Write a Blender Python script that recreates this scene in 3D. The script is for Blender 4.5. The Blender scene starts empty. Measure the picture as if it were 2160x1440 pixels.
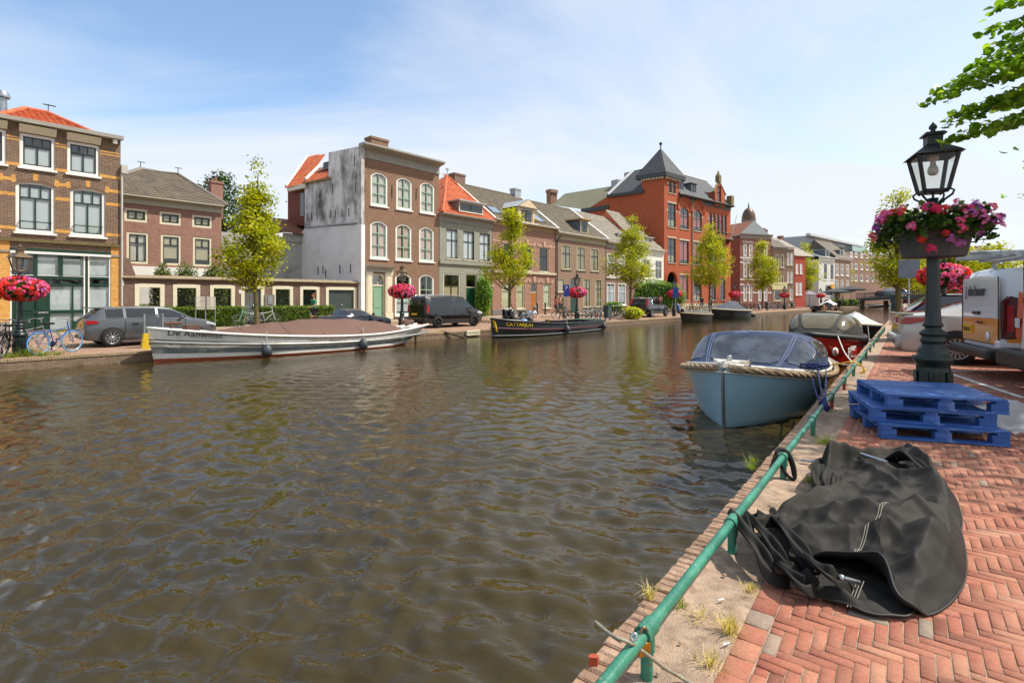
import bpy,math,random
import numpy as np
from mathutils import Vector,Matrix,noise
R=math.radians
random.seed(7);RNG=np.random.default_rng(7)
F=1120.0;CZ=2.12;HY=629.0
SC=bpy.context.scene
COL=SC.collection
cam=bpy.data.cameras.new('camera');co=bpy.data.objects.new('camera',cam);COL.objects.link(co)
co.location=(0,0,CZ);co.rotation_euler=(R(90),0,0)
cam.sensor_width=36;cam.lens=36*F/2160;cam.shift_y=-(720-HY)/2160
cam.clip_start=0.05;cam.clip_end=5000;SC.camera=co
SUN_EL,SUN_AZ=R(54),R(2)
sdir=Vector((math.cos(SUN_EL)*math.cos(SUN_AZ),math.cos(SUN_EL)*math.sin(SUN_AZ),math.sin(SUN_EL)))
sl=bpy.data.lights.new('sun','SUN');so=bpy.data.objects.new('sun',sl);COL.objects.link(so)
sl.energy=5.0;sl.angle=R(0.5);sl.color=(1,0.93,0.82)
so.rotation_euler=sdir.to_track_quat('Z','Y').to_euler();so.location=(20,0,40)
W=bpy.data.worlds.new('World');SC.world=W;W.use_nodes=True
def nd(nt,t,**kw):
 n=nt.nodes.new(t)
 for k,v in kw.items():
  if k[0]=='i' and k[1:].isdigit():n.inputs[int(k[1:])].default_value=v
  elif k in n.inputs:n.inputs[k].default_value=v
  else :setattr(n,k,v)
 return n
def mth(nt,op,a,b=None,c=None,clamp=False):
 n=nt.nodes.new('ShaderNodeMath');n.operation=op;n.use_clamp=clamp
 for i,x in enumerate((a,b,c)):
  if x is None:continue
  if isinstance(x,(int,float)):n.inputs[i].default_value=x
  else :nt.links.new(x,n.inputs[i])
 return n.outputs[0]
def mix(nt,fac,a,b,blend='MIX'):
 n=nt.nodes.new('ShaderNodeMix');n.data_type='RGBA';n.blend_type=blend
 for i,x in((0,fac),(6,a),(7,b)):
  if isinstance(x,(int,float)):n.inputs[i].default_value=x
  elif isinstance(x,(tuple,list)):n.inputs[i].default_value=(*x[:3],1)
  else :nt.links.new(x,n.inputs[i])
 return n.outputs[2]
def ramp(nt,fac,stops):
 n=nt.nodes.new('ShaderNodeValToRGB');nt.links.new(fac,n.inputs[0])
 e=n.color_ramp.elements
 while len(e)<len(stops):e.new(0.5)
 for i,(p,c) in enumerate(stops):
  e[i].position=p
  e[i].color=(c,c,c,1) if isinstance(c,(int,float)) else(*c[:3],1)
 return n.outputs[0]
nt=W.node_tree;nt.nodes.clear()
out=nd(nt,'ShaderNodeOutputWorld');bg=nd(nt,'ShaderNodeBackground');bg.inputs[1].default_value=0.14
sky=nd(nt,'ShaderNodeTexSky');sky.sky_type='NISHITA';sky.sun_disc=False
sky.sun_elevation=SUN_EL;sky.sun_rotation=R(90)-SUN_AZ;sky.air_density=1.0;sky.dust_density=0.5;sky.ozone_density=1.6
tc=nd(nt,'ShaderNodeTexCoord');sp=nd(nt,'ShaderNodeSeparateXYZ');nt.links.new(tc.outputs['Generated'],sp.inputs[0])
zc=mth(nt,'ADD',mth(nt,'MAXIMUM',sp.outputs[2],0.0),0.13)
cmb=nd(nt,'ShaderNodeCombineXYZ')
nt.links.new(mth(nt,'DIVIDE',sp.outputs[0],zc),cmb.inputs[0]);nt.links.new(mth(nt,'DIVIDE',sp.outputs[1],zc),cmb.inputs[1])
mp=nd(nt,'ShaderNodeMapping');nt.links.new(cmb.outputs[0],mp.inputs[0])
mp.inputs['Rotation'].default_value=(0,0,R(-28));mp.inputs['Scale'].default_value=(0.55,0.95,1);mp.inputs['Location'].default_value=(3.6,0.3,0)
n1=nd(nt,'ShaderNodeTexNoise',Scale=0.8,Detail=9.0,Roughness=0.58,Distortion=0.9);nt.links.new(mp.outputs[0],n1.inputs['Vector'])
n2=nd(nt,'ShaderNodeTexNoise',Scale=0.42,Detail=4.0,Roughness=0.5,Distortion=0.4);nt.links.new(mp.outputs[0],n2.inputs['Vector'])
cf=mth(nt,'ADD',mth(nt,'MULTIPLY',n1.outputs[0],0.75),mth(nt,'MULTIPLY',n2.outputs[0],0.6))
low=mth(nt,'SUBTRACT',1.0,mth(nt,'MULTIPLY',sp.outputs[2],2.1),clamp=True)
side=mth(nt,'MULTIPLY',sp.outputs[0],0.07)
cf=mth(nt,'ADD',mth(nt,'ADD',cf,side),mth(nt,'MULTIPLY',low,0.25))
cl=ramp(nt,cf,[(0.55,0.0),(0.69,0.5),(0.84,0.95)])
skyc=mix(nt,1.0,sky.outputs[0],(1.42,1.42,1.38),'MULTIPLY')
cc=mix(nt,cl,skyc,(5.3,5.55,5.95))
nt.links.new(cc,bg.inputs[0]);nt.links.new(bg.outputs[0],out.inputs[0])
SC.view_settings.view_transform='Standard';SC.view_settings.look='None'
SC.view_settings.exposure=0.26;SC.view_settings.gamma=1
SC.cycles.max_bounces=6;SC.cycles.transparent_max_bounces=12;SC.cycles.diffuse_bounces=3;SC.cycles.glossy_bounces=3
SC.cycles.transmission_bounces=3;SC.cycles.caustics_reflective=False;SC.cycles.caustics_refractive=False
def lin(h):
 if isinstance(h,str):
  c=[int(h[i:i+2],16)/255 for i in(0,2,4)]
  return tuple(x/12.92 if x<=0.04045 else((x+0.055)/1.055)**2.4 for x in c)
 return h
MATS={}
def newmat(name):
 m=bpy.data.materials.new(name);m.use_nodes=True;m.use_transparent_shadow=True;t=m.node_tree
 return m,t,t.nodes['Principled BSDF']
def scl(c,k):return tuple(min(1,x*k) for x in c)
def noisefac(t,scale,detail=4,coord='Object',rough=0.6):
 tc=nd(t,'ShaderNodeTexCoord');n=nd(t,'ShaderNodeTexNoise',Scale=float(scale),Detail=float(detail),Roughness=rough)
 t.links.new(tc.outputs[coord],n.inputs['Vector']);return n.outputs[0]
def bumpn(t,h,strength,dist=0.01):
 b=nd(t,'ShaderNodeBump',Strength=float(strength),Distance=float(dist));t.links.new(h,b.inputs['Height']);return b.outputs[0]
def M(name,col,rough=0.6,metal=0.0,var=0.12,vs=3.0,bump=0.0,bs=40.0,coat=0.0,spec=0.5,dirt=None,dscale=2.0,damt=0.5):
 if name in MATS:return MATS[name]
 m,t,b=newmat(name);c=lin(col)
 o=mix(t,ramp(t,noisefac(t,vs,5),[(0.3,0.0),(0.7,1.0)]),scl(c,1-var),scl(c,1+var))
 if dirt is not None:
  o=mix(t,ramp(t,noisefac(t,dscale,8,rough=0.7),[(0.5,0.0),(0.68,damt)]),o,lin(dirt))
 t.links.new(o,b.inputs['Base Color'])
 b.inputs['Roughness'].default_value=rough;b.inputs['Metallic'].default_value=metal
 b.inputs['Specular IOR Level'].default_value=spec
 if coat:b.inputs['Coat Weight'].default_value=coat;b.inputs['Coat Roughness'].default_value=0.04
 if bump:t.links.new(bumpn(t,noisefac(t,bs,4),bump),b.inputs['Normal'])
 MATS[name]=m;return m
def uvz(t):
 tc=nd(t,'ShaderNodeTexCoord');s=nd(t,'ShaderNodeSeparateXYZ');t.links.new(tc.outputs['Object'],s.inputs[0])
 c=nd(t,'ShaderNodeCombineXYZ');t.links.new(mth(t,'ADD',s.outputs[0],s.outputs[1]),c.inputs[0]);t.links.new(s.outputs[2],c.inputs[1])
 return c.outputs[0],s
def brick(name,c1,c2,mortar='b8ab98',bw=0.22,rh=0.065,var=0.3,ms=0.009,dirt=None,damt=0.4):
 if name in MATS:return MATS[name]
 m,t,b=newmat(name);v,s=uvz(t)
 br=nd(t,'ShaderNodeTexBrick',Scale=1.0);t.links.new(v,br.inputs['Vector'])
 br.inputs['Color1'].default_value=(*lin(c1),1);br.inputs['Color2'].default_value=(*lin(c2),1);br.inputs['Mortar'].default_value=(*lin(mortar),1)
 br.inputs['Mortar Size'].default_value=ms;br.inputs['Brick Width'].default_value=bw;br.inputs['Row Height'].default_value=rh;br.inputs['Mortar Smooth'].default_value=0.3
 o=mix(t,var,br.outputs[0],mix(t,ramp(t,noisefac(t,0.9,8,rough=0.7),[(0.3,0.25),(0.7,0.8)]),lin(c1),lin(c2)))
 g=ramp(t,noisefac(t,6,6,rough=0.75),[(0.3,0.68),(0.7,1.22)])
 o=mix(t,1.0,o,g,'MULTIPLY')
 if dirt:o=mix(t,ramp(t,noisefac(t,1.3,8,rough=0.75),[(0.52,0.0),(0.7,damt)]),o,lin(dirt))
 t.links.new(o,b.inputs['Base Color']);b.inputs['Roughness'].default_value=0.85
 inv=mth(t,'SUBTRACT',1.0,br.outputs[1]);t.links.new(bumpn(t,inv,0.5,0.01),b.inputs['Normal'])
 MATS[name]=m;return m
def tiles(name,c1,c2,tw=0.24,rh=0.2,moss=None,mamt=0.5):
 if name in MATS:return MATS[name]
 m,t,b=newmat(name);v,s=uvz(t)
 br=nd(t,'ShaderNodeTexBrick',Scale=1.0,offset=0.0);t.links.new(v,br.inputs['Vector'])
 br.inputs['Color1'].default_value=(*lin(c1),1);br.inputs['Color2'].default_value=(*lin(c2),1);br.inputs['Mortar'].default_value=(*scl(lin(c1),0.6),1)
 br.inputs['Mortar Size'].default_value=0.012;br.inputs['Brick Width'].default_value=tw;br.inputs['Row Height'].default_value=rh;br.inputs['Mortar Smooth'].default_value=0.5
 o=mix(t,1.0,br.outputs[0],ramp(t,noisefac(t,5,5),[(0.25,0.65),(0.75,1.25)]),'MULTIPLY')
 if moss:o=mix(t,ramp(t,noisefac(t,1.1,7,rough=0.7),[(0.45,0.0),(0.7,mamt)]),o,lin(moss))
 t.links.new(o,b.inputs['Base Color']);b.inputs['Roughness'].default_value=0.75
 MATS[name]=m;return m
def leafmat(name,cols,trans=0.35,rough=0.5):
 """foliage: per-leaf attribute 'tint' (0..1) runs through the colours"""
 if name in MATS:return MATS[name]
 m,t,b=newmat(name)
 a=nd(t,'ShaderNodeAttribute',attribute_name='tint')
 st=[(i/(len(cols)-1),lin(c)) for i,c in enumerate(cols)]
 c=ramp(t,a.outputs['Fac'],st)
 t.links.new(c,b.inputs['Base Color']);b.inputs['Roughness'].default_value=rough;b.inputs['Specular IOR Level'].default_value=0.3
 if trans:
  tr=nd(t,'ShaderNodeBsdfTranslucent');t.links.new(mix(t,1.0,c,(1.5,1.6,0.7),'MULTIPLY'),tr.inputs[0])
  mx=nd(t,'ShaderNodeMixShader');mx.inputs[0].default_value=trans
  t.links.new(b.outputs[0],mx.inputs[1]);t.links.new(tr.outputs[0],mx.inputs[2]);t.links.new(mx.outputs[0],t.nodes['Material Output'].inputs[0])
 MATS[name]=m;return m
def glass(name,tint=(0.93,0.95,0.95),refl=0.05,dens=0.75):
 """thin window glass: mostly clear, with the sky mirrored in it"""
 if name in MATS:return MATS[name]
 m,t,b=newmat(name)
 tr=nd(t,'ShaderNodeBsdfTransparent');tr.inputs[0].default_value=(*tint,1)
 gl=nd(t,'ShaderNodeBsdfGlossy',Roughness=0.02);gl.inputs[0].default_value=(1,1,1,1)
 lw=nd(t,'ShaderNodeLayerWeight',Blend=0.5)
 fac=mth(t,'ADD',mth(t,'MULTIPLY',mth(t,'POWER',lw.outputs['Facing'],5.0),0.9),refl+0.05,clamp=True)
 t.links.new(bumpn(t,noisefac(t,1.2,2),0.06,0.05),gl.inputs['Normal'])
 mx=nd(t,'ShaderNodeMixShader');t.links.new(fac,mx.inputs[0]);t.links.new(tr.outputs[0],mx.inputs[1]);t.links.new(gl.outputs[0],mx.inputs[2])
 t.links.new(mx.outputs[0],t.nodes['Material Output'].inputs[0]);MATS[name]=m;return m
class MB:
 def __init__(s):s.v=[];s.f=[];s.mi=[];s.sm=[];s.t=[];s.pc=[]
 def add(s,vs,fs,mi=0,sm=False,tint=0.5):
  o=len(s.v);s.pc.append((o,len(s.f)));s.v.extend([tuple(p) for p in vs])
  for f in fs:
   s.f.append(tuple(i+o for i in f));s.mi.append(mi);s.sm.append(sm);s.t.append(tint)
  return s
 def box(s,x0,x1,y0,y1,z0,z1,mi=0,M4=None,tint=0.5):
  if x0>x1:x0,x1=x1,x0
  if y0>y1:y0,y1=y1,y0
  if z0>z1:z0,z1=z1,z0
  vs=[(x,y,z) for x in(x0,x1) for y in(y0,y1) for z in(z0,z1)]
  if M4 is not None:vs=[M4@Vector(p) for p in vs]
  return s.add(vs,[(0,1,3,2),(4,6,7,5),(0,4,5,1),(2,3,7,6),(0,2,6,4),(1,5,7,3)],mi,False,tint)
 def prism(s,pts,a0,a1,ax='y',mi=0,sm=False):
  """pts: polygon in the two other axes, extruded along ax"""
  def P(p,a):
   return{'y':(p[0],a,p[1]),'x':(a,p[0],p[1]),'z':(p[0],p[1],a)}[ax]
  n=len(pts);vs=[P(p,a0) for p in pts]+[P(p,a1) for p in pts]
  fs=[tuple(range(n)),tuple(range(2*n-1,n-1,-1))]
  s.add(vs,fs,mi)
  s.add(vs,[(i,(i+1)%n,n+(i+1)%n,n+i) for i in range(n)],mi,sm);return s
 def tube(s,path,r,n=8,mi=0,closed=False,cap=True,tint=0.5):
  path=[Vector(p) for p in path];N=len(path)
  rs=r if isinstance(r,(list,tuple)) else[r]*N
  vs=[];prev=None
  for i,p in enumerate(path):
   a=path[i-1] if(i>0 or closed) else p
   b=path[(i+1)%N] if(i<N-1 or closed) else p
   d=(b-a)
   d=d.normalized() if d.length>1e-9 else Vector((0,0,1))
   if prev is None:
    up=Vector((0,0,1)) if abs(d.z)<0.9 else Vector((1,0,0));x=d.cross(up).normalized()
   else :
    x=prev-d*prev.dot(d)
    x=x.normalized() if x.length>1e-6 else d.orthogonal().normalized()
   prev=x;y=d.cross(x)
   for k in range(n):
    a_=2*math.pi*k/n;vs.append(p+(x*math.cos(a_)+y*math.sin(a_))*rs[i])
  fs=[]
  for i in range(N if closed else N-1):
   j=(i+1)%N
   for k in range(n):
    l=(k+1)%n;fs.append((i*n+k,i*n+l,j*n+l,j*n+k))
  s.add(vs,fs,mi,True,tint)
  if cap and not closed:
   s.add(vs[:n],[tuple(range(n-1,-1,-1))],mi,False,tint);s.add(vs[-n:],[tuple(range(n))],mi,False,tint)
  return s
 def lathe(s,prof,n=16,c=(0,0,0),mi=0,sm=True,sx=1,sy=1,rot=0.0,tint=0.5,cap=True):
  vs=[]
  for r,z in prof:
   for k in range(n):
    a=2*math.pi*k/n+rot;vs.append((c[0]+r*math.cos(a)*sx,c[1]+r*math.sin(a)*sy,c[2]+z))
  fs=[(i*n+k,i*n+(k+1)%n,(i+1)*n+(k+1)%n,(i+1)*n+k) for i in range(len(prof)-1) for k in range(n)]
  s.add(vs,fs,mi,sm,tint)
  if not cap:return s
  if prof[0][0]>1e-6:s.add(vs[:n],[tuple(range(n-1,-1,-1))],mi,False,tint)
  if prof[-1][0]>1e-6:s.add(vs[-n:],[tuple(range(n))],mi,False,tint)
  return s
 def grid(s,rows,mi=0,sm=True,cu=False,cv=False,sel=None,tint=0.5):
  nr,nc=len(rows),len(rows[0]);vs=[p for r_ in rows for p in r_];fs=[]
  for i in range(nr if cv else nr-1):
   for j in range(nc if cu else nc-1):
    if sel is not None and not sel(i,j):continue
    a,b=(i+1)%nr,(j+1)%nc;fs.append((i*nc+j,i*nc+b,a*nc+b,a*nc+j))
  return s.add(vs,fs,mi,sm,tint)
 def sphere(s,c,r,n=12,m=8,mi=0,sc=(1,1,1),tint=0.5):
  prof=[(max(1e-4,math.sin(math.pi*i/m))*r,-math.cos(math.pi*i/m)*r) for i in range(m+1)]
  vs=[]
  for rr,z in prof:
   for k in range(n):
    a=2*math.pi*k/n;vs.append((c[0]+rr*math.cos(a)*sc[0],c[1]+rr*math.sin(a)*sc[1],c[2]+z*sc[2]))
  fs=[(i*n+k,i*n+(k+1)%n,(i+1)*n+(k+1)%n,(i+1)*n+k) for i in range(m) for k in range(n)]
  return s.add(vs,fs,mi,True,tint)
 def split(s,step=1):
  P=s.pc[::step]+[(len(s.v),len(s.f))];out=[]
  for(a,fa),(b,fb) in zip(P,P[1:]):
   m=MB();m.v=s.v[a:b];m.f=[tuple(i-a for i in f) for f in s.f[fa:fb]];m.mi=s.mi[fa:fb];m.sm=s.sm[fa:fb];m.t=s.t[fa:fb];out.append(m)
  return out
 def build(s,name,mats,parent=None,loc=(0,0,0),rz=0.0,tint=False):
  me=bpy.data.meshes.new(name);me.from_pydata(s.v,[],s.f)
  if not isinstance(mats,(list,tuple)):mats=[mats]
  for m in mats:me.materials.append(m)
  me.polygons.foreach_set('material_index',s.mi);me.polygons.foreach_set('use_smooth',s.sm)
  if tint:
   a=me.attributes.new('tint','FLOAT','FACE');a.data.foreach_set('value',[float(x) for x in s.t])
  me.validate();me.update()
  o=bpy.data.objects.new(name,me);COL.objects.link(o);o.location=loc;o.rotation_euler=(0,0,rz)
  if parent is not None:o.parent=parent
  return o
def rawmesh(name,V,Fq,mats,tint=None,smooth=False,parent=None,mi=None):
 """numpy mesh: V (n,3), Fq (m,k)"""
 me=bpy.data.meshes.new(name);k=Fq.shape[1]
 me.vertices.add(len(V));me.vertices.foreach_set('co',V.astype(np.float32).ravel())
 me.loops.add(Fq.size);me.loops.foreach_set('vertex_index',Fq.astype(np.int32).ravel())
 me.polygons.add(len(Fq));me.polygons.foreach_set('loop_start',np.arange(0,Fq.size,k,dtype=np.int32));me.polygons.foreach_set('loop_total',np.full(len(Fq),k,np.int32))
 if smooth:me.polygons.foreach_set('use_smooth',np.ones(len(Fq),bool))
 if not isinstance(mats,(list,tuple)):mats=[mats]
 for m in mats:me.materials.append(m)
 if mi is not None:me.polygons.foreach_set('material_index',mi.astype(np.int32))
 if tint is not None:
  a=me.attributes.new('tint','FLOAT','FACE');a.data.foreach_set('value',tint.astype(np.float32))
 me.update(calc_edges=True);me.validate()
 o=bpy.data.objects.new(name,me);COL.objects.link(o)
 if parent is not None:o.parent=parent
 return o
def tag(o,label,cat,group=None):
 o['label']=label;o['category']=cat
 if group:o['group']=group
 return o
def thing(name,label,cat,loc=(0,0,0),rz=0.0,group=None):
 o=bpy.data.objects.new(name,None);COL.objects.link(o);o.empty_display_size=0.2
 o.location=loc;o.rotation_euler=(0,0,rz);return tag(o,label,cat,group)
def struct(o):o['kind']='structure';return o
def stuff(o):o['kind']='stuff';return o
def copy_tree(o,parent=None):
 c=o.copy();COL.objects.link(c)
 if parent is not None:c.parent=parent
 for ch in list(o.children):copy_tree(ch,c)
 return c
def bevel(o,w=0.01,seg=2,ang=40):
 m=o.modifiers.new('bevel','BEVEL');m.width=w;m.segments=seg;m.limit_method='ANGLE';m.angle_limit=R(ang);return o
def subsurf(o,lv=1):
 m=o.modifiers.new('subsurf','SUBSURF');m.levels=lv;m.render_levels=lv;return o
def text(body,size,mat,parent,M4,name='lettering',ext=0.002,shear=0.0,sx=1.0,align='LEFT',bold=0.0):
 """lettering laid flat: local x along the line, local y up, M4 places it on the surface"""
 cu=bpy.data.curves.new(name,'FONT');cu.body=body;cu.size=size;cu.extrude=ext;cu.shear=shear;cu.align_x=align;cu.offset=bold;cu.resolution_u=3
 tmp=bpy.data.objects.new(name,cu);COL.objects.link(tmp)
 bpy.context.view_layer.update()
 me=bpy.data.meshes.new_from_object(tmp.evaluated_get(bpy.context.evaluated_depsgraph_get()))
 bpy.data.objects.remove(tmp);bpy.data.curves.remove(cu)
 me.transform(M4@Matrix.Diagonal((sx,1,1,1)));me.materials.clear();me.materials.append(mat)
 o=bpy.data.objects.new(name,me);COL.objects.link(o)
 if parent is not None:o.parent=parent
 return o
def frame4(o,x,y,z=None):
 x=Vector(x).normalized();y=Vector(y);z=x.cross(y).normalized();y=z.cross(x)
 return Matrix(((x.x,y.x,z.x,o[0]),(x.y,y.y,z.y,o[1]),(x.z,y.z,z.z,o[2]),(0,0,0,1)))
def tiled(mb,poly,tw=0.25,rh=0.30,amp=0.03,step=0.03,mi=0):
 """pantiles laid over a flat roof face: real waves across and a lip at every course"""
 P=[Vector(p) for p in poly];n=Vector((0,0,0))
 for i in range(len(P)):a,b=P[i],P[(i+1)%len(P)];n+=Vector(((a.y-b.y)*(a.z+b.z),(a.z-b.z)*(a.x+b.x),(a.x-b.x)*(a.y+b.y)))
 n.normalize();n=-n if n.z<0 else n
 u=Vector((-n.y,n.x,0)).normalized();v=n.cross(u)
 if v.z<0:v=-v;u=-u
 o=P[0];q=[((p-o).dot(u),(p-o).dot(v)) for p in P];u0,u1=min(a for a,_ in q),max(a for a,_ in q);v0,v1=min(b for _,b in q),max(b for _,b in q)
 def inside(x,y):
  c=False;j=len(q)-1
  for i in range(len(q)):
   if(q[i][1]>y)!=(q[j][1]>y) and x<(q[j][0]-q[i][0])*(y-q[i][1])/(q[j][1]-q[i][1])+q[i][0]:c=not c
   j=i
  return c
 K=5;wv=[0.0,.75,1.0,.55,.05];nu=int((u1-u0)/tw)+1;nv=int((v1-v0)/rh)+1
 for j in range(nv):
  y0=v0+j*rh;y1=y0+rh
  for i in range(nu):
   xs=[u0+(i+k/K)*tw for k in range(K+1)]
   if not inside((xs[0]+xs[-1])/2,min((y0+y1)/2,v1-.01)):continue
   vs=[]
   for k,x in enumerate(xs):
    h=amp*wv[k%K];b0=o+u*x+v*y0;b1=o+u*x+v*y1
    vs+=[b0+n*.004,b0+n*(h+step),b1+n*(h+.006)]
   fs=[];
   for k in range(K):a=k*3;fs+=[(a,a+3,a+4,a+1),(a+1,a+4,a+5,a+2)]
   mb.add(vs,fs,mi,False)
 return mb
def kx(px):return(px-1080)/F
U=np.array([1002.0,F]);U/=np.linalg.norm(U);N=np.array([-U[1],U[0]])
_y=CZ*F/(761-HY);O=np.array([kx(311)*_y,_y])
UANG=math.atan2(U[1],U[0])
def Yt(px,t):return float((O@N+t)/(np.array([kx(px),1.0])@N))
def st(px,t):
 y=Yt(px,t);return float((np.array([kx(px)*y,y])-O)@U)
def zt(px,py,t):return CZ-(py-HY)*Yt(px,t)/F
def FB(s,t,z=0.0):p=O+U*s+N*t;return Vector((p[0],p[1],z))
def street(s,t):return 0.34+max(0.0,min(1,t/10.5))*(0.30+0.35*max(0,min(1,(s-5)/60)))
RU=np.array([834.0,F]);RU/=np.linalg.norm(RU);RM=np.array([RU[1],-RU[0]])
RZ=CZ-1.42;_y=1.42*F/(1437-HY);RE=np.array([kx(1199)*_y,_y]);RANG=math.atan2(RU[1],RU[0])
def RB(r,w,z=RZ):p=RE+RU*r+RM*w;return Vector((p[0],p[1],z))
def gp(px,py,z=RZ):
 y=(CZ-z)*F/(py-HY);return Vector((kx(px)*y,y,z))
def at(px,py,Y):return Vector((kx(px)*Y,Y,CZ-(py-HY)*Y/F))
Z1=lambda x,y:(x/4.5,180+y/4.5)
Z2=lambda x,y:(x/4.5,480+y/4.5)
Z3=lambda x,y:(440+x/4.5,320+y/4.5)
Z4=lambda x,y:(440+x/4.5,560+y/4.5)
Z5=lambda x,y:(880+x/5.143,340+y/5.143)
Z6=lambda x,y:(860+x/4.909,560+y/4.909)
Z7=lambda x,y:(1140+x/4.696,300+y/4.696)
Z8=lambda x,y:(1260+x/4.909,540+y/4.909)
Z9=lambda x,y:(1500+x/4.696,420+y/4.696)
def water():
 m,t,b=newmat('canal_water')
 b.inputs['IOR'].default_value=1.33;b.inputs['Roughness'].default_value=0.035;b.inputs['Specular IOR Level'].default_value=0.62
 c=mix(t,ramp(t,noisefac(t,0.35,4),[(0.35,0.0),(0.65,1.0)]),(0.031,0.022,0.005),(0.045,0.032,0.008))
 t.links.new(c,b.inputs['Base Color'])
 tc=nd(t,'ShaderNodeTexCoord');mp=nd(t,'ShaderNodeMapping');t.links.new(tc.outputs['Object'],mp.inputs[0])
 mp.inputs['Rotation'].default_value=(0,0,R(20));mp.inputs['Scale'].default_value=(1,1.7,1)
 n1=nd(t,'ShaderNodeTexNoise',Scale=5.0,Detail=3.0,Roughness=0.55);t.links.new(mp.outputs[0],n1.inputs['Vector'])
 n2=nd(t,'ShaderNodeTexNoise',Scale=0.7,Detail=2.0,Roughness=0.5);t.links.new(mp.outputs[0],n2.inputs['Vector'])
 h=mth(t,'ADD',n1.outputs[0],mth(t,'MULTIPLY',n2.outputs[0],0.5))
 t.links.new(bumpn(t,h,0.27,0.035),b.inputs['Normal'])
 MATS['water']=m
 ys=[1.0]
 while ys[-1]<185:ys.append(ys[-1]*1.0095+0.004)
 ys=np.array(ys);ks=np.linspace(-1.0,1.0,500)
 X=-0.35*ys[:,None]+ks[None,:]*(1.25*ys[:,None]+2.0)+0.3*ys[:,None];Y=np.repeat(ys[:,None],len(ks),1)
 Z=np.zeros_like(X);sp=np.maximum(0.0095*ys+0.004,2*(1.25*ys+2)/500)[:,None]
 rg=np.random.default_rng(11)
 for i in range(60):
  wl=0.12*(0.62/0.12)**rg.random();a=rg.normal(R(60),R(38));ph=rg.random()*6.28
  amp=0.0068*wl*np.clip((wl-2.2*sp)/(1.5*sp),0,1)
  q=2*math.pi/wl*(X*math.cos(a)+Y*math.sin(a))+ph
  wob=1.2*np.sin(X*0.9+i)*np.sin(Y*0.7+2*i)
  Z+=amp*np.sin(q+wob)
 V=np.stack([X,Y,Z],-1).reshape(-1,3);nr,nc=X.shape
 a=(np.arange(nr-1)[:,None]*nc+np.arange(nc-1)[None,:]).ravel()
 o=rawmesh('water',V,np.stack([a,a+1,a+1+nc,a+nc],1),m,smooth=True);struct(o)
 mb=MB();mb.add([(-400,-200,-1.2),(600,-200,-1.2),(600,600,-1.2),(-400,600,-1.2)],[(0,1,2,3)])
 struct(mb.build('canal_bed',M('mud','3a3020',0.9)))
 mb=MB()
 mb.add([(-400,-200,-0.06),(600,-200,-0.06),(600,600,-0.06),(-400,600,-0.06)],[(0,1,2,3)]);struct(mb.build('deep_water',m))
water()
def far_bank():
 pav=brick('far_paving','8a6a58','9c7a64','a08c76',0.2,0.1,0.5,0.012,dirt='b3a07e',damt=0.5)
 def flatten(m):
  for n in m.node_tree.nodes:
   if n.type=='TEX_BRICK':
    l=n.inputs['Vector'].links[0];m.node_tree.links.remove(l)
    tc=nd(m.node_tree,'ShaderNodeTexCoord');m.node_tree.links.new(tc.outputs['Object'],n.inputs['Vector'])
 flatten(pav)
 walk=brick('far_walk','94816e','a58f7c','a59a88',0.3,0.3,0.5,0.01,dirt='7d6a52',damt=0.5);flatten(walk)
 def strip(name,prof,s0,s1,mats):
  mb=MB();ss=np.linspace(s0,s1,40)
  rows=[[(s,t,z) for(t,z,*_) in prof] for s in ss]
  for j in range(len(prof)-1):
   mb.grid([[r[j],r[j+1]] for r in rows],mi=prof[j][2] if len(prof[j])>2 else 0,sm=False)
  return struct(mb.build(name,mats,None,(O[0],O[1],0),UANG))
 strip('street',[(0.32,.34),(7.6,.50)],-300,200,pav)
 strip('pavement',[(7.6,.50),(7.602,.58),(7.75,.582),(11,.62),(900,.65)],-300,200,walk)
 qb=brick('quay_brick','6b5444','84705c','97876c',0.22,0.065,0.5,0.012,dirt='3e3a2a',damt=0.7)
 cop=M('quay_coping','9a8468',0.9,var=0.25,vs=6,bump=0.4,bs=30,dirt='6a6238',dscale=1.5)
 mb=MB();rg=random.Random(3)
 mb.box(-300,200,0.0,0.32,-1.2,0.262,0);
 s=-6.0
 while s<130:
  w=0.075 if s<45 else 0.5
  mb.box(s+.004,s+w-.004,-0.02+rg.uniform(-.006,.006),0.318,0.264,0.345+rg.uniform(-.006,.006),1);s+=w
 struct(mb.build('quay_wall',[qb,cop],None,(O[0],O[1],0),UANG))
far_bank()
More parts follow.
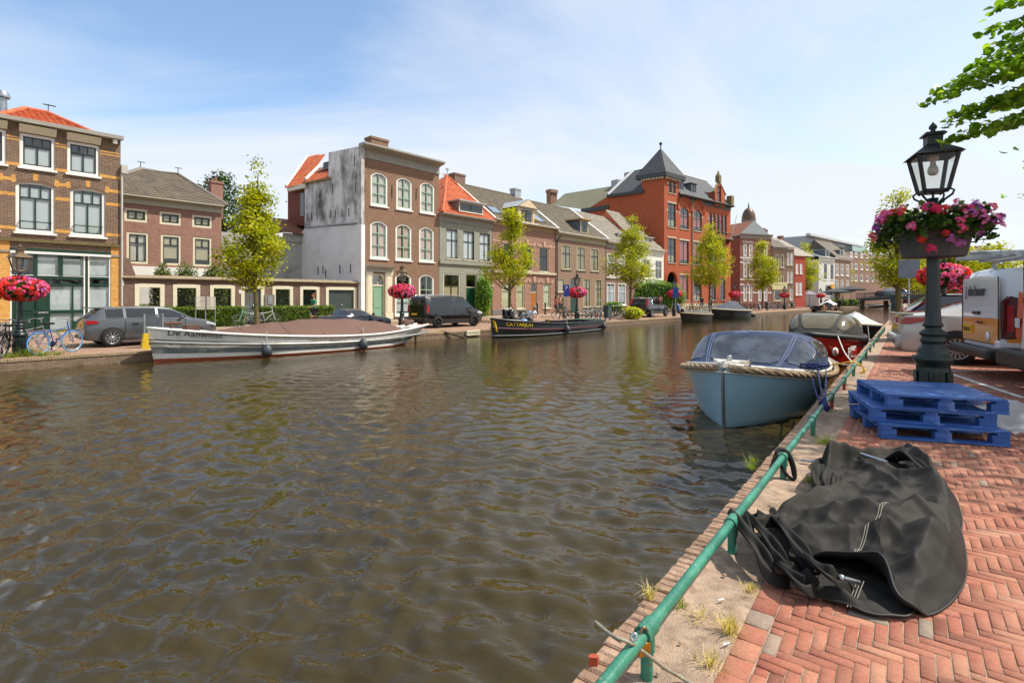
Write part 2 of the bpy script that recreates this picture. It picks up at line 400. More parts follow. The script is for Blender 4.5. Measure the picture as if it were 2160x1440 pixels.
def near_bank():
 RL=(RE[0],RE[1],RZ)
 sand=M('sand_joint','a8907a',0.95,var=0.3,vs=11,bump=1.0,bs=120,dirt='73604e',dscale=8,damt=0.85)
 bm_,t,b=newmat('paver');MATS['paver']=bm_
 a=nd(t,'ShaderNodeAttribute',attribute_name='tint')
 c=ramp(t,a.outputs['Fac'],[(0.0,lin('74402f')),(0.25,lin('90523f')),(0.55,lin('9f5f49')),(0.86,lin('ab765c')),(0.95,lin('8f7d6e')),(1.0,lin('7d7466'))])
 c=mix(t,1.0,c,ramp(t,noisefac(t,85,6,rough=0.75),[(0.28,0.6),(0.72,1.28)]),'MULTIPLY')
 c=mix(t,ramp(t,noisefac(t,2.2,8,rough=0.75),[(0.40,0.0),(0.70,0.42)]),c,lin('b48d72'))
 t.links.new(c,b.inputs['Base Color']);b.inputs['Roughness'].default_value=0.85
 t.links.new(bumpn(t,noisefac(t,120,5),0.5,0.004),b.inputs['Normal'])
 rg=np.random.default_rng(5);w0,u=0.535,0.051
 V=[];Fq=[];T=[]
 nx,ny=430,175
 def brick_at(x0,y0,x1,y1,near):
  y0=max(y0,w0)
  if y1-y0<.01:return
  g=0.0014+rg.random()*0.0018;z=0.0013*rg.normal();e=0.0035
  x0+=g;y0+=g;x1-=g;y1-=g
  j=rg.normal(0,0.0008,4);k=len(V)
  V.extend([(x0,y0,-0.02),(x1,y0,-0.02),(x1,y1,-0.02),(x0,y1,-0.02)])
  V.extend([(x0,y0,z-.004),(x1,y0,z-.004),(x1,y1,z-.004),(x0,y1,z-.004)])
  V.extend([(x0+e,y0+e,z+j[0]),(x1-e,y0+e,z+j[1]),(x1-e,y1-e,z+j[2]),(x0+e,y1-e,z+j[3])])
  tt=float(np.clip(rg.normal(0.5,0.2),0,0.88)) if rg.random()>0.035 else rg.uniform(0.93,1.0)
  for q in((8,9,10,11),(4,5,9,8),(5,6,10,9),(6,7,11,10),(7,4,8,11),(0,1,5,4),(1,2,6,5),(2,3,7,6),(3,0,4,7)):
   Fq.append(tuple(k+i for i in q));T.append(tt)
 for x in range(-36,nx):
  for y in range(-2,ny):
   if y>60+x*0.5 and x<0:continue
   d=(x-y)%6
   if d==0:brick_at(x*u,w0+y*u,(x+3)*u,w0+(y+1)*u,True)
   elif d==5:brick_at(x*u,w0+y*u,(x+1)*u,w0+(y+3)*u,True)
 x=-1.6
 while x<34:
  l=0.125;w0=0;brick_at(x,0.43,x+l,0.532,True);x+=l
 o=rawmesh('paving',np.array(V),np.array(Fq),bm_,np.array(T));o.location=RL
 def place(o):
  o.matrix_world=Matrix(((RU[0],RM[0],0,RE[0]),(RU[1],RM[1],0,RE[1]),(0,0,1,RZ),(0,0,0,1)))
  return o
 for oo in(o,):
  co=np.empty(len(oo.data.vertices)*3,np.float32);oo.data.vertices.foreach_get('co',co);co=co.reshape(-1,3)
  P=np.stack([RE[0]+RU[0]*co[:,0]+RM[0]*co[:,1],RE[1]+RU[1]*co[:,0]+RM[1]*co[:,1],RZ+co[:,2]],1)
  oo.data.vertices.foreach_set('co',P.astype(np.float32).ravel());oo.location=(0,0,0);oo.data.flip_normals();oo.data.update()
 struct(o)
 mb=MB()
 rows=[]
 def hz(r,w):return 0.012*noise.noise((r*2.1,w*3,1))+0.008*noise.noise((r*9,w*9,5))+0.005*noise.noise((r*26,w*26,5))
 rr=[-3+i*0.035 for i in range(300)]+[7.5+i*0.15 for i in range(170)]
 for r in rr:
  rows.append([RB(r,w,RZ-0.004+hz(r,w)-(0.012 if w>0.42 else 0)) for w in(0.09,.12,.15,.18,.21,.24,.27,.30,.33,.36,.39,.42,.44,.50)])
 mb.grid(rows,0,True)
 for v in(0,):
  mb.add([RB(-3,.5,RZ-.0065),RB(200,.5,RZ-.0065),RB(200,400,RZ-.0065),RB(-3,400,RZ-.0065)],[(3,2,1,0)],0)
 struct(mb.build('sand_strip',sand))
 qb=MATS['quay_brick'];mb=MB()
 mb.add([RB(-3,0,-1.2),RB(200,0,-1.2),RB(200,0,RZ-.085),RB(-3,0,RZ-.085)],[(0,1,2,3)],0)
 mb.add([RB(-3,0,RZ-.085),RB(200,0,RZ-.085),RB(200,.3,RZ-.085),RB(-3,.3,RZ-.085)],[(0,1,2,3)],0)
 r=-2.5;rg2=random.Random(8)
 while r<60:
  w=0.058 if r<14 else 0.36;d=rg2.uniform(-.004,.005);h=rg2.uniform(-.008,.003);g=.0025
  e=rg2.uniform(.004,.012)
  if rg2.random()>0.03:
   b0,b1=r+g,r+w-g
   vs=[RB(b0,d,RZ-.084),RB(b1,d,RZ-.084),RB(b1,.2,RZ-.084),RB(b0,.2,RZ-.084),RB(b0,d,RZ+h-e),RB(b1,d,RZ+h-e),RB(b1,.2,RZ-.012),RB(b0,.2,RZ-.012),RB(b0+e,d+e,RZ+h),RB(b1-e,d+e,RZ+h),RB(b1-e,.12,RZ+h),RB(b0+e,.12,RZ+h)]
   mb.add(vs,[(0,1,5,4),(1,2,6,5),(3,0,4,7),(4,5,9,8),(8,9,10,11),(5,6,10,9),(7,4,8,11),(11,10,6,7)],1,False)
  r+=w
 struct(mb.build('quay_coping',[qb,M('coping_brick','937660',0.9,var=0.35,vs=14,bump=0.9,bs=90,dirt='bfa088',dscale=5,damt=1.0)]))
 wm=M('road_paint','d8d4cc',0.8,var=0.12,dirt='a08a78',dscale=9,damt=0.8);mb=MB()
 def ln(r0,w0,r1,w1,wd):
  a,b=Vector((r0,w0)),Vector((r1,w1));d=(b-a).normalized();p=Vector((-d.y,d.x))*wd/2
  mb.add([RB(*(a+p),RZ+.007),RB(*(b+p),RZ+.007),RB(*(b-p),RZ+.007),RB(*(a-p),RZ+.007)],[(0,1,2,3)])
 def rw(p):q=np.array([p.x,p.y])-RE;return float(q@RU),float(q@RM)
 a=rw(gp(2000,787));c=rw(gp(2160,840));ln(*a,*c,.10)
 a=rw(gp(2010,782.5));c=rw(gp(2130,783));ln(*a,*c,.10)
 struct(mb.build('road_marking',wm))
near_bank()
class Pl:
 """a facade plane: starts at photo column px0, runs towards the vanishing point vp on the horizon"""
 def __init__(s,px0,t0=10.5,vp=2082,Y0=None):
  y=Y0 if Y0 else Yt(px0,t0);s.o=np.array([kx(px0)*y,y]);d=np.array([vp-1080.0,F]);s.d=d/np.linalg.norm(d);s.n=np.array([-s.d[1],s.d[0]])
  s.ang=math.atan2(s.d[1],s.d[0])
 def un(s,p,off=0.0):
  px,py=p;r=np.array([kx(px),1.0]);y=((s.o+s.n*off)@s.n)/(r@s.n);P=r*y
  return float((P-s.o)@s.d),CZ-(py-HY)*y/F
 def wpt(s,x,y,z):p=s.o+s.d*x+s.n*y;return Vector((p[0],p[1],z))
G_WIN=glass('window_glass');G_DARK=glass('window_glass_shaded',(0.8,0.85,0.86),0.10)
CREAM=M('cream_paint','d8cfb4',0.5,var=0.05);WHITE=M('white_paint','e4e2dc',0.45,var=0.05,dirt='b5b0a4',dscale=1.5,damt=0.4)
DKGREEN=M('dark_green_paint','17382a',0.3,var=0.12);NEARBLACK=M('black_green_paint','1c2622',0.35,var=0.1)
SAGE=M('sage_paint','8fae94',0.45,var=0.06);BLACK=M('black_iron','191a1b',0.45,var=0.2)
BLIND=M('blind_cloth','b9c2c2',0.8,var=0.05);CURT=M('curtain_cloth','cfc9ba',0.85,var=0.1,vs=10);BEIGE=M('beige_blind','b0a682',0.8,var=0.06)
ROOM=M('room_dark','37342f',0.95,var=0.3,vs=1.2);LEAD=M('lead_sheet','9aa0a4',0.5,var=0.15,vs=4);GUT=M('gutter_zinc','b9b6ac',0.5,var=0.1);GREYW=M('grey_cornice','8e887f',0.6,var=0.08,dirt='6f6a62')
STONE=M('pale_stone','c2b69f',0.8,var=0.15,vs=5,dirt='8d8370');TAUPE=M('taupe_paint','8f8778',0.6,var=0.06)
def arcpts(x0,x1,zs,rise,n=10):
 """points of a segmental arch from (x0,zs) over the top to (x1,zs)"""
 w=(x1-x0)/2;xc=(x0+x1)/2
 if rise>=w*0.98:return[(xc-w*math.cos(math.pi*i/n),zs+rise*math.sin(math.pi*i/n)) for i in range(n+1)]
 rad=(w*w+rise*rise)/(2*rise);a0=math.asin(w/rad)
 return[(xc+rad*math.sin(-a0+2*a0*i/n),zs+rise-rad+rad*math.cos(-a0+2*a0*i/n)) for i in range(n+1)]
def wallface(mb,x0,x1,z0,z1,ops,depth=0.2,mi=0,y=0.0):
 """vertical wall in the plane y, facing -y, with openings cut out and their reveals"""
 xs=sorted({x0,x1,*[v for o in ops for v in(o[0],o[1]) if x0<v<x1]});zs=sorted({z0,z1,*[v for o in ops for v in(o[2],o[3]) if z0<v<z1]})
 for i in range(len(xs)-1):
  for j in range(len(zs)-1):
   cx,cz=(xs[i]+xs[i+1])/2,(zs[j]+zs[j+1])/2
   if any(o[0]<cx<o[1] and o[2]<cz<o[3] for o in ops):continue
   mb.add([(xs[i],y,zs[j]),(xs[i+1],y,zs[j]),(xs[i+1],y,zs[j+1]),(xs[i],y,zs[j+1])],[(0,1,2,3)],mi)
 for o in ops:
  a,b,c,d=o[:4];rise=o[4] if len(o)>4 else 0;zs_=d-rise
  mb.add([(a,y,c),(a,y+depth,c),(a,y+depth,zs_),(a,y,zs_)],[(0,1,2,3)],mi)
  mb.add([(b,y,c),(b,y+depth,c),(b,y+depth,zs_),(b,y,zs_)],[(3,2,1,0)],mi)
  mb.add([(a,y,c),(b,y,c),(b,y+depth,c),(a,y+depth,c)],[(0,1,2,3)],mi)
  if rise<=0:mb.add([(a,y,d),(b,y,d),(b,y+depth,d),(a,y+depth,d)],[(3,2,1,0)],mi)
  else :
   ar=arcpts(a,b,zs_,rise)
   for i in range(len(ar)-1):
    p,q=ar[i],ar[i+1]
    mb.add([(p[0],y,p[1]),(q[0],y,q[1]),(q[0],y,d),(p[0],y,d)],[(0,1,2,3)],mi)
    mb.add([(p[0],y,p[1]),(q[0],y,q[1]),(q[0],y+depth,q[1]),(p[0],y+depth,p[1])],[(3,2,1,0)],mi)
class House:
 def __init__(s,name,label,pl,px0,px1,zb,cat='house',group=None):
  s.pl=pl;s.x0=pl.un((px0,600))[0];s.x1=pl.un((px1,600))[0];s.zb=zb
  s.e=thing(name,label,cat,(pl.o[0],pl.o[1],zb),pl.ang,group);s.ops=[]
 def un(s,p,off=0.0):x,z=s.pl.un(p,off);return x,z-s.zb
 def z(s,p,off=0.0):return s.un(p,off)[1]
 def row(s,zf,rects,arch=0.0):
  """rects: (xl,yt,xr,yb) in the zoom zf; the whole row gets one sill and one head height"""
  r=[]
  for xl,yt,xr,yb in rects:
   a,zt_=s.un(zf(xl,yt));b,zb_=s.un(zf(xr,yb));r.append([a,b,zb_,zt_])
  z0=sum(q[2] for q in r)/len(r);z1=sum(q[3] for q in r)/len(r)
  w=sum(q[1]-q[0] for q in r)/len(r)
  out=[]
  for q in r:
   c=(q[0]+q[1])/2;out.append((c-w/2,c+w/2,z0,z1,arch))
  s.ops+=out;return out
 def part(s,name,mb,mats,parent=None,step=0):
  if name in('brick_band','pilaster','pilaster_strip','cornice_block','stone_block','lintel_block','white_stripe','stone_band','number_plate','door_leaf','pilaster_stone'):step=1
  if step:
   for m in mb.split(step)[:99]:o=m.build(name,mats,parent or s.e)
   return o
  return mb.build(name,mats,parent or s.e)
 def walls(s,mat,h,depth=9.0,z0=0.0,back=True,extra=None,mats=None,rev=0.2,left=True,right=True):
  mb=MB();wallface(mb,s.x0,s.x1,z0,h,s.ops,rev)
  d=depth
  if left:mb.add([(s.x0,0,z0),(s.x0,d,z0),(s.x0,d,h),(s.x0,0,h)],[(0,1,2,3)])
  if right:mb.add([(s.x1,0,z0),(s.x1,d,z0),(s.x1,d,h),(s.x1,0,h)],[(3,2,1,0)])
  mb.add([(s.x0,d,z0),(s.x1,d,z0),(s.x1,d,h),(s.x0,d,h)],[(3,2,1,0)])
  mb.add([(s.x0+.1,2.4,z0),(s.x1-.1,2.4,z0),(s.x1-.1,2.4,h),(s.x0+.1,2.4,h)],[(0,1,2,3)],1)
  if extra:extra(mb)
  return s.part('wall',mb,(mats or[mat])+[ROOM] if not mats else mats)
 def win(s,op,fr=WHITE,sash=None,cols=(0.5,),bars=(0.6,),fw=0.09,bw=0.05,rec=0.07,sill=None,blind=None,bz=(0.0,1.0),g=G_WIN,pname='window',top_cols=None,curtain=False,split=None,label=None):
  a,b,c,d=op[:4];rise=op[4] if len(op)>4 else 0;zs=d-rise;sash=sash or fr
  mb=MB();y0,y1=rec,rec+0.09
  mb.box(a,a+fw,y0,y1,c,zs);mb.box(b-fw,b,y0,y1,c,zs);mb.box(a+fw,b-fw,y0,y1,c,c+fw)
  if rise:
   o_=arcpts(a,b,zs,rise);i_=arcpts(a+fw,b-fw,zs,max(rise-fw*0.6,0.03))
   i_=[(p[0],p[1]) for p in i_]
   for k in range(len(o_)-1):mb.prism([o_[k],o_[k+1],i_[k+1],i_[k]],y0,y1)
  else :mb.box(a+fw,b-fw,y0,y1,d-fw,d)
  ai,bi,ci,di=a+fw,b-fw,c+fw,d-fw*(0.6 if rise else 1)
  ys,ye=y0+0.03,y0+0.075
  hs=[ci+(di-ci)*f for f in bars]
  def ztop(x):
   if not rise:return di
   w_=(bi-ai)/2;q=abs(x-(ai+bi)/2)/w_
   return zs+(di-zs)*(1-q*q)
  for i,h in enumerate(hs):mb.box(ai,bi,ys-0.012,ye,h-bw/2,h+bw/2,1)
  for f in cols:
   x=ai+(bi-ai)*f;mb.box(x-bw/2,x+bw/2,ys,ye,ci,(hs[-1]-bw/2) if(top_cols is not None and hs) else ztop(x),1)
  for f in(top_cols or()):
   x=ai+(bi-ai)*f;mb.box(x-bw/2,x+bw/2,ys,ye,hs[-1]+bw/2,ztop(x),1)
  for x in(ai,bi-bw):mb.box(x,x+bw,ys+.004,ye-.004,ci,zs,1)
  mb.box(ai+bw,bi-bw,ys+.004,ye-.004,ci,ci+bw,1)
  if not rise:mb.box(ai+bw,bi-bw,ys+.004,ye-.004,di-bw,di,1)
  w=s.part(pname,mb,[fr,sash])
  if label:w['label']=label
  mb=MB();ym=ys+0.022
  pts=[(ai,ci),(bi,ci)]+([(p[0],p[1]) for p in reversed(arcpts(ai,bi,zs,max(di-zs,.03)))] if rise else[(bi,di),(ai,di)])
  mb.add([(p[0],ym,p[1]) for p in pts],[tuple(range(len(pts)))]);s.part('pane',mb,g,w)
  if blind is not None:
   mb=MB();z0,z1=ci+(di-ci)*bz[0],ci+(di-ci)*bz[1]
   if curtain:
    for(p,q) in((ai,ai+(bi-ai)*0.42),(bi-(bi-ai)*0.42,bi)):
     n=14;rows=[]
     for zz in(z0,z1):rows.append([(p+(q-p)*i/n,ym+.07+.03*math.sin(i*2.4),zz) for i in range(n+1)])
     mb.grid(rows,0,True)
    s.part('curtain',mb,blind,w)
   else :
    mb.box(ai,bi,ym+.035,ym+.042,z0,z1);s.part('blind',mb,blind,w)
  if sill:
   mb=MB();mb.box(a-.07,b+.07,-0.09,rec,c-.09,c);s.part('sill',mb,sill,w)
  return w
 def band(s,name,mat,z0,z1,out=0.05,x0=None,x1=None,inn=0.0):
  mb=MB();mb.box(s.x0 if x0 is None else x0,s.x1 if x1 is None else x1,-out,-inn-0.003 if inn==0 else -inn,z0,z1);return s.part(name,mb,mat)
 def cornice(s,mat,z0,z1,out=0.45,x0=None,x1=None,gutter=None,name='cornice'):
  a=s.x0 if x0 is None else x0;b=s.x1 if x1 is None else x1;h=z1-z0;mb=MB()
  prof=[(-.004,z0),(-.07,z0),(-.07,z0+h*.14),(-.05,z0+h*.16),(-.05,z0+h*.62),(-out*.45,z0+h*.72),(-out*.8,z0+h*.78),(-out,z0+h*.86),(-out,z1),(-.004,z1)]
  mb.prism(prof,a-.02,b+.02,'x');o=s.part(name,mb,mat)
  if gutter:
   g=MB();g.box(a-.05,b+.05,-out-.05,-.004,z1+.004,z1+.09);s.part('gutter',g,gutter,o)
  return o
 def roof(s,mat,ze,zr,depth=9.0,xl=None,xr=None,hipl=0.0,hipr=0.0,y0=-0.15,yr=None,verge=None,tile=False,x0=None,x1=None,zback=None):
  a=s.x0 if x0 is None else x0;b=s.x1 if x1 is None else x1;yr=depth/2 if yr is None else yr
  mb=MB();P=[(a,y0,ze),(b,y0,ze),(b-hipr,yr,zr),(a+hipl,yr,zr),(b,depth,ze),(a,depth,ze)]
  if tile:tiled(mb,P[:4])
  mb.add(P,[(0,1,2,3),(1,4,2),(4,5,3,2),(5,0,3),(0,5,4,1)])
  o=s.part('roof',mb,mat)
  r=MB();r.tube([(a+hipl,yr,zr+.02),(b-hipr,yr,zr+.02)],0.11,6)
  if hipl:r.tube([(a,y0,ze+.02),(a+hipl,yr,zr+.02)],0.09,6)
  if hipr:r.tube([(b,y0,ze+.02),(b-hipr,yr,zr+.02)],0.09,6)
  s.part('ridge_tiles',r,mat,o)
  if verge:
   v=MB()
   for side,x,hp in(('l',a,hipl),('r',b,hipr)):
    if hp:continue
    v.tube([(x,y0,ze+.06),(x,yr,zr+.10)],0.12,4);v.tube([(x,yr,zr+.10),(x,depth,ze+.06)],0.12,4)
   s.part('verge',v,verge,o)
  return o
 def door(s,op,mat,fr=WHITE,transom=None,panels=3,fw=0.08,rec=0.12,label=None):
  a,b,c,d=op[:4];mb=MB()
  mb.box(a,a+fw,rec-.04,rec+.06,c,d);mb.box(b-fw,b,rec-.04,rec+.06,c,d);mb.box(a+fw,b-fw,rec-.04,rec+.06,d-fw,d)
  zt_=d-fw if transom is None else c+(d-c)*transom
  if transom:mb.box(a+fw,b-fw,rec-.03,rec+.05,zt_,zt_+.07)
  fo=s.part('door_frame',mb,fr)
  mb=MB();ai,bi=a+fw,b-fw;mb.box(ai,bi,rec,rec+.05,c,zt_)
  w=bi-ai;hh=(zt_-c-.12)/panels
  for i in range(panels):
   z0=c+.1+i*hh;mb.box(ai+w*.16,bi-w*.16,rec-.018,rec-.001,z0+.05,z0+hh-.05)
  do=s.part('door',mb,mat)
  if label:do['label']=label
  h=MB();h.sphere((bi-.09,rec-.04,c+1.0),.035,8,6);s.part('handle',h,M('brass','b08d45',.3,1.0),do)
  if transom:
   mb=MB();mb.add([(ai,rec,zt_+.07),(bi,rec,zt_+.07),(bi,rec,d-fw),(ai,rec,d-fw)],[(0,1,2,3)]);s.part('pane',mb,G_DARK,fo)
  return do
 def dormer(s,x0,x1,z0,z1,yf,yb0,yb1,cheek,face,win=True,roofm=LEAD,over=0.12,cols=(0.5,),bars=(),sash=NEARBLACK):
  """box dormer: face at depth yf, running back into the roof slope"""
  mb=MB();mb.box(x0,x1,yf,yb1,z0,z1);d=s.part('dormer',mb,cheek)
  mb=MB();f=.09;mb.box(x0,x0+f,yf-.05,yf-.003,z0,z1);mb.box(x1-f,x1,yf-.05,yf-.003,z0,z1);mb.box(x0+f,x1-f,yf-.05,yf-.003,z0,z0+f);mb.box(x0+f,x1-f,yf-.05,yf-.003,z1-f,z1)
  for c in cols:x=x0+(x1-x0)*c;mb.box(x-.045,x+.045,yf-.045,yf-.004,z0+f,z1-f,1)
  w=s.part('window',mb,[face,sash],d)
  mb=MB();mb.box(x0+f,x1-f,yf-.02,yf-.006,z0+f,z1-f);s.part('pane',mb,M('dormer_glass','2b3338',.06,spec=.9,var=.3),d)
  mb=MB();mb.box(x0-over,x1+over,yf-over-.1,yb1,z1+.003,z1+.12);s.part('dormer_roof',mb,roofm,d)
  return d
 def chimney(s,x,y,w,dpt,z0,z1,mat,pots=2,cap=None):
  mb=MB();mb.box(x-w/2,x+w/2,y-dpt/2,y+dpt/2,z0,z1-.18);mb.box(x-w/2-.05,x+w/2+.05,y-dpt/2-.05,y+dpt/2+.05,z1-.178,z1)
  c=s.part('chimney',mb,mat)
  if pots:
   p=MB()
   for i in range(pots):p.lathe([(.11,0),(.09,.3)],8,(x-w/2+w*(i+.5)/pots,y,z1+.002))
   s.part('chimney_pot',p,cap or M('pot_clay','8d5a43',.8),c)
  return c
 def anchors(s,pts,h=0.7,name='wall_anchor'):
  mb=MB()
  for x,z in pts:mb.box(x-.02,x+.02,-.035,-.004,z-h/2,z+h/2);mb.sphere((x,-.035,z),.04,6,4)
  return s.part(name,mb,BLACK,step=2)
def bands(h,name,mat,zs,th,out=0.006):
 mb=MB()
 for z in zs:
  iv=[(h.x0,h.x1)]
  for o in h.ops:
   if o[2]<z+th/2+.02 and o[3]>z-th/2-.02:
    nv=[]
    for a,b in iv:
     if o[1]<=a or o[0]>=b:nv.append((a,b));continue
     if o[0]>a:nv.append((a,o[0]-.01))
     if o[1]<b:nv.append((o[1]+.01,b))
    iv=nv
  for a,b in iv:mb.box(a,b,-out,-.001,z-th/2,z+th/2)
 return h.part(name,mb,mat)
def local(h,w):
 d=Vector((w[0]-h.pl.o[0],w[1]-h.pl.o[1]));c,s_=math.cos(h.pl.ang),math.sin(h.pl.ang)
 return Vector((d.x*c+d.y*s_,-d.x*s_+d.y*c,w[2]-h.zb))
def sideP(h,sp,p,off=0.0):
 s_,z=sp.un(p,off);return local(h,sp.wpt(s_,off,z))
TF=Pl(757)
BR_A=brick('brown_brick','5d4636','7a5c46','a89a86',dirt='46362c',damt=0.5)
YEL=brick('yellow_brick','c98c3e','d9a456','b99a6a',var=0.4)
A=House('corner_house','three storey brown brick corner house with yellow brick bands and green shopfront',Pl(253),-140,254.5,street(0,10.5))
r1=A.row(Z1,[(185,450,523,818),(638,518,943,868)]);r2=A.row(Z1,[(148,905,520,1418),(665,965,1000,1437)],0.14)
sf=A.row(Z2,[(95,185,1050,975)])[0];A.ops.remove(sf);sf=(sf[0],sf[1],0.05,sf[3]);A.ops.append(sf)
for R_ in(r1,r2):
 o=R_[0];w=R_[1][0]-R_[0][0];A.ops.append((o[0]-w,o[1]-w,*o[2:]))
TOPA=A.z((253,297));A.walls(BR_A,TOPA,9.0)
bands(A,'brick_band',YEL,[A.z(Z1(1075,y)) for y in(875,1005,1132,1420)],0.15)
bands(A,'brick_band',YEL,[A.z(Z1(1075,642)),A.z(Z1(1075,668))],0.05)
for o in r1+r2+A.ops[-2:]:
 arch=len(o)>4 and o[4]>0
 A.win(o,WHITE,DKGREEN if arch else NEARBLACK,(0.5,),(0.70,) if arch else(0.68,),0.12,0.055,0.05,WHITE,BLIND,(0.0,0.92) if arch else(0.0,0.62),top_cols=(0.33,0.67))
 if arch:
  mb=MB();c=(o[0]+o[1])/2;op_=arcpts(o[0]-.12,o[1]+.12,o[3]-.10,0.2,20);ip=[(x,z+.30) for x,z in op_]
  for k in range(20):mb.prism([op_[k],op_[k+1],(c+(op_[k+1][0]-c)*1.06,ip[k+1][1]),(c+(op_[k][0]-c)*1.06,ip[k][1])],-.012,-.001,'y',1 if k in(0,1,9,10,18,19) else 0)
  A.part('window_arch',mb,[BR_A,YEL])
  mb=MB();mb.box(o[0]+.12,o[1]-.12,-.10,-.06,o[2]+.45,o[2]+.49);mb.box(o[0]+.12,o[0]+.16,-.10,.05,o[2]+.45,o[2]+.49);mb.box(o[1]-.16,o[1]-.12,-.10,.05,o[2]+.45,o[2]+.49);A.part('guard_rail',mb,DKGREEN)
 else :
  mb=MB();mb.prism([(-.30,TOPA-.10),(-.02,TOPA-.10),(-.02,o[3]+.02),(-.10,o[3]+.02)],o[0]-.03,o[1]+.03,'x');A.part('window_hood',mb,CREAM)
mb=MB();x=A.x0
while x<A.x1-.1:
 if not any(o[0]-.1<x<o[1]+.1 for o in r1+A.ops[-2:]):mb.box(x,x+.16,-.22,-.004,TOPA-.22,TOPA-.03)
 x+=.42
A.part('cornice_block',mb,WHITE)
mb=MB();mb.prism([(-.32,TOPA),(-.36,TOPA+.16),(-.004,TOPA+.16),(-.004,TOPA)],A.x0,A.x1+.06,'x');A.part('gutter',mb,GUT)
ORT=tiles('orange_tile','b85a34','d0754a',0.25,0.16,'a8502c',0.4)
apx=A.pl.un(Z1(385,255),4.5);hx=A.pl.un(Z1(925,470),0.6)
za=zt(85.5,237,15)-A.zb
mb=MB();zb_=TOPA+.1;xr=hx[0];xl=2*apx[0]-xr-.4
mb.add([(xl,.3,zb_),(xr,.3,zb_),(apx[0]+.25,4.5,za),(apx[0]-.6,4.5,za),(xr,8.7,zb_),(xl,8.7,zb_)],[(0,1,2,3),(1,4,2),(4,5,3,2),(5,0,3),(0,5,4,1)])
tiled(mb,[(xl,.3,zb_),(xr,.3,zb_),(apx[0]+.25,4.5,za),(apx[0]-.6,4.5,za)],.26,.34,.05,.04)
ro=A.part('roof',mb,ORT);mb=MB()
for a_,b_ in(((xl,.3,zb_),(apx[0]-.6,4.5,za)),((xr,.3,zb_),(apx[0]+.25,4.5,za)),((apx[0]-.6,4.5,za),(apx[0]+.25,4.5,za))):mb.tube([Vector(a_)+Vector((0,0,.04)),Vector(b_)+Vector((0,0,.04))],.12,8)
A.part('ridge_tiles',mb,ORT,ro)
mb=MB();mb.tube([(apx[0]+.3,4.5,za),(apx[0]+.3,4.5,za+.5)],.02,6);mb.tube([(apx[0]+.1,4.5,za+.45),(apx[0]+.6,4.5,za+.45)],.03,6);A.part('roof_vent',mb,BLACK)
fx,fz=A.pl.un((5,240),3.0)
mb=MB();mb.tube([(fx,3,fz-A.zb-1.2),(fx,3,A.pl.un((3,206),3.0)[1]-A.zb)],.17,12);mb.lathe([(.28,0),(.3,.12),(.2,.3)],12,(fx,3,A.pl.un((3,206),3.0)[1]-A.zb));A.part('flue_pipe',mb,M('zinc_flue','9aa3a8',.35,.8,var=.2))
x0,x1,z0,z1=sf;SX=lambda x:A.un(Z2(x,560))[0];SZ=lambda x,y:A.z(Z2(x,y))
mb=MB();yq=0.06
mb.box(x0,x1,-.05,yq+.1,SZ(600,235),z1)
mb.box(x0,x1,-.10,-.052,SZ(600,262),SZ(600,240),1)
for xa,xb,w in((95,112,1),(795,808,1),(808,836,0),(836,850,1),(1036,1050,1),(318,358,0),(556,598,0)):
 mb.box(SX(xa),SX(xb),yq-.05,yq+.08,z0 if xa not in(318,556) else SZ(600,460),SZ(600,262),w)
for ya,yb in((460,492),(532,556),(782,812)):
 mb.box(SX(112),SX(795),yq-.03,yq+.08,SZ(600,yb),SZ(600,ya),0);mb.box(SX(850),SX(1036),yq-.03,yq+.08,SZ(950,yb),SZ(950,ya),0)
mb.box(SX(112),SX(1036),yq-.045,yq-.032,SZ(600,462),SZ(600,456),1)
mb.box(SX(684),SX(700),yq-.01,yq+.06,z0,SZ(690,556),0);mb.box(SX(460),SX(476),yq-.02,yq+.07,z0,SZ(470,460),0)
mb.box(SX(700),SX(795),yq,yq+.05,z0,SZ(740,890),0);mb.box(SX(850),SX(1036),yq,yq+.05,z0,z0+.25,0)
fr_=A.part('shopfront',mb,[DKGREEN,WHITE])
mb=MB()
for xa,xb,ya,yb in((112,318,262,460),(358,556,262,460),(598,795,262,460),(850,1036,262,460),(476,795,492,532),(850,1036,492,532),(476,684,556,782),(700,795,556,782),(850,1036,556,782),(476,684,812,970),(700,795,812,890),(850,1036,812,930)):
 mb.add([(SX(xa),yq+.03,SZ(600,yb)),(SX(xb),yq+.03,SZ(600,yb)),(SX(xb),yq+.03,SZ(600,ya)),(SX(xa),yq+.03,SZ(600,ya))],[(0,1,2,3)])
A.part('pane',mb,G_WIN,fr_)
mb=MB()
for xa,xb,ya,yb in((476,684,560,990),(700,795,560,890),(850,1036,560,990),(850,1036,270,450),(598,795,290,450),(358,556,285,455)):
 mb.box(SX(xa),SX(xb),yq+.06,yq+.07,SZ(600,yb),SZ(600,ya))
A.part('blind',mb,BLIND,fr_)
mb=MB()
for xa,xb in((114,330),(340,462)):
 a,b=SX(xa),SX(xb);mb.box(a,b,yq-.01,yq+.05,z0,SZ(300,492));w=b-a
 for pz0,pz1 in((z0+.15,SZ(300,830)),(SZ(300,800),SZ(300,660)),(SZ(300,640),SZ(300,520))):mb.box(a+w*.14,b-w*.14,yq-.03,yq-.011,pz0,pz1)
do=A.part('door',mb,DKGREEN);mb=MB();mb.box(SX(362),SX(458),yq-.05,yq-.03,SZ(400,815),SZ(400,797));A.part('letter_slot',mb,M('steel','b9bcbc',.3,.9),do)
mb=MB()
for a,b in((SX(1052),A.x1+.006),(SX(-120),SX(93)),(A.x0,SX(-800))):mb.box(a,b,-.02,-.001,.0,SZ(1100,175))
A.part('pilaster',mb,YEL)
mb=MB()
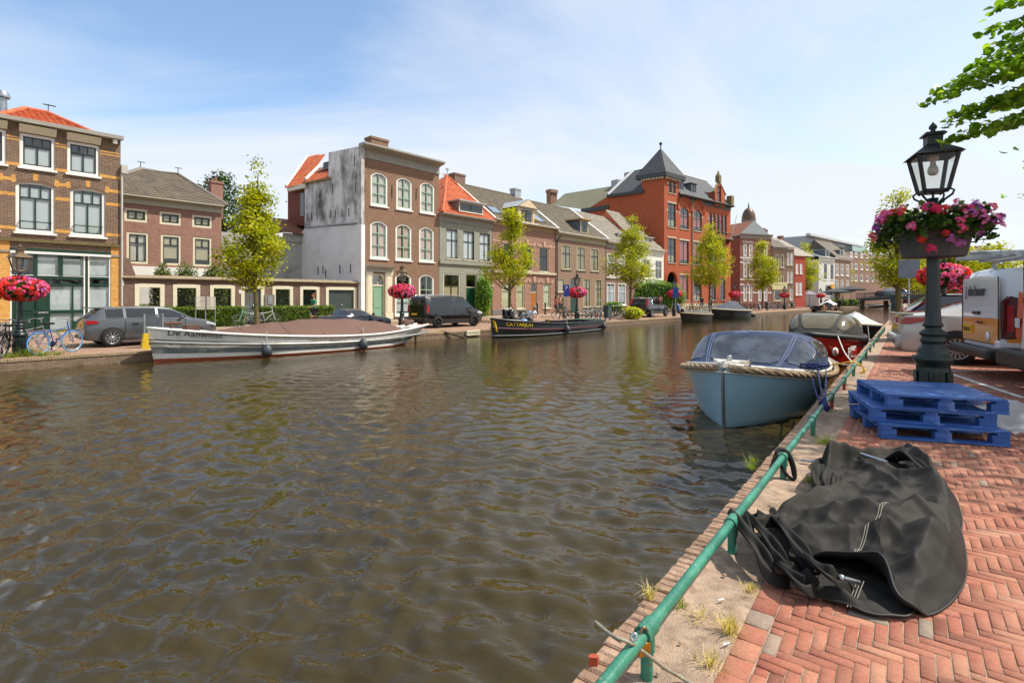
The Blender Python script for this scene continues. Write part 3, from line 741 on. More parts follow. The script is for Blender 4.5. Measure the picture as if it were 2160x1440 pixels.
for a,b in((SX(1050),A.x1+.01),(SX(-122),SX(94))):
 mb.box(a,b,-.06,-.021,SZ(1100,280),SZ(1100,262));mb.box(a,b,-.05,-.021,.0,.45)
A.part('pilaster_stone',mb,M('grey_stone','8b867c',.8,dirt='5e5a52'))
mb=MB();mb.box(A.x0,A.x1+.02,-.12,-.004,SZ(1100,185),SZ(1100,163));A.part('shop_ledge',mb,M('mossy_brick','6a5e3a',.9,var=.3,vs=8))
mb=MB();mb.tube([(A.x1+.03,-.08,.3),(A.x1+.03,-.08,TOPA-1.6)],.05,8);A.part('downpipe',mb,GUT)
mb=MB();mb.box(A.x1+.0,A.x1+.25,-.2,.1,TOPA-1.6,TOPA-1.2);A.part('pipe_hopper',mb,GUT)
BR_C=brick('pink_brick','8a5f50','a17766','a88f80',var=0.4,dirt='75564a',damt=0.35)
BRT=tiles('brown_tile','5a5045','6d6152',0.26,0.18,'7d7258',0.5)
C=House('garden_house','red brick house with dark hipped roof set back behind the garden wall',Pl(468,17.0),225,467,0.6)
C1=C.row(Z1,[(1178,1157,1405,1305),(1517,1193,1720,1335),(1825,1228,2012,1360)])
C2=C.row(Z2,[(1205,38,1408,345),(1525,58,1722,365),(1830,85,2013,370)])
HC=C.z(Z1(2095,1215));C.walls(BR_C,HC,9.5,rev=.16)
for o in C1:C.win(o,CREAM,NEARBLACK,(0.5,),(),.13,.10,.03,None,BEIGE,(0,1))
for i,o in enumerate(C2):C.win(o,CREAM,NEARBLACK,(),(0.68,),.13,.06,.03,None,CURT if i==0 else BEIGE,(0,1) if i==0 else(0.18,1),top_cols=(0.5,),curtain=(i==0))
C.cornice(M('pale_cornice','b3ae9c',.6,var=.06),HC,C.z(Z1(2120,1150)),.5)
ra,rb=C.pl.un(Z1(1335,795),4.6),C.pl.un(Z1(1690,850),4.6);he=C.z(Z1(2120,1150))+.02
xl,xr=C.x0-.2,C.x1+.3;mb=MB();zr=(ra[1]+rb[1])/2-C.zb
xl=min(xl,ra[0]-4)
mb.add([(xl,-.4,he),(xr,-.4,he),(rb[0],4.6,zr),(ra[0],4.6,zr),(xr,9.6,he),(xl,9.6,he)],[(0,1,2,3),(1,4,2),(4,5,3,2),(0,5,4,1)])
mb.add([(xl,-.4,he),(ra[0],4.6,zr),(xl,9.6,he)],[(2,0,1)],1)
tiled(mb,[(xl,-.4,he),(xr,-.4,he),(rb[0],4.6,zr),(ra[0],4.6,zr)],.28,.34)
ro=C.part('roof',mb,[BRT,ORT]);mb=MB();mb.tube([(xl,-.4,he),(ra[0],4.6,zr+.03),(rb[0],4.6,zr+.03),(xr,-.4,he)],.12,6);C.part('ridge_tiles',mb,M('ridge_grey','77706a',.8),ro)
for q in(ra,rb):
 mb=MB();mb.tube([(q[0],4.6,zr),(q[0],4.6,zr+.5)],.025,6);mb.tube([(q[0]-.2,4.6,zr+.48),(q[0]+.25,4.6,zr+.48)],.025,6);C.part('roof_vent',mb,BLACK)
ca=C.pl.un(Z1(2045,1050),3.0);C.chimney(ca[0],3.0,.8,.7,he-.5,C.pl.un(Z1(2045,915),3.0)[1]-C.zb,BR_C,1)
mb=MB();mb.box(C.x0,C.x1+.02,-.05,-.004,0,C.z(Z2(1830,385)));C.part('plinth',mb,WHITE)
BR_B=brick('purple_brick','5f463c','7b5d4f','9c8a7a',var=0.4,dirt='4a372e',damt=0.4)
B=House('garden_wall','long low brown brick garden wall with cream framed openings closed by wire mesh',Pl(757),257.5,756.4,street(8,10.5),'wall')
bo=B.row(Z2,[(1290,540,1550,830),(1650,540,1890,830),(1985,540,2235,830)]);bo=[(o[0],o[1],.95,o[3]) for o in bo];B.ops=list(bo)
b2=[(*B.un(Z4(x0,188))[:1],*B.un(Z4(x1,188))[:1]) for x0,x1 in((310,525),(608,797),(870,1048),(1115,1400))]
zt_=bo[0][3]
dops=[(b2[0][0],b2[0][1],.02,zt_),(b2[1][0],b2[1][1],.95,zt_),(b2[2][0],b2[2][1],.95,zt_),(b2[3][0],b2[3][1],.02,zt_)]
B.ops+=dops;HB=B.z(Z2(1500,492))
mb=MB();wallface(mb,B.x0,B.x1,0,HB,B.ops,.30);wallface(mb,B.x0,B.x1,0,HB,B.ops,.0,y=.30)
B.part('wall',mb,BR_B)
HC_=B.z(Z2(1500,452));mb=MB();mb.prism([(-.14,HB),(-.18,HB+.06),(.15,HC_),(.48,HB+.06),(.44,HB)],B.x0,B.x1,'x')
B.part('coping',mb,M('coping_tile','8a7a62',.85,var=.25,vs=12,bump=.6,bs=25,dirt='5e543c'))
mb=MB();xa,xb=B.un(Z2(1158,450))[0],B.un(Z2(1285,450))[0];mb.prism([(xa,HB),(xb,HB),(xb,HC_+.02),(xa+.3,B.z(Z2(1215,290))),(xa,B.z(Z2(1160,285)))],.0,.32);B.part('wall_end',mb,BR_B)
MESHM=M('wire_mesh','2a2c2a',.5)
for o in bo+dops:
 mb=MB();f=.17
 mb.box(o[0]-.02,o[0]+f,-.03,.12,o[2],o[3]);mb.box(o[1]-f,o[1]+.02,-.03,.12,o[2],o[3]);mb.box(o[0]+f,o[1]-f,-.03,.12,o[3]-f,o[3]+.02)
 w=B.part('opening_frame',mb,CREAM);mb=MB();a,b,c,d=o[0]+f,o[1]-f,o[2],o[3]-f
 if o in(dops[0],dops[3]):
  n=2 if o is dops[3] else 1;ww=(b-a)/n
  for i in range(n):
   mb.box(a+i*ww+.01,a+(i+1)*ww-.01,.10,.16,c,d)
   for k in range(6):mb.box(a+i*ww+.02+k*ww/6,a+i*ww+k*ww/6+ww/6,.09,.10,c+.02,d-.02)
  g=B.part('garden_door',mb,M('slate_door','3c4744',.5,var=.1) if o is dops[3] else M('grey_door','5b625f',.5,var=.15,dirt='6b4a38',dscale=1.2))
  mb=MB();mb.sphere(((a+b)/2+.06,.07,c+1.0),.06,8,6);B.part('handle',mb,M('steel','b9bcbc',.3,.9),g)
 else :
  x=a;s_=.085
  while x<b+(d-c):
   for sg in(1,-1):
    p,q=((x,c),(x-(d-c),d)) if sg>0 else((x-(d-c),c),(x,d))
    if p[0]>q[0]:p,q=q,p
    if q[0]<a or p[0]>b:continue
    m_=(q[1]-p[1])/(q[0]-p[0])
    if p[0]<a:p=(a,p[1]+m_*(a-p[0]))
    if q[0]>b:q=(b,p[1]+m_*(b-p[0]))
    mb.tube([(p[0],.10,p[1]),(q[0],.10,q[1])],.005,3,cap=False)
   x+=s_
  B.part('wire_mesh',mb,MESHM,w)
for px_,nm in((Z4(575,335),'intercom'),):
 x,z=B.un(px_);mb=MB();mb.box(x-.28,x+.28,-.10,-.004,z-.38,z+.38);mb.box(x-.12,x+.12,-.13,-.101,z-.2,z+.25,1);B.part(nm,mb,[M('box_grey','7b756b',.5),M('steel','b9bcbc',.3,.9)])
mb=MB()
for px_ in(Z2(1163,528),Z4(298,248)):
 x,z=B.un(px_);mb.box(x-.06,x+.06,-.02,-.004,z-.1,z+.1)
B.part('number_plate',mb,WHITE)
PLG=M('weathered_plaster','a8a6a0',.85,var=.1,vs=1.5,dirt='6f6e68',dscale=.6,damt=.8)
PB=House('plaster_outbuilding','low grey plastered outbuilding with lean-to tile roof behind the garden wall',Pl(640,17.5),466,640,.6,'outbuilding')
PB.walls(PLG,PB.z(Z3(160,762)),5.5)
zq=PB.z(Z3(700,770));xq0,xq1=PB.un(Z3(690,780))[0],PB.x1+.6
mb=MB();mb.add([(xq0,-.35,zq),(xq1,-.35,zq),(xq1,3,zq+1.5),(xq0,3,zq+1.5),(xq0,3,zq),(xq1,3,zq)],[(0,1,2,3),(0,3,4),(1,5,2)]);PB.part('lean_to_roof',mb,tiles('mixed_tile','6a4a38','a0603a',.25,.16,'5d5446',.7))
mb=MB();mb.box(xq0+.1,xq1,-.1,-.003,PB.z(Z3(160,762))-.3,zq);PB.part('lean_to_wall',mb,PLG)
BR_E=brick('warm_brown_brick','76543f','8f6d55','9f8c78',var=0.45,dirt='a88a76',damt=0.25)
E=House('tall_brown_house','tall three bay brown brick house with arched sage windows and stained white side wall',Pl(757),757,926,.64)
e1=E.row(Z3,[(1538,190,1700,530),(1782,235,1930,565),(2007,275,2143,590)],.30);e2=E.row(Z3,[(1535,655,1698,1022),(1775,680,1927,1037),(1998,705,2140,1045)],.30)
e3=E.row(Z4,[(1770,78,1925,462),(1997,80,2140,470)],.30)
dr=E.row(Z4,[(1545,75,1672,488)])[0];E.ops.remove(dr);dr=(dr[0],dr[1],.05,dr[3]);E.ops.append(dr)
HE=E.z((757,330));HEt=E.z((757,303));E.walls(BR_E,HE,9.5,rev=.2,left=False)
for i,o in enumerate(e1+e2):E.win(o,WHITE,SAGE,(0.5,),(0.33,0.68),.13,.06,.02,WHITE,M('lace_pink','d3b9ae',.85,var=.15,vs=14) if i>2 else CURT,(0,.95),curtain=True)
for o in e3:E.win(o,WHITE,SAGE,(0.5,),(0.30,0.62),.13,.06,.02,WHITE,BLIND,(0.05,.5))
a,b,c,d=dr
mb=MB();ar=arcpts(a+.08,b-.08,d-.45,.38);mb.box(a,a+.08,.04,.2,c,d);mb.box(b-.08,b,.04,.2,c,d)
for k in range(len(ar)-1):mb.prism([ar[k],ar[k+1],(ar[k+1][0],d),(ar[k][0],d)],.04,.2)
mb.box(a+.08,b-.08,.06,.18,c+2.28,c+2.38);mb.box((a+b)/2-.025,(a+b)/2+.025,.08,.14,c+2.38,d-.1)
tr_=E.part('fanlight',mb,CREAM);mb=MB();mb.box(a+.08,b-.08,.10,.105,c+2.38,d-.06);E.part('pane',mb,G_DARK,tr_)
mb=MB();GD=M('green_door','7fa48a',.4,var=.06);mb.box(a+.08,b-.08,.10,.16,c,c+2.28)
o_=arcpts(a+.24,b-.24,c+2.0,.12);mb.prism([(a+.24,c+.75),(b-.24,c+.75)]+list(reversed(o_)),.075,.099);mb.box(a+.24,b-.24,.075,.099,c+.15,c+.6)
do=E.part('door',mb,GD);mb=MB();mb.sphere((a+.2,.05,c+1.05),.05,8,6);E.part('handle',mb,M('brass','b08d45',.3,1.0),do)
mb=MB()
for xa,xb in((1490,1545),(1672,1735)):
 p,q=E.un(Z4(xa,300))[0],E.un(Z4(xb,300))[0];mb.box(p,q,-.12,-.003,0,d+.1);mb.box(p+.1,q-.1,-.15,-.121,.5,d-.15);mb.box(p-.04,q+.04,-.18,-.122,0,.45);mb.box(p-.04,q+.04,-.17,-.122,d-.1,d+.1)
E.part('door_pilaster',mb,CREAM)
p,q=E.un(Z4(1480,60))[0],E.un(Z4(1745,60))[0];zc0,zc1=E.z(Z4(1465,70)),E.z(Z4(1465,-10));mb=MB()
mb.prism([(-.003,d+.102),(-.14,d+.102),(-.14,zc1-.2),(-.45,zc1-.12),(-.5,zc1),(-.003,zc1+.03)],p,q,'x');E.part('door_entablature',mb,M('grey_white','a9a598',.6,dirt='7d796c'))
mb=MB();mb.box(a-.2,b+.2,-.35,-.003,-.1,.05);E.part('doorstep',mb,M('grey_stone','8b867c',.8))
E.cornice(M('cornice_board','98958d',.6,var=.08,vs=5,dirt='77736a'),HE,HEt,.75,name='cornice')
mb=MB();mb.box(E.x0-.01,E.x0+.2,-.02,-.002,0,HE);E.part('corner_plaster',mb,M('white_plaster','d8d8d6',.8,var=.05,dirt='a9a8a2'))
E.anchors([(E.un(Z3(x,y))[0],E.z(Z3(x,y))) for x,y in((1480,330),(1740,375),(1970,405))],.9)
CH=tiles('dark_tile','4e463d','635a4e',.26,.18,'736a52',.5)
mb=MB();mb.add([(E.x0+.3,.6,HE),(E.x1,.6,HE),(E.x1,5,HE+1.5),(E.x0+2.4,5,HE+1.5),(E.x1,9.4,HE),(E.x0+.3,9.4,HE)],[(0,1,2,3),(1,4,2),(4,5,3,2),(5,0,3)]);E.part('roof',mb,CH)
x_=E.un(Z3(1690,0))[0];E.chimney(E.x0+3.1,2.5,1.5,.8,HE-.2,zt(820,300,13)-E.zb,BR_E,0)
SP=Pl(757,vp=-350)
def poly_side(h,sp,pts,off,th,name,mat,parent=None):
 f=[sideP(h,sp,p,off) for p in pts];b=[sideP(h,sp,p,off)-(sideP(h,sp,p,off)-sideP(h,sp,p,off)) for p in pts]
 nn=Vector((sp.n[0],sp.n[1]));c_,s_=math.cos(h.pl.ang),math.sin(h.pl.ang);nl=Vector((nn.x*c_+nn.y*s_,-nn.x*s_+nn.y*c_,0))
 b=[q-nl*th for q in f];n=len(f);mb=MB()
 mb.add(f+b,[tuple(range(n)),tuple(range(2*n-1,n-1,-1))]+[(i,(i+1)%n,n+(i+1)%n,n+i) for i in range(n)])
 return h.part(name,mb,mat,parent)
WPL,t_,b_=newmat('stained_white_plaster')
tc=nd(t_,'ShaderNodeTexCoord');mp=nd(t_,'ShaderNodeMapping');t_.links.new(tc.outputs['Object'],mp.inputs[0]);mp.inputs['Scale'].default_value=(1.3,1.3,.5)
n1=nd(t_,'ShaderNodeTexNoise',Scale=.8,Detail=10.0,Roughness=.72);t_.links.new(mp.outputs[0],n1.inputs['Vector'])
n2=noisefac(t_,.35,3)
s_=mth(t_,'ADD',mth(t_,'MULTIPLY',n1.outputs[0],.8),mth(t_,'MULTIPLY',n2,.6))
cs=ramp(t_,s_,[(.64,lin('dedcd8')),(.76,lin('a3a19d')),(.90,lin('4b4a48'))]);t_.links.new(cs,b_.inputs['Base Color']);b_.inputs['Roughness'].default_value=.9
t_.links.new(bumpn(t_,noisefac(t_,9,6),.3,.02),b_.inputs['Normal'])
WP2=M('clean_white_plaster','e4e4e2',.85,var=.05,vs=1.2,bump=.2,bs=6,dirt='b5b4b0',dscale=.9,damt=.4)
poly_side(E,SP,[Z3(x,y) for x,y in((1449,700),(1449,-55),(1140,8),(1137,252),(912,300),(912,715),(1400,690))],0,.25,'side_wall',WPL)
poly_side(E,SP,[Z3(x,y) for x,y in((1449,1590),(1449,690),(915,722),(880,770),(880,1480))],.06,.30,'side_wall',WP2)['label']='clean white lower half of the side wall'
poly_side(E,SP,[Z3(x,y) for x,y in((1400,668),(912,714),(912,724),(1400,680))],.14,.2,'ledge',LEAD)
mb=MB()
for x,y,hh in[(x,620-(x-930)*.11,75) for x in(935,975,1030,1085,1155,1205,1265,1330)]+[(1385,90,110),(1395,340,110),(1390,530,130),(1245,1115,80),(1345,1110,80),(1085,1120,75),(1110,1155,75),(1035,1125,75),(940,315,60),(1175,350,90)]:
 p,q=sideP(E,SP,Z3(x,y-hh/2),.10),sideP(E,SP,Z3(x+(6 if x in(1035,) else 0),y+hh/2),.10);mb.tube([p,q],.03,4)
E.part('wall_anchor',mb,BLACK,step=3)
RD=brick('red_wing_brick','6e2f22','84402f','8a6a5c',var=.4)
def polyq(h,sp,pts,name,mat):
 mb=MB();q=[sideP(h,sp,p,o_) for p,o_ in pts];mb.add(q,[tuple(range(len(pts)))])
 if name=='wing_roof':tiled(mb,q,.28,.36,.05,.04)
 return h.part(name,mb,mat)
poly_side(E,SP,[Z3(x,y) for x,y in((915,700),(915,305),(752,340),(752,700))],-.3,.3,'wing_wall',RD)
polyq(E,SP,[(Z3(745,335),.1),(Z3(915,302),.1),(Z3(1110,22),-3.5),(Z3(940,50),-3.5)],'wing_roof',ORT)
polyq(E,SP,[(Z3(905,290),.1),(Z3(1140,242),.1),(Z3(1140,150),-1.2),(Z3(1060,165),-1.2)],'wing_roof',ORT)
poly_side(E,SP,[Z3(x,y) for x,y in((915,300),(915,342),(745,378),(745,335))],.15,.3,'wing_cornice',CREAM)
poly_side(E,SP,[Z3(x,y) for x,y in((1142,240),(1142,256),(905,304),(905,288))],.2,.3,'wing_gutter',M('ochre_board','9a7a45',.6))
poly_side(E,SP,[Z3(x,y) for x,y in((905,390),(905,610),(870,615),(870,395))],-.25,.1,'window',M('dormer_glass','2b3338',.06,spec=.9,var=.3))
mb=MB()
for(p,o1),(q,o2) in(((Z3(738,330),.1),(Z3(935,40),-3.5)),((Z3(920,262),.1),(Z3(1078,110),-1.9))):mb.tube([sideP(E,SP,p,o1),sideP(E,SP,q,o2)],.14,4)
E.part('verge',mb,WHITE)
polyq(E,SP,[(Z3(1142,90),-1.0),(Z3(1142,225),-1.0),(Z3(1088,235),-1.0),(Z3(1088,105),-1.0)],'wing_dormer',M('dormer_dark','3f4650',.5))
GRP=M('grey_plaster','8d8e80',.85,var=.06,vs=1.2,bump=.15,bs=8,dirt='77786c',dscale=.7,damt=.4)
Fh=House('grey_house','grey plastered house with wide cornice and orange hipped roof',Pl(757),926.5,1037.5,.59)
f1=Fh.row(Z5,[(318,738,452,1068),(500,752,627,1075),(675,770,800,1085)]);f2=Fh.row(Z5,[(285,1215,467,1545)]);fd=Fh.row(Z6,[(605,88,720,420)])[0];Fh.ops.remove(fd);fd=(fd[0],fd[1],.05,fd[3]);Fh.ops.append(fd)
fr2=Fh.row(Z6,[(790,75,880,205)])[0];od=(fr2[0]+.3,fr2[1]-.1,.05,2.2);Fh.ops.append(od)
HF0=Fh.z(Z5(265,650));HF=Fh.z(Z5(240,560));Fh.walls(GRP,HF0,9.5,rev=.16)
SL=M('pale_blind','c4cccc',.7,var=.05)
for o in f1:Fh.win(o,TAUPE,DKGREEN,(0.5,),(0.64,),.06,.05,.06,STONE,SL,(0,.97))
Fh.win(f2[0],CREAM,NEARBLACK,(0.5,),(0.62,),.10,.05,.04,STONE,BEIGE,(0,.6))
Fh.door(fd,M('bottle_green','1f5138',.3),CREAM,.68,3);Fh.win(fr2,CREAM,M('ochre_board','9a7a45',.6),(),(.6,),.09,.05,.04,CREAM,BEIGE,(0,1));OAK=M('oak_door','a8662a',.45,var=.15,vs=9);Fh.door(od,OAK,CREAM,None,4)
Fh.cornice(GREYW,HF0,HF,.55)
Fh.band('string_course',GRP,Fh.z(Z5(265,1110)),Fh.z(Z5(265,1070)),.14);Fh.band('plinth',M('grey_stone','8b867c',.8),0,.5,.04,Fh.x0,fd[0]-.02)
mb=MB()
for i in range(4):
 x=Fh.x0+.02+i*(Fh.x1-Fh.x0-.3)/3;mb.box(x,x+.14,-.03,-.003,Fh.z(Z5(265,1065)),HF0)
Fh.part('pilaster_strip',mb,GRP)
a1=Fh.pl.un(Z5(325,165),4.8);zr=a1[1]-Fh.zb
mb=MB();mb.add([(Fh.x0-.05,-.4,HF),(Fh.x1+.1,-.4,HF),(a1[0]+.25,4.8,zr),(a1[0]-.25,4.8,zr),(Fh.x1+.1,9.6,HF),(Fh.x0-.05,9.6,HF)],[(0,1,2,3),(1,4,2),(4,5,3,2),(5,0,3)])
tiled(mb,[(Fh.x0-.05,-.4,HF),(Fh.x1+.1,-.4,HF),(a1[0]+.25,4.8,zr),(a1[0]-.25,4.8,zr)],.26,.34,.05,.04)
ro=Fh.part('roof',mb,ORT);mb=MB();mb.tube([(Fh.x0,-.4,HF+.05),(a1[0],4.8,zr+.05),(Fh.x1+.1,-.4,HF+.05)],.12,6);Fh.part('ridge_tiles',mb,ORT,ro)
mb=MB();mb.tube([(a1[0],4.8,zr),(a1[0],4.8,zr+.7)],.03,6);mb.tube([(a1[0]-.2,4.8,zr+.65),(a1[0]+.2,4.8,zr+.65)],.04,6);Fh.part('roof_vent',mb,BLACK)
q0,q1=Fh.pl.un(Z5(405,565),.3),Fh.pl.un(Z5(665,450),.3);Fh.dormer(q0[0],q1[0],q0[1]-Fh.zb+.1,Fh.pl.un(Z5(405,440),.3)[1]-Fh.zb,-.2,.3,3.0,M('lead_cheek','7c7f80',.6),CREAM,cols=(.5,),sash=DKGREEN,over=.2)
PK=brick('rose_brick','8a6150','a07864','ad9686',var=0.4,dirt='80564a',damt=.3)
Gh=House('rose_brick_house','rose brick house with carved stone lintels, oak doors and ornate white dormer',Pl(757),1038.5,1171.5,.56)
g1=Gh.row(Z5,[(1140,915,1245,1190),(1325,925,1425,1205)]);w=g1[1][0]-g1[0][0];o=g1[0];g0=(o[0]-w,o[1]-w,*o[2:]);Gh.ops.append(g0)
g2=Gh.row(Z6,[(985,170,1055,450),(1120,175,1215,440),(1405,180,1480,440)]);gd=Gh.row(Z6,[(1275,175,1340,480)])[0];Gh.ops.remove(gd);gd=(gd[0],gd[1],.05,gd[3]);Gh.ops.append(gd)
HG=Gh.z(Z5(1520,790));Gh.walls(PK,HG,9.5,rev=.16)
for o in g1+[g0]:Gh.win(o,CREAM,NEARBLACK,(),(0.62,),.07,.07,.05,STONE,None)
for o in g2:Gh.win(o,CREAM,TAUPE,(),(0.68,),.07,.06,.05,CREAM,M('pale_green_curtain','bcbd94',.8,var=.1,vs=9),(0,1))
Gh.door(gd,OAK,CREAM,.68,3)
mb=MB()
for o in g1+[g0]+g2+[gd]:
 x0,x1,zt2=o[0],o[1],o[3];c=(x0+x1)/2
 mb.prism([(c-.12,zt2+.05),(c+.12,zt2+.05),(c+.2,zt2+.55),(c-.2,zt2+.55)],-.08,-.003)
 for sg in(-1,1):e_=c+sg*(x1-x0)/2;mb.prism([(e_,zt2+.02),(e_+sg*.3,zt2+.02),(e_+sg*.5,zt2+.34),(e_+sg*.3,zt2+.34)],-.06,-.003)
 for z in(o[2]+.4,o[2]+1.0,o[3]-.45):
  for xx in(x0-.2,x1+.04):mb.box(xx,xx+.16,-.02,-.003,z,z+.14)
Gh.part('carved_stone',mb,M('carved_pink_stone','b99483',.8,var=.1))
bands(Gh,'stone_band',M('carved_pink_stone','b99483',.8),[Gh.z(Z5(1450,930))],.14,.02)
Gh.band('string_course',STONE,Gh.z(Z5(1440,1235)),Gh.z(Z5(1440,1212)),.16);Gh.band('plinth',M('dark_stone','6f6c66',.8),0,.55,.04,Gh.x0,gd[0]-.1)
Gh.cornice(M('ochre_cornice','a08a6a',.6,var=.08),HG,Gh.z(Z5(1520,745)),.5,gutter=GUT)
ze=Gh.z(Z5(1520,745));ra,rb=Gh.pl.un(Z5(590,290),4.8),Gh.pl.un(Z5(1210,400),4.8)
mb=MB();zr=(ra[1]+rb[1])/2-Gh.zb;rx0,rx1=Gh.x0-1.0,Gh.x1
MT=tiles('mossy_tile','5a5348','6e6556',.26,.18,'7b6a4a',.6)
Gh.roof(MT,ze,zr,9.8,yr=4.8,y0=-.4,verge=WHITE,x0=Gh.x0,tile=True)
cx=Gh.pl.un(Z5(545,250),4.8);Gh.chimney(Gh.x0+.3,4.8,1.3,.8,zr-.8,cx[1]-Gh.zb+.7,brick('chimney_brick','5b3f35','73524a'),0);Gh.chimney(Gh.x1-.5,4.8,.9,.7,zr-.5,zr+.75,LEAD,0)
p0,p1=Gh.pl.un(Z5(1085,715),-.1),Gh.pl.un(Z5(1290,715),-.1);x0,x1=p0[0],p1[0];z0=ze+.15;z1=Gh.pl.un(Z5(1190,520),-.1)[1]-Gh.zb;xm=(x0+x1)/2;hw=(x1-x0)/2
Gh.dormer(xm-hw*.62,xm+hw*.62,z0,z1,.0,0,3.6,M('slate_cheek','5a616a',.6),CREAM,cols=(.5,),roofm=LEAD,over=.1)
mb=MB();mb.prism([(x0,z1+.12),(x1,z1+.12),(xm,z1+.12+hw*.55)],-.35,0.3);
for sg in(-1,1):mb.box(xm+sg*hw*.62,xm+sg*hw*.86,-.12,.1,z0+.1,z1+.1);mb.lathe([(.01,-.1),(.34,-.1),(.34,.05),(.01,.05)],12,(xm+sg*hw*1.0,.0,z0+.5))
mb.box(x0-.3,x1+.3,-.2,.1,z0-.15,z0+.1)
Gh.part('carved_dormer_front',mb,M('dormer_stone','cdb99a',.75,var=.12,vs=8))
mb=MB()
for sg in(-1,1):mb.add([(xm,-.36,z1+.15+hw*.55),(xm+sg*hw*1.12,-.36,z1+.08),(xm+sg*hw*1.12,2.6,z1+.08),(xm,2.6,z1+.15+hw*.55)],[(0,1,2,3)])
Gh.part('dormer_roof',mb,LEAD)
def skylight(h,xa,xb,fa,fb,ze,zr,yr,y0=-.4):
 mb=MB();P=lambda f,o:(y0+(yr-y0)*f-o*.55,ze+(zr-ze)*f+o*.8)
 (ya,za),(yb,zb2)=P(fa,.1),P(fb,.1);mb.add([(xa,ya,za),(xb,ya,za),(xb,yb,zb2),(xa,yb,zb2)],[(0,1,2,3)],1)
 (ya,za),(yb,zb2)=P(fa,.08),P(fb,.08);mb.tube([(xa,ya,za),(xb,ya,za),(xb,yb,zb2),(xa,yb,zb2)],.07,4,closed=True)
 return h.part('skylight',mb,[M('skylight_frame','4a4d50',.5),M('skylight_glass','6f8192',.08,spec=.8)])
skylight(Gh,Gh.un(Z5(800,600))[0]+.8,Gh.un(Z5(890,600))[0]+1.0,.18,.36,ze,zr,4.8);skylight(Gh,Gh.un(Z5(1290,660))[0]+.5,Gh.un(Z5(1400,660))[0]+.3,.14,.36,ze,zr,4.8)
BRH=brick('tan_brick','806553','977a66','a39382',var=0.45,dirt='6f5646',damt=.35)
Hh=House('tan_brick_house','plain tan brick house with tall cream windows and one box dormer',Pl(757),1172.5,1276.5,.56)
h1=Hh.row(Z5,[(1568,905,1670,1180),(1730,920,1827,1187),(1882,937,1972,1193)]);h2=Hh.row(Z6,[(1820,132,1895,430),(1940,142,2015,430)])
h3=Hh.row(Z6,[(1545,130,1625,272)]);hd=Hh.row(Z6,[(1685,130,1755,440)])[0];Hh.ops.remove(hd);hd=(hd[0],hd[1],.05,hd[3]);Hh.ops.append(hd)
sd=Hh.row(Z6,[(1545,335,1620,510)])[0];Hh.ops.remove(sd);sd=(sd[0],sd[1],.05,sd[3]);Hh.ops.append(sd)
HH0=Hh.z(Z5(2030,915));HH=Hh.z(Z5(2030,855));Hh.walls(BRH,HH0,9.5,rev=.14)
YC=M('yellow_cream','d3c68f',.5,var=.05)
for o in h1+h2:Hh.win(o,YC,NEARBLACK,(.5,),(.66,),.09,.05,.03,M('grey_sill','7f8580',.7),M('dim_curtain','8d8668',.85,var=.2,vs=9),(0,1))
Hh.win(h3[0],CREAM,NEARBLACK,(),(),.08,.05,.03,STONE,BEIGE,(0,1));Hh.door(hd,M('teal_door','24433f',.35),CREAM,.68,2);Hh.door(sd,DKGREEN,CREAM,None,2)
Hh.cornice(M('khaki_cornice','a39c80',.6,var=.06),HH0,HH,.45,gutter=GUT);Hh.band('plinth',M('dark_stone','6f6c66',.8),0,.45,.04,h2[0][0]-.3)
ra,rb=Hh.pl.un(Z5(1300,475),4.8),Hh.pl.un(Z5(1720,520),4.8);zr=(ra[1]+rb[1])/2-Hh.zb
Hh.roof(MT,HH+.05,zr,9.8,yr=4.8,y0=-.4,verge=WHITE,tile=True)
q0,q1=Hh.pl.un(Z5(1730,790),.6),Hh.pl.un(Z5(1812,790),.6);Hh.dormer(q0[0],q1[0],q0[1]-Hh.zb+.1,Hh.pl.un(Z5(1730,640),.6)[1]-Hh.zb,.15,.6,3.6,M('slate_cheek','5a616a',.6),YC,roofm=M('ochre_board','9a7a45',.6),over=.3)
mb=MB();mb.tube([(Hh.x0+.05,-.12,.2),(Hh.x0+.05,-.12,HH0-.2),(Hh.x0+.4,-.3,HH0+.3)],.06,8);Hh.part('downpipe',mb,BLACK)
BRI=brick('plum_brick','6e5148','86685c','a08f82',var=0.4)
Ih=House('small_plum_house','small plum brick house with white sills and pale hipped tile roof',Pl(757),1277.5,1344,.56)
i1=Ih.row(Z7,[(660,1100,738,1330),(770,1110,838,1335)]);i2=Ih.row(Z8,[(100,275,185,508),(215,280,300,510)])
HI=Ih.z(Z7(650,1040));HI1=Ih.z(Z7(650,985));Ih.walls(BRI,HI,9.0,rev=.14)
for o in i1+i2:Ih.win(o,WHITE,WHITE,(.5,),(.62,),.11,.06,.02,WHITE,M('blue_blind','a9b3bb',.8),(.1,.9))
Ih.band('string_course',WHITE,Ih.z(Z7(650,1345)),Ih.z(Z7(650,1328)),.12);Ih.cornice(GREYW,HI,HI1,.4)
PT=tiles('pale_tile','8a8276','a39a8a',.28,.2,'6f675a',.5)
p=Ih.pl.un(Z7(655,755),4.5);zr=p[1]-Ih.zb;mb=MB();X0,X1=Ih.x0,Ih.x1
mb.add([(X0,-.3,HI1),(X1+.1,-.3,HI1),(p[0],4.5,zr),(X0,4.5,zr),(X1+.1,9,HI1),(X0,9,HI1)],[(0,1,2,3),(1,4,2),(4,5,3,2),(5,0,3)]);tiled(mb,[(X0,-.3,HI1),(X1+.1,-.3,HI1),(p[0],4.5,zr),(X0,4.5,zr)],.34,.36,.05,.04);Ih.part('roof',mb,PT)
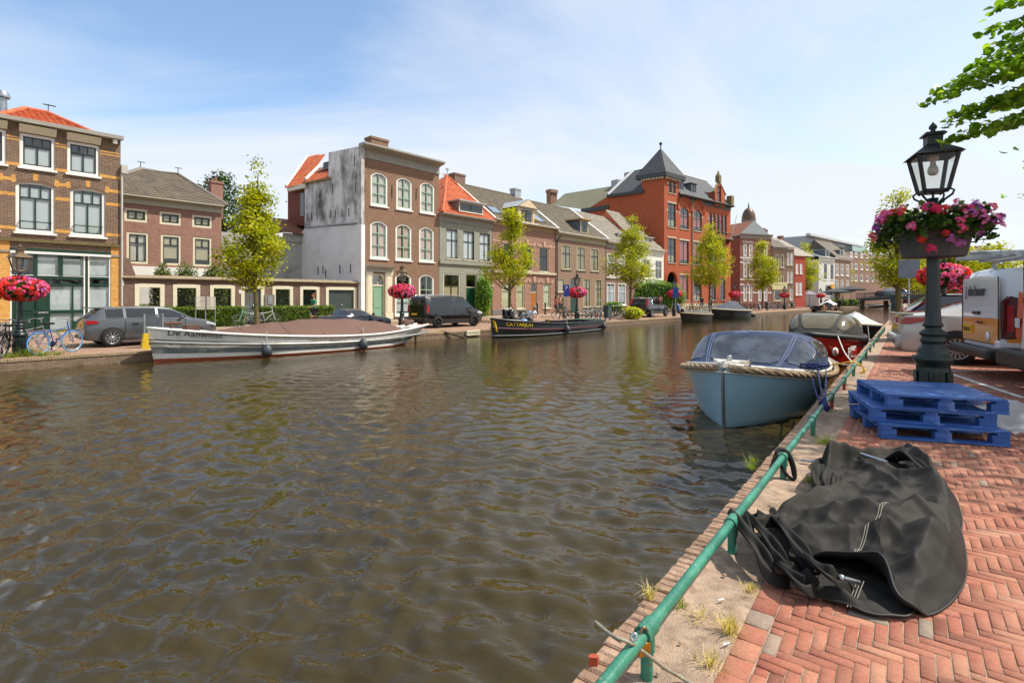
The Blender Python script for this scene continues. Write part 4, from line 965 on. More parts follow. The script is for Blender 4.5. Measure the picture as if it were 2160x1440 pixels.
q0,q1=Ih.pl.un(Z7(765,1000),.8),Ih.pl.un(Z7(820,1000),.8);Ih.dormer(q0[0],q1[0],q0[1]-Ih.zb,Ih.pl.un(Z7(765,910),.8)[1]-Ih.zb,.8,.8,3.5,M('slate_cheek','5a616a',.6),WHITE)
Jh=House('small_white_house','small white rendered house with dark tiled roof next to the red building',Pl(757),1344.6,1400,.56)
j1=Jh.row(Z8,[(600,40,670,245)]);j0=(j1[0][0]-3.2,j1[0][1]-3.2,*j1[0][2:]);Jh.ops.append(j0);j2=Jh.row(Z8,[(405,290,450,460),(468,300,512,440)])
HJ=Jh.z(Z7(1235,1115));HJ1=Jh.z(Z7(1235,1085));Jh.walls(WHITE,HJ,9.0,rev=.14)
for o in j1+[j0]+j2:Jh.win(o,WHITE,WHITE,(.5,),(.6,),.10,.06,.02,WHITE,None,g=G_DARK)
Jh.cornice(WHITE,HJ,HJ1,.4,gutter=GUT)
p=Jh.pl.un(Z7(925,745),4.5);zr=p[1]-Jh.zb;X0,X1=Jh.x0,Jh.x1;mb=MB()
mb.add([(X0,-.3,HJ1),(X1+.1,-.3,HJ1),(X0+3.6,4.5,zr),(X0+.2,4.5,zr),(X1+.1,9,HJ1),(X0,9,HJ1)],[(0,1,2,3),(1,4,2),(4,5,3,2)]);mb.add([(X0,-.3,HJ1),(X0+.2,4.5,zr),(X0,9,HJ1)],[(0,1,2)],1);tiled(mb,[(X0,-.3,HJ1),(X1+.1,-.3,HJ1),(X0+3.6,4.5,zr),(X0+.2,4.5,zr)],.34,.36,.05,.04)
Jh.part('roof',mb,[PT,ORT])
q0,q1=Jh.pl.un(Z7(1060,1030),.8),Jh.pl.un(Z7(1110,1030),.8);Jh.dormer(q0[0],q1[0],q0[1]-Jh.zb,Jh.pl.un(Z7(1060,945),.8)[1]-Jh.zb,.8,.8,3.0,M('slate_cheek','5a616a',.6),WHITE)
RB1=brick('red_brick','a04a28','b35a34','99604a',var=.35,ms=.006,dirt='8a3f26',damt=.4)
SLT=tiles('slate','3d4044','4c5055',.3,.22,'585c5c',.4)
KP=Pl(1401,10.5,2370);K=House('red_brick_building','tall red brick building with slate corner tower and arched windows',KP,1401,1541,.6,'building')
KZ=lambda zf,x,y:K.z(zf(x,y))
KST=M('grey_mullion','8f8c86',.7)
kt=K.row(Z7,[(1268,375,1300,508),(1308,385,1340,514)],.45);k2=K.row(Z7,[(1262,598,1340,848)]);k1=K.row(Z7,[(1262,945,1340,1198)])
kb2=K.row(Z7,[(1385,640,1470,868),(1518,660,1600,886)],.5);kb1=K.row(Z7,[(1380,970,1470,1208),(1515,985,1600,1215)])
kg=K.row(Z8,[(855,195,942,458),(998,205,1082,455)]);kg2=K.row(Z8,[(1180,215,1222,455),(1268,232,1330,455)])
k5=K.row(Z7,[(1668,690,1700,905),(1704,697,1736,910),(1744,706,1774,915),(1782,714,1811,920),(1818,722,1845,925)],.4)
k41=K.row(Z7,[(1690,1010,1740,1225),(1770,1015,1830,1228)])
ka=K.row(Z8,[(718,160,822,500)])[0];K.ops.remove(ka);ka=(ka[0],ka[1],.02,ka[3],(ka[1]-ka[0])*.5);K.ops.append(ka)
HK=KZ(Z7,1375,530);TK=KZ(Z7,1228,322);xT=K.un(Z7(1378,600))[0]
gx0,gx1=K.un(Z7(1712,600))[0],K.un(Z7(1812,600))[0]
print('K eaves',HK,KZ(Z7,1890,650),'tower',TK,'x',K.x0,K.x1,xT)
mb=MB();main=[o for o in K.ops if o not in kt]
wallface(mb,K.x0,K.x1,0,HK,main,.3);wallface(mb,K.x0,xT,HK,TK,kt,.3)
mb.add([(K.x1,0,0),(K.x1,14,0),(K.x1,14,HK),(K.x1,0,HK)],[(3,2,1,0)])
mb.add([(K.x0+.3,2.5,0),(K.x1-.1,2.5,0),(K.x1-.1,2.5,HK),(K.x0+.3,2.5,HK)],[(0,1,2,3)],1)
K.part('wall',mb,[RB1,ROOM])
mb=MB();mb.box(K.x0+.3,K.x1-.1,-.05,-.004,-.1,KZ(Z7,1400,1600));K.part('plinth',mb,STONE)
RSH=M('red_blind','b8422c',.7,var=.06)
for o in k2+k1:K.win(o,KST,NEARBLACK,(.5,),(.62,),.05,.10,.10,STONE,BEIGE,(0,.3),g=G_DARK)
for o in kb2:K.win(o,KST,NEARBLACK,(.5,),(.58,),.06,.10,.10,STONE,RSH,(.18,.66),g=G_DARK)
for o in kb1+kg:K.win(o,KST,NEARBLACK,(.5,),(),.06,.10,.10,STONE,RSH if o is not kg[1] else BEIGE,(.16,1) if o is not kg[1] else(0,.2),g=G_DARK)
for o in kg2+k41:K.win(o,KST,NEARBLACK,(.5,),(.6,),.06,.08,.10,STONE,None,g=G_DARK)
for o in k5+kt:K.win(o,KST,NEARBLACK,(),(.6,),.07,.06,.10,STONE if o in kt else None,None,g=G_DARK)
mb=MB()
for o in kb2:
 c=(o[0]+o[1])/2;w=(o[1]-o[0])/2;zs=o[3]-.4
 for r0,r1,dp in((w+.25,w+.5,.10),(w+.55,w+.8,.16)):
  for i in range(14):
   a,b=math.pi*i/14,math.pi*(i+1)/14
   mb.prism([(c-r0*math.cos(a),zs+r0*math.sin(a)),(c-r0*math.cos(b),zs+r0*math.sin(b)),(c-r1*math.cos(b),zs+r1*math.sin(b)),(c-r1*math.cos(a),zs+r1*math.sin(a))],-dp,-.003)
K.part('brick_arch',mb,RB1)
mb=MB()
for o in k2+k1+kb1+kg:
 mb.box(o[0]-.15,o[1]+.15,-.05,-.003,o[3]+.01,o[3]+.2)
for o in k2+kt+kb2+k5[:1]:
 for zz in(o[2]+(o[3]-o[2])*.66,):mb.box(o[0]-.3,o[0]-.02,-.02,-.003,zz,zz+.22);mb.box(o[1]+.02,o[1]+.3,-.02,-.003,zz,zz+.22)
K.part('stone_block',mb,STONE)
mb=MB();c=(ka[0]+ka[1])/2;w=(ka[1]-ka[0])/2
for i in range(14):
 a,b=math.pi*i/14,math.pi*(i+1)/14;r0,r1=w+.02,w+.35;zs=ka[3]-w
 mb.prism([(c-r0*math.cos(a),zs+r0*math.sin(a)),(c-r0*math.cos(b),zs+r0*math.sin(b)),(c-r1*math.cos(b),zs+r1*math.sin(b)),(c-r1*math.cos(a),zs+r1*math.sin(a))],-.08,-.003)
K.part('entrance_arch',mb,RB1);mb=MB();mb.box(ka[0],ka[1],1.6,1.7,0,ka[3]);K.part('door',mb,M('brown_door','4a2e22',.5))
mb=MB();mb.box(k5[0][0]-.3,k5[4][1]+.2,-.9,-.004,k5[0][2]-.7,k5[0][2]-.45);
for i in range(5):x=k5[0][0]+i*(k5[4][1]-k5[0][0])/4;mb.prism([(-.8,k5[0][2]-.71),(-.004,k5[0][2]-.71),(-.004,k5[0][2]-1.5)],x-.1,x+.1,'x')
bl=K.part('balcony',mb,M('balcony_stone','7a5a50',.8));mb=MB();zb_=k5[0][2]-.45
x_0,x_1=k5[0][0]-.25,k5[4][1]+.15
mb.tube([(x_0,-.85,zb_+.6),(x_1,-.85,zb_+.6)],.05,6)
for i in range(24):x=x_0+(x_1-x_0)*i/23;mb.tube([(x,-.85,zb_),(x,-.85,zb_+.6)],.025,4)
K.part('balcony_rail',mb,BLACK,bl)
x=K.un(Z7(1500,700))[0];mb=MB();mb.tube([(x,-.12,.1),(x,-.12,HK)],.08,8);K.part('downpipe',mb,KST)
x=K.un(Z7(1835,700))[0];mb=MB();mb.tube([(x,-.9,KZ(Z7,1822,935)),(x+.3,-1.6,KZ(Z7,1840,735))],.05,6);K.part('flagpole',mb,WHITE)
K.cornice(M('slate_gutter','343a3c',.5),HK-.5,HK+.15,.7,xT,K.x1,name='eaves')
ztop=KP.un(Z7(1550,360),4.0)[1]-K.zb;mb=MB()
mb.add([(xT-.3,-.4,HK+.15),(K.x1,-.4,HK+.15),(K.x1,4,ztop),(xT-.2,4,ztop),(K.x1,8,ztop),(xT-.2,8,ztop),(K.x1,12,HK),(xT-.2,12,HK)],[(0,1,2,3),(3,2,4,5),(5,4,6,7),(1,6,4,2)])
K.part('roof',mb,SLT);mb=MB();mb.tube([(xT-.2,4,ztop),(K.x1,4,ztop)],.16,6);K.part('ridge_lead',mb,M('pale_lead','b9bcbc',.5))
for X_,y_ in(((1385,1415),(375,465)),((1500,1540),(410,500))):
 p,q=KP.un(Z7(X_[0],y_[1]),.6),KP.un(Z7(X_[1],y_[0]),.6)
 K.dormer(q[0]-1.5,q[0],p[1]-K.zb,q[1]-K.zb-.2,.6,.6,4,M('slate_cheek','5a616a',.6),M('slate_gutter','343a3c',.5),roofm=M('slate_gutter','343a3c',.5))
zg0,zg1,gxm=HK-.3,K.z(Z7(1752,395)),(gx0+gx1)/2-.2;gsh=K.z(Z7(1712,490))
op=(gxm-.6,gxm+.55,zg0+.3,gsh+1.0,.5)
mb=MB();wallface(mb,gx0,gx1,zg0,gsh,[(op[0],op[1],op[2],gsh)],.25,y=-.25)
mb.prism([(gx0,gsh),(op[0],gsh),(op[0],op[3]),(op[1],op[3]),(op[1],gsh),(gx1,gsh),(gxm,zg1)],-.25,.1);mb.box(gx0,gx0+.1,-.25,3,zg0,gsh);mb.box(gx1-.1,gx1,-.25,3,zg0,gsh)
gd_=K.part('gable',mb,RB1);mb=MB();mb.box(op[0],op[1],-.1,0,op[2],op[3]-.02);K.part('window',mb,M('dormer_glass','2b3338',.06,spec=.9,var=.3),gd_)
mb=MB();mb.tube([(gx0-.3,-.15,gsh-.1),(gxm,-.15,zg1+.15),(gx1+.3,-.15,gsh-.1)],.2,4);mb.box(gxm-.35,gxm+.35,-.4,.2,zg1,zg1+.9);mb.lathe([(.45,.9),(.3,1.1),(.05,1.7)],4,(gxm,-.1,zg1),rot=.78);mb.box(K.x1-.7,K.x1+.1,-.5,.3,HK,HK+1.7);K.part('gable_coping',mb,M('mossy_stone','7a6f45',.85,var=.2,vs=5),gd_)
KS=Pl(1401,10.5,-350)
poly_side(K,KS,[Z7(x,y) for x,y in((1225,1640),(1225,325),(1002,350),(1002,490),(670,535),(400,700),(400,1100),(670,1500))],0,.3,'side_wall',RB1)
poly_side(K,KS,[Z7(x,y) for x,y in((1010,470),(1010,500),(655,545),(655,520))],.4,.6,'eaves',M('slate_gutter','343a3c',.5))
tc_=[local(K,KS.wpt(KS.un(Z7(x,330))[0],0,0)) for x in(1225,1002)];c0=tc_[0];bk=tc_[1]-tc_[0];fx_=Vector((xT,0,0))-Vector((K.x0,0,0))
mb=MB();ov=.55
def tq(u,v,z):p=Vector((K.x0,0,0))+fx_*u+bk*v;return(p.x,p.y,z)
du,dv=ov/fx_.length,ov/bk.length;TK2=TK+.1
cn=[(-du,-dv),(1+du,-dv),(1+du,1+dv),(-du,1+dv)]
mb.add([tq(*c_,TK2-.35) for c_ in cn]+[tq(*c_,TK2+.2) for c_ in cn],[(3,2,1,0),(4,5,6,7),(0,1,5,4),(1,2,6,5),(2,3,7,6),(3,0,4,7)]);K.part('tower_cornice',mb,M('slate_gutter','343a3c',.5))
mb=MB()
for i in range(9):
 for c_ in(((i+.3)/9,-du*.5),(-du*.5,(i+.3)/9)):
  p=tq(*c_,0);mb.box(p[0]-.12,p[0]+.12,p[1]-.12,p[1]+.12,TK2-.6,TK2-.36)
K.part('cornice_block',mb,STONE)
mb=MB();wv=[tq(1,0,HK),tq(1,1,HK),tq(0,1,HK),tq(1,0,TK2-.3),tq(1,1,TK2-.3),tq(0,1,TK2-.3)];mb.add(wv,[(0,1,4,3),(1,2,5,4)]);K.part('tower_wall',mb,RB1)
apz=zt(1391,322,13)-K.zb;a_=tq(.5,.5,apz);mid=[tq(.5+(c_[0]-.5)*.62,.5+(c_[1]-.5)*.62,TK2+1.6) for c_ in cn];base=[tq(*c_,TK2+.2) for c_ in cn]
mb=MB();mb.add(base+mid+[a_],[(0,1,5,4),(1,2,6,5),(2,3,7,6),(3,0,4,7),(4,5,8),(5,6,8),(6,7,8),(7,4,8)]);sr=K.part('tower_roof',mb,SLT)
mb=MB();mb.tube([a_,(a_[0],a_[1],a_[2]+.7)],.09,6);mb.sphere((a_[0],a_[1],a_[2]+.6),.22,8,6);K.part('finial',mb,BLACK,sr)
polyq(K,KS,[(Z7(670,520),.3),(Z7(1010,472),.3),(Z7(1060,262),-4.5),(Z7(915,290),-4.5)],'side_roof',SLT)
mb=MB();mb.tube([sideP(K,KS,Z7(668,520),.4),sideP(K,KS,Z7(915,288),-4.4)],.25,4);K.part('verge',mb,M('pale_lead','b9bcbc',.5))
polyq(K,KS,[(Z7(395,662),.0),(Z7(672,625),.0),(Z7(800,420),-6),(Z7(240,510),-6)],'hall_roof',M('bitumen_roof','6d6c58',.9,var=.1,vs=.6));polyq(K,KS,[(Z7(110,622),-2),(Z7(395,662),0),(Z7(240,510),-6)],'hall_roof',M('bitumen_roof','6d6c58',.9))
poly_side(K,KS,[Z7(x,y) for x,y in((672,622),(672,660),(400,700),(400,660))],.2,.3,'hall_gutter',M('slate_gutter','343a3c',.5))
for x0,x1,y0,y1,off in((730,790,380,425,-6),(870,910,305,330,-5)):
 p=sideP(K,KS,Z7((x0+x1)/2,y0),off);mb=MB();mb.box(p.x-.7,p.x+.7,p.y-.6,p.y+.6,p.z-3,p.z);K.part('chimney',mb,LEAD)
cw=at(1164,415,85);t_=thing('chimney_stack','tall brown brick chimney stack rising behind the dark tiled roofs','chimney',(cw.x,cw.y,5),R(40))
mb=MB();zt2=at(1164,401,85).z-5;mb.box(-.7,.7,-.5,.5,0,zt2-.5);mb.box(-.8,.8,-.6,.6,zt2-.498,zt2);mb.build('stack',brick('warm_brown_brick','76543f','8f6d55'),t_)
mb=MB();[mb.box(-.6+i*.5,-.45+i*.5,-.62,-.5,zt2-.9,zt2-.52) for i in range(3)];mb.build('smoke_opening',BLACK,t_)
BP=Pl(1561,vp=4200,Y0=86)
S1=brick('striped_brick','7d4a3e','94604f','a58a7c',var=.4)
B1=House('striped_house','red brick house with white stone stripes beside the red building',BP,1561,1627.5,.65)
a1=B1.row(Z9,[(320,445,358,568),(376,448,412,568),(470,455,505,568),(525,455,560,568)]);a2=B1.row(Z9,[(320,625,358,778),(376,625,412,778),(470,625,505,778),(525,625,560,778)]);a3=B1.row(Z9,[(320,840,358,1010),(374,840,410,1010),(470,850,502,1010),(525,850,560,1010)],.5)
HB1=B1.z(Z9(290,385));B1.walls(S1,HB1,9,rev=.14)
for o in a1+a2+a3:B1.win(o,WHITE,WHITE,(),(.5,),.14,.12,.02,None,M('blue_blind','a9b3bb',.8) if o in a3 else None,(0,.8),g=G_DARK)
bands(B1,'white_stripe',WHITE,[B1.z(Z9(290,y)) for y in(578,625,795,845,925)],.22,.03)
mb=MB()
for o in a1+a2:
 for k in range(4):x=o[0]-.1+k*(o[1]-o[0]+.1)/3;mb.box(x,x+.12,-.03,-.003,o[3]+.15,o[3]+.55)
B1.part('lintel_block',mb,WHITE);B1.cornice(GREYW,HB1,B1.z(Z9(290,340)),.4)
BT=tiles('brick_red_tile','8d5a40','a06a4c',.3,.2)
h_=B1.z(Z9(290,340));mb=MB();mb.add([(B1.x0-.1,.3,h_-.3),(B1.x0-.1,8.5,h_-.3),(B1.x0+3.2,8,h_+2.3),(B1.x0+3.2,.3,h_+2.3)],[(3,2,1,0)]);mb.add([(B1.x0+3.2,.3,h_+2.3),(B1.x0+3.2,8,h_+2.3),(B1.x1,8.5,h_),(B1.x1,.3,h_)],[(3,2,1,0)],1);mb.add([(B1.x0-.1,.3,h_-.3),(B1.x0+3.2,.3,h_+2.3),(B1.x1,.3,h_)],[(2,1,0)],1);B1.part('roof',mb,[BT,LEAD])
B2=House('brown_gambrel_house','narrow brown brick house with dark gambrel roof and red chimney',BP,1628.5,1660,.65)
a1=B2.row(Z9,[(640,545,668,680),(690,550,722,680)]);a2=B2.row(Z9,[(640,760,668,842),(690,760,722,842)]);a3=B2.row(Z9,[(625,900,695,1005)])
HB2=B2.z(Z9(640,500));B2.walls(BRH,HB2,9,rev=.14)
for o in a1+a2+a3:B2.win(o,CREAM,NEARBLACK,(),(.55,),.14,.1,.02,STONE,None,g=G_DARK)
B2.band('shop_band',M('pale_yellow','d9cf9c',.7),a3[0][3]+.1,a3[0][3]+1.3,.06);B2.cornice(GREYW,HB2,HB2+.4,.4)
zr=B2.z(Z9(690,345));zm=B2.z(Z9(690,400));mb=MB();mb.add([(B2.x0,-.3,HB2+.4),(B2.x1,-.3,HB2+.4),(B2.x1,1.6,zm),(B2.x0-1,1.6,zm),(B2.x1,5,zr),(B2.x0-1,5,zr)],[(0,1,2,3),(3,2,4,5)]);mb.add([(B2.x1,-.3,HB2+.4),(B2.x1,9,HB2),(B2.x1,5,zr),(B2.x1,1.6,zm)],[(0,1,2,3)]);B2.part('roof',mb,CH)
B2.chimney(B2.un(Z9(680,330))[0],3.5,1.1,.8,zm,B2.pl.un(Z9(680,312),3.5)[1]-B2.zb,S1,3)
B3=House('narrow_tan_house','narrow tan brick house with white lintels between the gambrel roof and red house',BP,1660.6,1675.5,.65)
a1=B3.row(Z9,[(752,530,775,655),(788,532,808,655)]);a2=B3.row(Z9,[(752,720,775,832),(788,720,808,832)]);a3=B3.row(Z9,[(780,890,808,1000)])
HB3=B3.z(Z9(780,495));B3.walls(BRH,HB3,9,rev=.14)
for o in a1+a2+a3:B3.win(o,WHITE,WHITE,(),(.55,),.12,.1,.02,STONE,None,g=G_DARK)
B3.cornice(WHITE,HB3,HB3+.35,.4);B3.roof(PT,HB3+.35,B3.z(Z9(780,350)),9,y0=-.2)
BQ=Pl(1676.5,vp=3400,Y0=92)
B4=House('narrow_red_house','narrow red painted house with steep pale tiled roof',BQ,1676.5,1699,.65)
a3=B4.row(Z9,[(840,825,865,950),(875,825,902,950)]);a2=B4.row(Z9,[(840,640,862,740),(880,640,905,740)])
HB4=B4.z(Z9(830,560));B4.walls(M('red_paint_brick','a5452f',.8,var=.1),HB4,9,rev=.12)
for o in a2+a3:B4.win(o,WHITE,WHITE,(.5,),(.5,),.14,.1,.02,WHITE,None,g=G_DARK)
mb=MB();zr=B4.z(Z9(830,355));x2=B4.un(Z9(1020,560))[0];mb.add([(B4.x0-.1,-.2,HB4),(x2,-.2,HB4),(B4.x0+2.6,5,zr),(B4.x0-1,5,zr),(x2,9,HB4)],[(0,1,2,3),(1,4,2)]);B4.part('roof',mb,PT)
B4.chimney(B4.x0+2.9,5,.8,.7,zr-1,zr+.5,S1,0)
BW=Pl(1727,vp=2600,Y0=102)
B5=House('white_cornice_house','white fronted house with grey dormers behind the cafe terrace',BW,1727,1761,.65)
a1=B5.row(Z9,[(1115,640,1150,800),(1180,640,1215,800),]);a2=B5.row(Z9,[(1130,850,1205,960)])
HB5=B5.z(Z9(1080,600));B5.walls(M('offwhite_render','d3d0ca',.8,var=.06),HB5,9,rev=.12)
for o in a1+a2:B5.win(o,WHITE,NEARBLACK,(.5,),(.6,),.12,.1,.02,WHITE,None,g=G_DARK)
B5.cornice(WHITE,HB5,B5.z(Z9(1080,570)),.5);hb=B5.z(Z9(1080,570));B5.roof(M('grey_zinc_roof','6f757b',.6),hb,B5.z(Z9(1000,485)),8,y0=-.2)
for x in(1150,):p,q=B5.pl.un(Z9(x-18,570),.4),B5.pl.un(Z9(x+18,505),.4);B5.dormer(p[0],q[0],p[1]-B5.zb,q[1]-B5.zb,.4,.4,3,M('slate_cheek','5a616a',.6),WHITE)
mb=MB();sx,sz_=B5.un(Z9(1190,862));mb.box(sx-.7,sx+.7,-.3,-.2,sz_-.4,sz_+.4);B5.part('shop_sign',mb,M('orange_sign','d9a020',.5))
BV=House('tan_cafe_house','tan brick house with white windows behind the dark cafe parasols',BW,1761.5,1796,.65)
a1=BV.row(Z9,[(1235,640,1262,760),(1285,640,1312,760),(1340,640,1366,760)]);a2=BV.row(Z9,[(1235,800,1262,900),(1285,800,1312,900),(1340,800,1366,900)])
HV_=BV.z(Z9(1300,600));BV.walls(BRH,HV_,9,rev=.12)
for o in a1+a2:BV.win(o,WHITE,WHITE,(.5,),(.6,),.12,.1,.02,WHITE,None,g=G_DARK)
BV.cornice(WHITE,HV_,HV_+.5,.5);BV.roof(CH,HV_+.5,HV_+4.2,8,y0=-.2)
p,q=BV.pl.un(Z9(1275,570),.4),BV.pl.un(Z9(1310,510),.4);BV.dormer(p[0],q[0],p[1]-BV.zb,q[1]-BV.zb,.4,.4,3,M('slate_cheek','5a616a',.6),WHITE)
BX=Pl(1779,vp=2600,Y0=118)
B6=House('brick_flats','brown brick block of flats with a set back grey penthouse by the bridge',BX,1779,1905,.65,'building')
HB6=B6.z(Z9(1320,520));rows=[]
for ya,yb in((545,600),(655,715),(765,830)):
 rows+=B6.row(Z9,[(1375,ya-45,1405,yb-45),(1425,ya-30,1450,yb-30),(1480,ya,1505,yb),(1535,ya,1560,yb),(1590,ya,1615,yb)])
B6.walls(brick('flat_brick','7c5a4c','94705e','a39080'),HB6,12,rev=.12)
for o in rows:B6.win(o,WHITE,WHITE,(.5,),(),.14,.1,.02,WHITE,None,g=G_DARK)
PH=House('penthouse_block','grey flat roofed block with glass balcony above the far roofs',Pl(1700,vp=2300,Y0=112),1700,1817,8.5,'building')
zp=PH.z(Z9(1230,405));PH.walls(M('grey_cladding','9fa4a6',.6,var=.06),zp-.5,9,z0=-8);PH.band('flat_roof',M('pale_lead','b9bcbc',.5),zp-.5,zp,.8)
mb=MB();x0,x1=PH.un(Z9(1330,500))[0],PH.un(Z9(1480,500))[0];mb.box(x0,x1,-1.5,-1.46,PH.z(Z9(1400,530)),PH.z(Z9(1400,480)));PH.part('glass_balcony',mb,M('green_glass','8fb0a4',.1))
mb=MB();[mb.box(PH.un(Z9(x,470))[0],PH.un(Z9(x+25,470))[0],-.03,-.003,PH.z(Z9(x,500)),PH.z(Z9(x,450))) for x in(1190,1260,1290)];PH.part('window',mb,M('dormer_glass','2b3338',.06))
td=at(1579,505,130);T=thing('dome_tower','octagonal grey bell tower with copper dome and cross behind the striped house','tower',(td.x,td.y,0),R(22));w=12*130/F
TG=M('tower_stone','7f8580',.7,var=.1);zb_,zm,zd=at(1579,520,130).z,at(1579,466,130).z,at(1579,441,130).z
mb=MB();mb.lathe([(w,zb_-12),(w,zm-.5),(w*1.2,zm-.3),(w*1.25,zm)],8,sm=False,rot=R(22.5));mb.build('belfry',TG,T)
mb=MB();
for i in range(8):
 a=i*math.pi/4;c=Vector((math.cos(a),math.sin(a),0))*w*.95;s_=Vector((-math.sin(a),math.cos(a),0))*w*.24
 for k in range(7):z=zm-4+k*.45;mb.add([c-s_+Vector((0,0,z)),c+s_+Vector((0,0,z)),c*1.04+s_+Vector((0,0,z-.3)),c*1.04-s_+Vector((0,0,z-.3))],[(0,1,2,3)])
mb.build('louvre',WHITE,T)
mb=MB();mb.lathe([(w*1.22,zm),(w*1.15,zm+.3)]+[(w*1.15*math.cos(a*math.pi/20),zm+.3+(zd-zm)*math.sin(a*math.pi/20)) for a in range(1,10)]+[(.05,zd+.4)],16);mb.build('dome',M('copper_dome','5f4a3c',.45,.4,var=.2,vs=1),T)
mb=MB();zc=at(1579,428,130).z;mb.tube([(0,0,zd),(0,0,zc)],.07,6);mb.sphere((0,0,zd+.6),.22,8,6);mb.tube([(-.35,0,zc-.5),(.35,0,zc-.5)],.06,6);mb.build('cross',BLACK,T)
LEAF_Y=leafmat('street_tree_leaf',['55690f','7f8c16','a3a51c','bfb824','cfb92c'],.40)
LEAF_G=leafmat('dark_tree_leaf',['1f3314','2c451a','3d5a20','4f6f26'],.25)
LEAF_L=leafmat('linden_leaf',['45621a','628620','82a430','acc04a'],.5,.4)
HEDGE=leafmat('hedge_leaf',['33480f','506b1b','6f8728','8d9a38'],.25)
VINE=leafmat('vine_leaf',['41661f','5f8a2c','83a93c','a9bf62'],.3)
LIME=leafmat('lime_leaf',['7d8f17','a9b220','cfca35','d9c52c'],.3)
BARK=M('bark','4f4436',.9,var=.3,vs=8,bump=.6,bs=25)
BARK2=M('mossy_bark','5d5234',.9,var=.35,vs=6,bump=.6,bs=25,dirt='5b6428',dscale=2.5)
def leafcloud(name,P,size,mat,parent,rg,up=0.5,tint=None,aspect=1.5,hex_=False):
 n=len(P);nr=rg.normal(size=(n,3));nr[:,2]=np.abs(nr[:,2])*1.0+up;nr/=np.linalg.norm(nr,axis=1)[:,None]
 a=np.cross(nr,rg.normal(size=(n,3)));a/=np.linalg.norm(a,axis=1)[:,None]+1e-9;b=np.cross(nr,a)
 s=(size*rg.uniform(.6,1.25,n))[:,None]
 if hex_:
  pts=[(-.5,0),(-.28,.42),(.12,.44),(.55,0),(.12,-.44),(-.28,-.42)]
  V=np.stack([P+a*(s*x)+b*(s*y*1.0)+nr*(s*(-.08 if abs(y)>.1 else .06)) for x,y in pts],1).reshape(-1,3);k=6
 else :
  V=np.stack([P-a*s*.5,P+b*s*.5/aspect,P+a*s*.5,P-b*s*.5/aspect],1).reshape(-1,3);k=4
 Fq=np.arange(n*k).reshape(n,k)
 t=np.clip(rg.normal(.5,.22,n),0,1) if tint is None else np.clip(tint,0,1)
 return rawmesh(name,V,Fq,mat,t,parent=parent)
def tree(name,label,base,H,prof,trunk_r,nleaf,ls,mat,seed,crown0=0.28,group=None,clump=0.34,gap=0.0,lean=(0,0),bark=BARK2,density=1.0,trunk=True,limbs=26):
 """prof: [(height fraction of crown, radius in m)]"""
 rg=np.random.default_rng(seed);e=thing(name,label,'tree',base,0,group)
 zc0=H*crown0;hs=[p[0] for p in prof];rs=[p[1]*.80 for p in prof]
 mb=MB();path=[];
 for i in range(9):
  f=i/8;path.append((lean[0]*f*f+.06*math.sin(f*5+seed),lean[1]*f+.06*math.cos(f*4+seed),H*.93*f))
 tr=[trunk_r*(1.35 if i==0 else(1-.82*i/8)) for i in range(9)]
 def axis(z):f=min(1,z/(H*.93));return np.array([lean[0]*f*f+.06*math.sin(f*5+seed),lean[1]*f+.06*math.cos(f*4+seed),z])
 if trunk:mb.tube(path,tr,8);mb.build('trunk',bark,e)
 nc=int(nleaf/42);C=[];L=MB()
 while len(C)<nc:
  f=rg.random();r=np.interp(f,hs,rs)
  if rg.random()>(r/max(rs))**1.15+.12:continue
  a=rg.random()*6.283;q=math.sqrt(rg.random())**.8
  lob=1+.22*math.sin(a*3+seed+f*5)+.15*math.sin(a*5+f*11+seed)
  z=zc0+(H-zc0)*f;c=axis(z)+np.array([math.cos(a)*r*q*lob,math.sin(a)*r*q*lob,rg.normal()*.15])
  if noise.noise((c[0]*.8+seed,c[1]*.8,c[2]*.9))<gap-.12 and q>.3:continue
  C.append(c)
 C=np.array(C)
 order=rg.permutation(len(C))[:limbs]
 for i in order:
  c=C[i];r_=math.hypot(c[0],c[1]);z0=max(zc0*.85,c[2]-r_*.9-.3);a0=axis(z0);m=(a0+c)/2+np.array([0,0,-.12*r_])
  L.tube([a0,m,c],[trunk_r*.3,trunk_r*.2,.012],5)
 if trunk:L.build('limbs',bark,e)
 P=np.repeat(C,42,0)+rg.normal(size=(len(C)*42,3))*np.array([clump,clump,clump*.62])
 ct=np.repeat(np.clip(rg.normal(.5,.2,len(C)),0,1),42);t=ct*.55+rg.random(len(P))*.45
 leafcloud('crown',P,ls,mat,e,rg,tint=t);return e
def fz(s,t):return street(s,t)
far_trees=[(541,4.2,342,[(0,.7),(.12,1.5),(.3,1.5),(.5,1.0),(.7,.6),(.85,.42),(1,.12)],'street tree with a tall leader standing before the plaster wall and brown hedge gap'),(1077,4.0,428,[(0,.7),(.1,1.9),(.28,2.1),(.48,1.3),(.7,.8),(.88,.5),(1,.1)],'street tree with spreading lower branches before the rose brick house'),(1331,3.6,458,[(0,.9),(.15,2.2),(.35,2.4),(.6,1.5),(.8,.8),(1,.1)],'yellow green street tree in front of the small plum brick house'),(1497,3.6,474,[(0,.8),(.12,2.4),(.35,2.9),(.6,2.0),(.8,1.0),(1,.15)],'yellow green street tree in front of the red brick building'),(1608,3.6,510,[(0,.8),(.2,2.3),(.45,2.3),(.7,1.2),(1,.2)],'yellow green street tree in front of the striped house'),(1697,3.6,518,[(0,1),(.2,3.0),(.45,2.8),(.7,1.7),(1,.3)],'orange tinged street tree before the narrow red house'),(1766,3.6,525,[(0,1),(.2,3.0),(.45,2.8),(.7,1.8),(1,.3)],'street tree rising over the dark cafe parasols')]
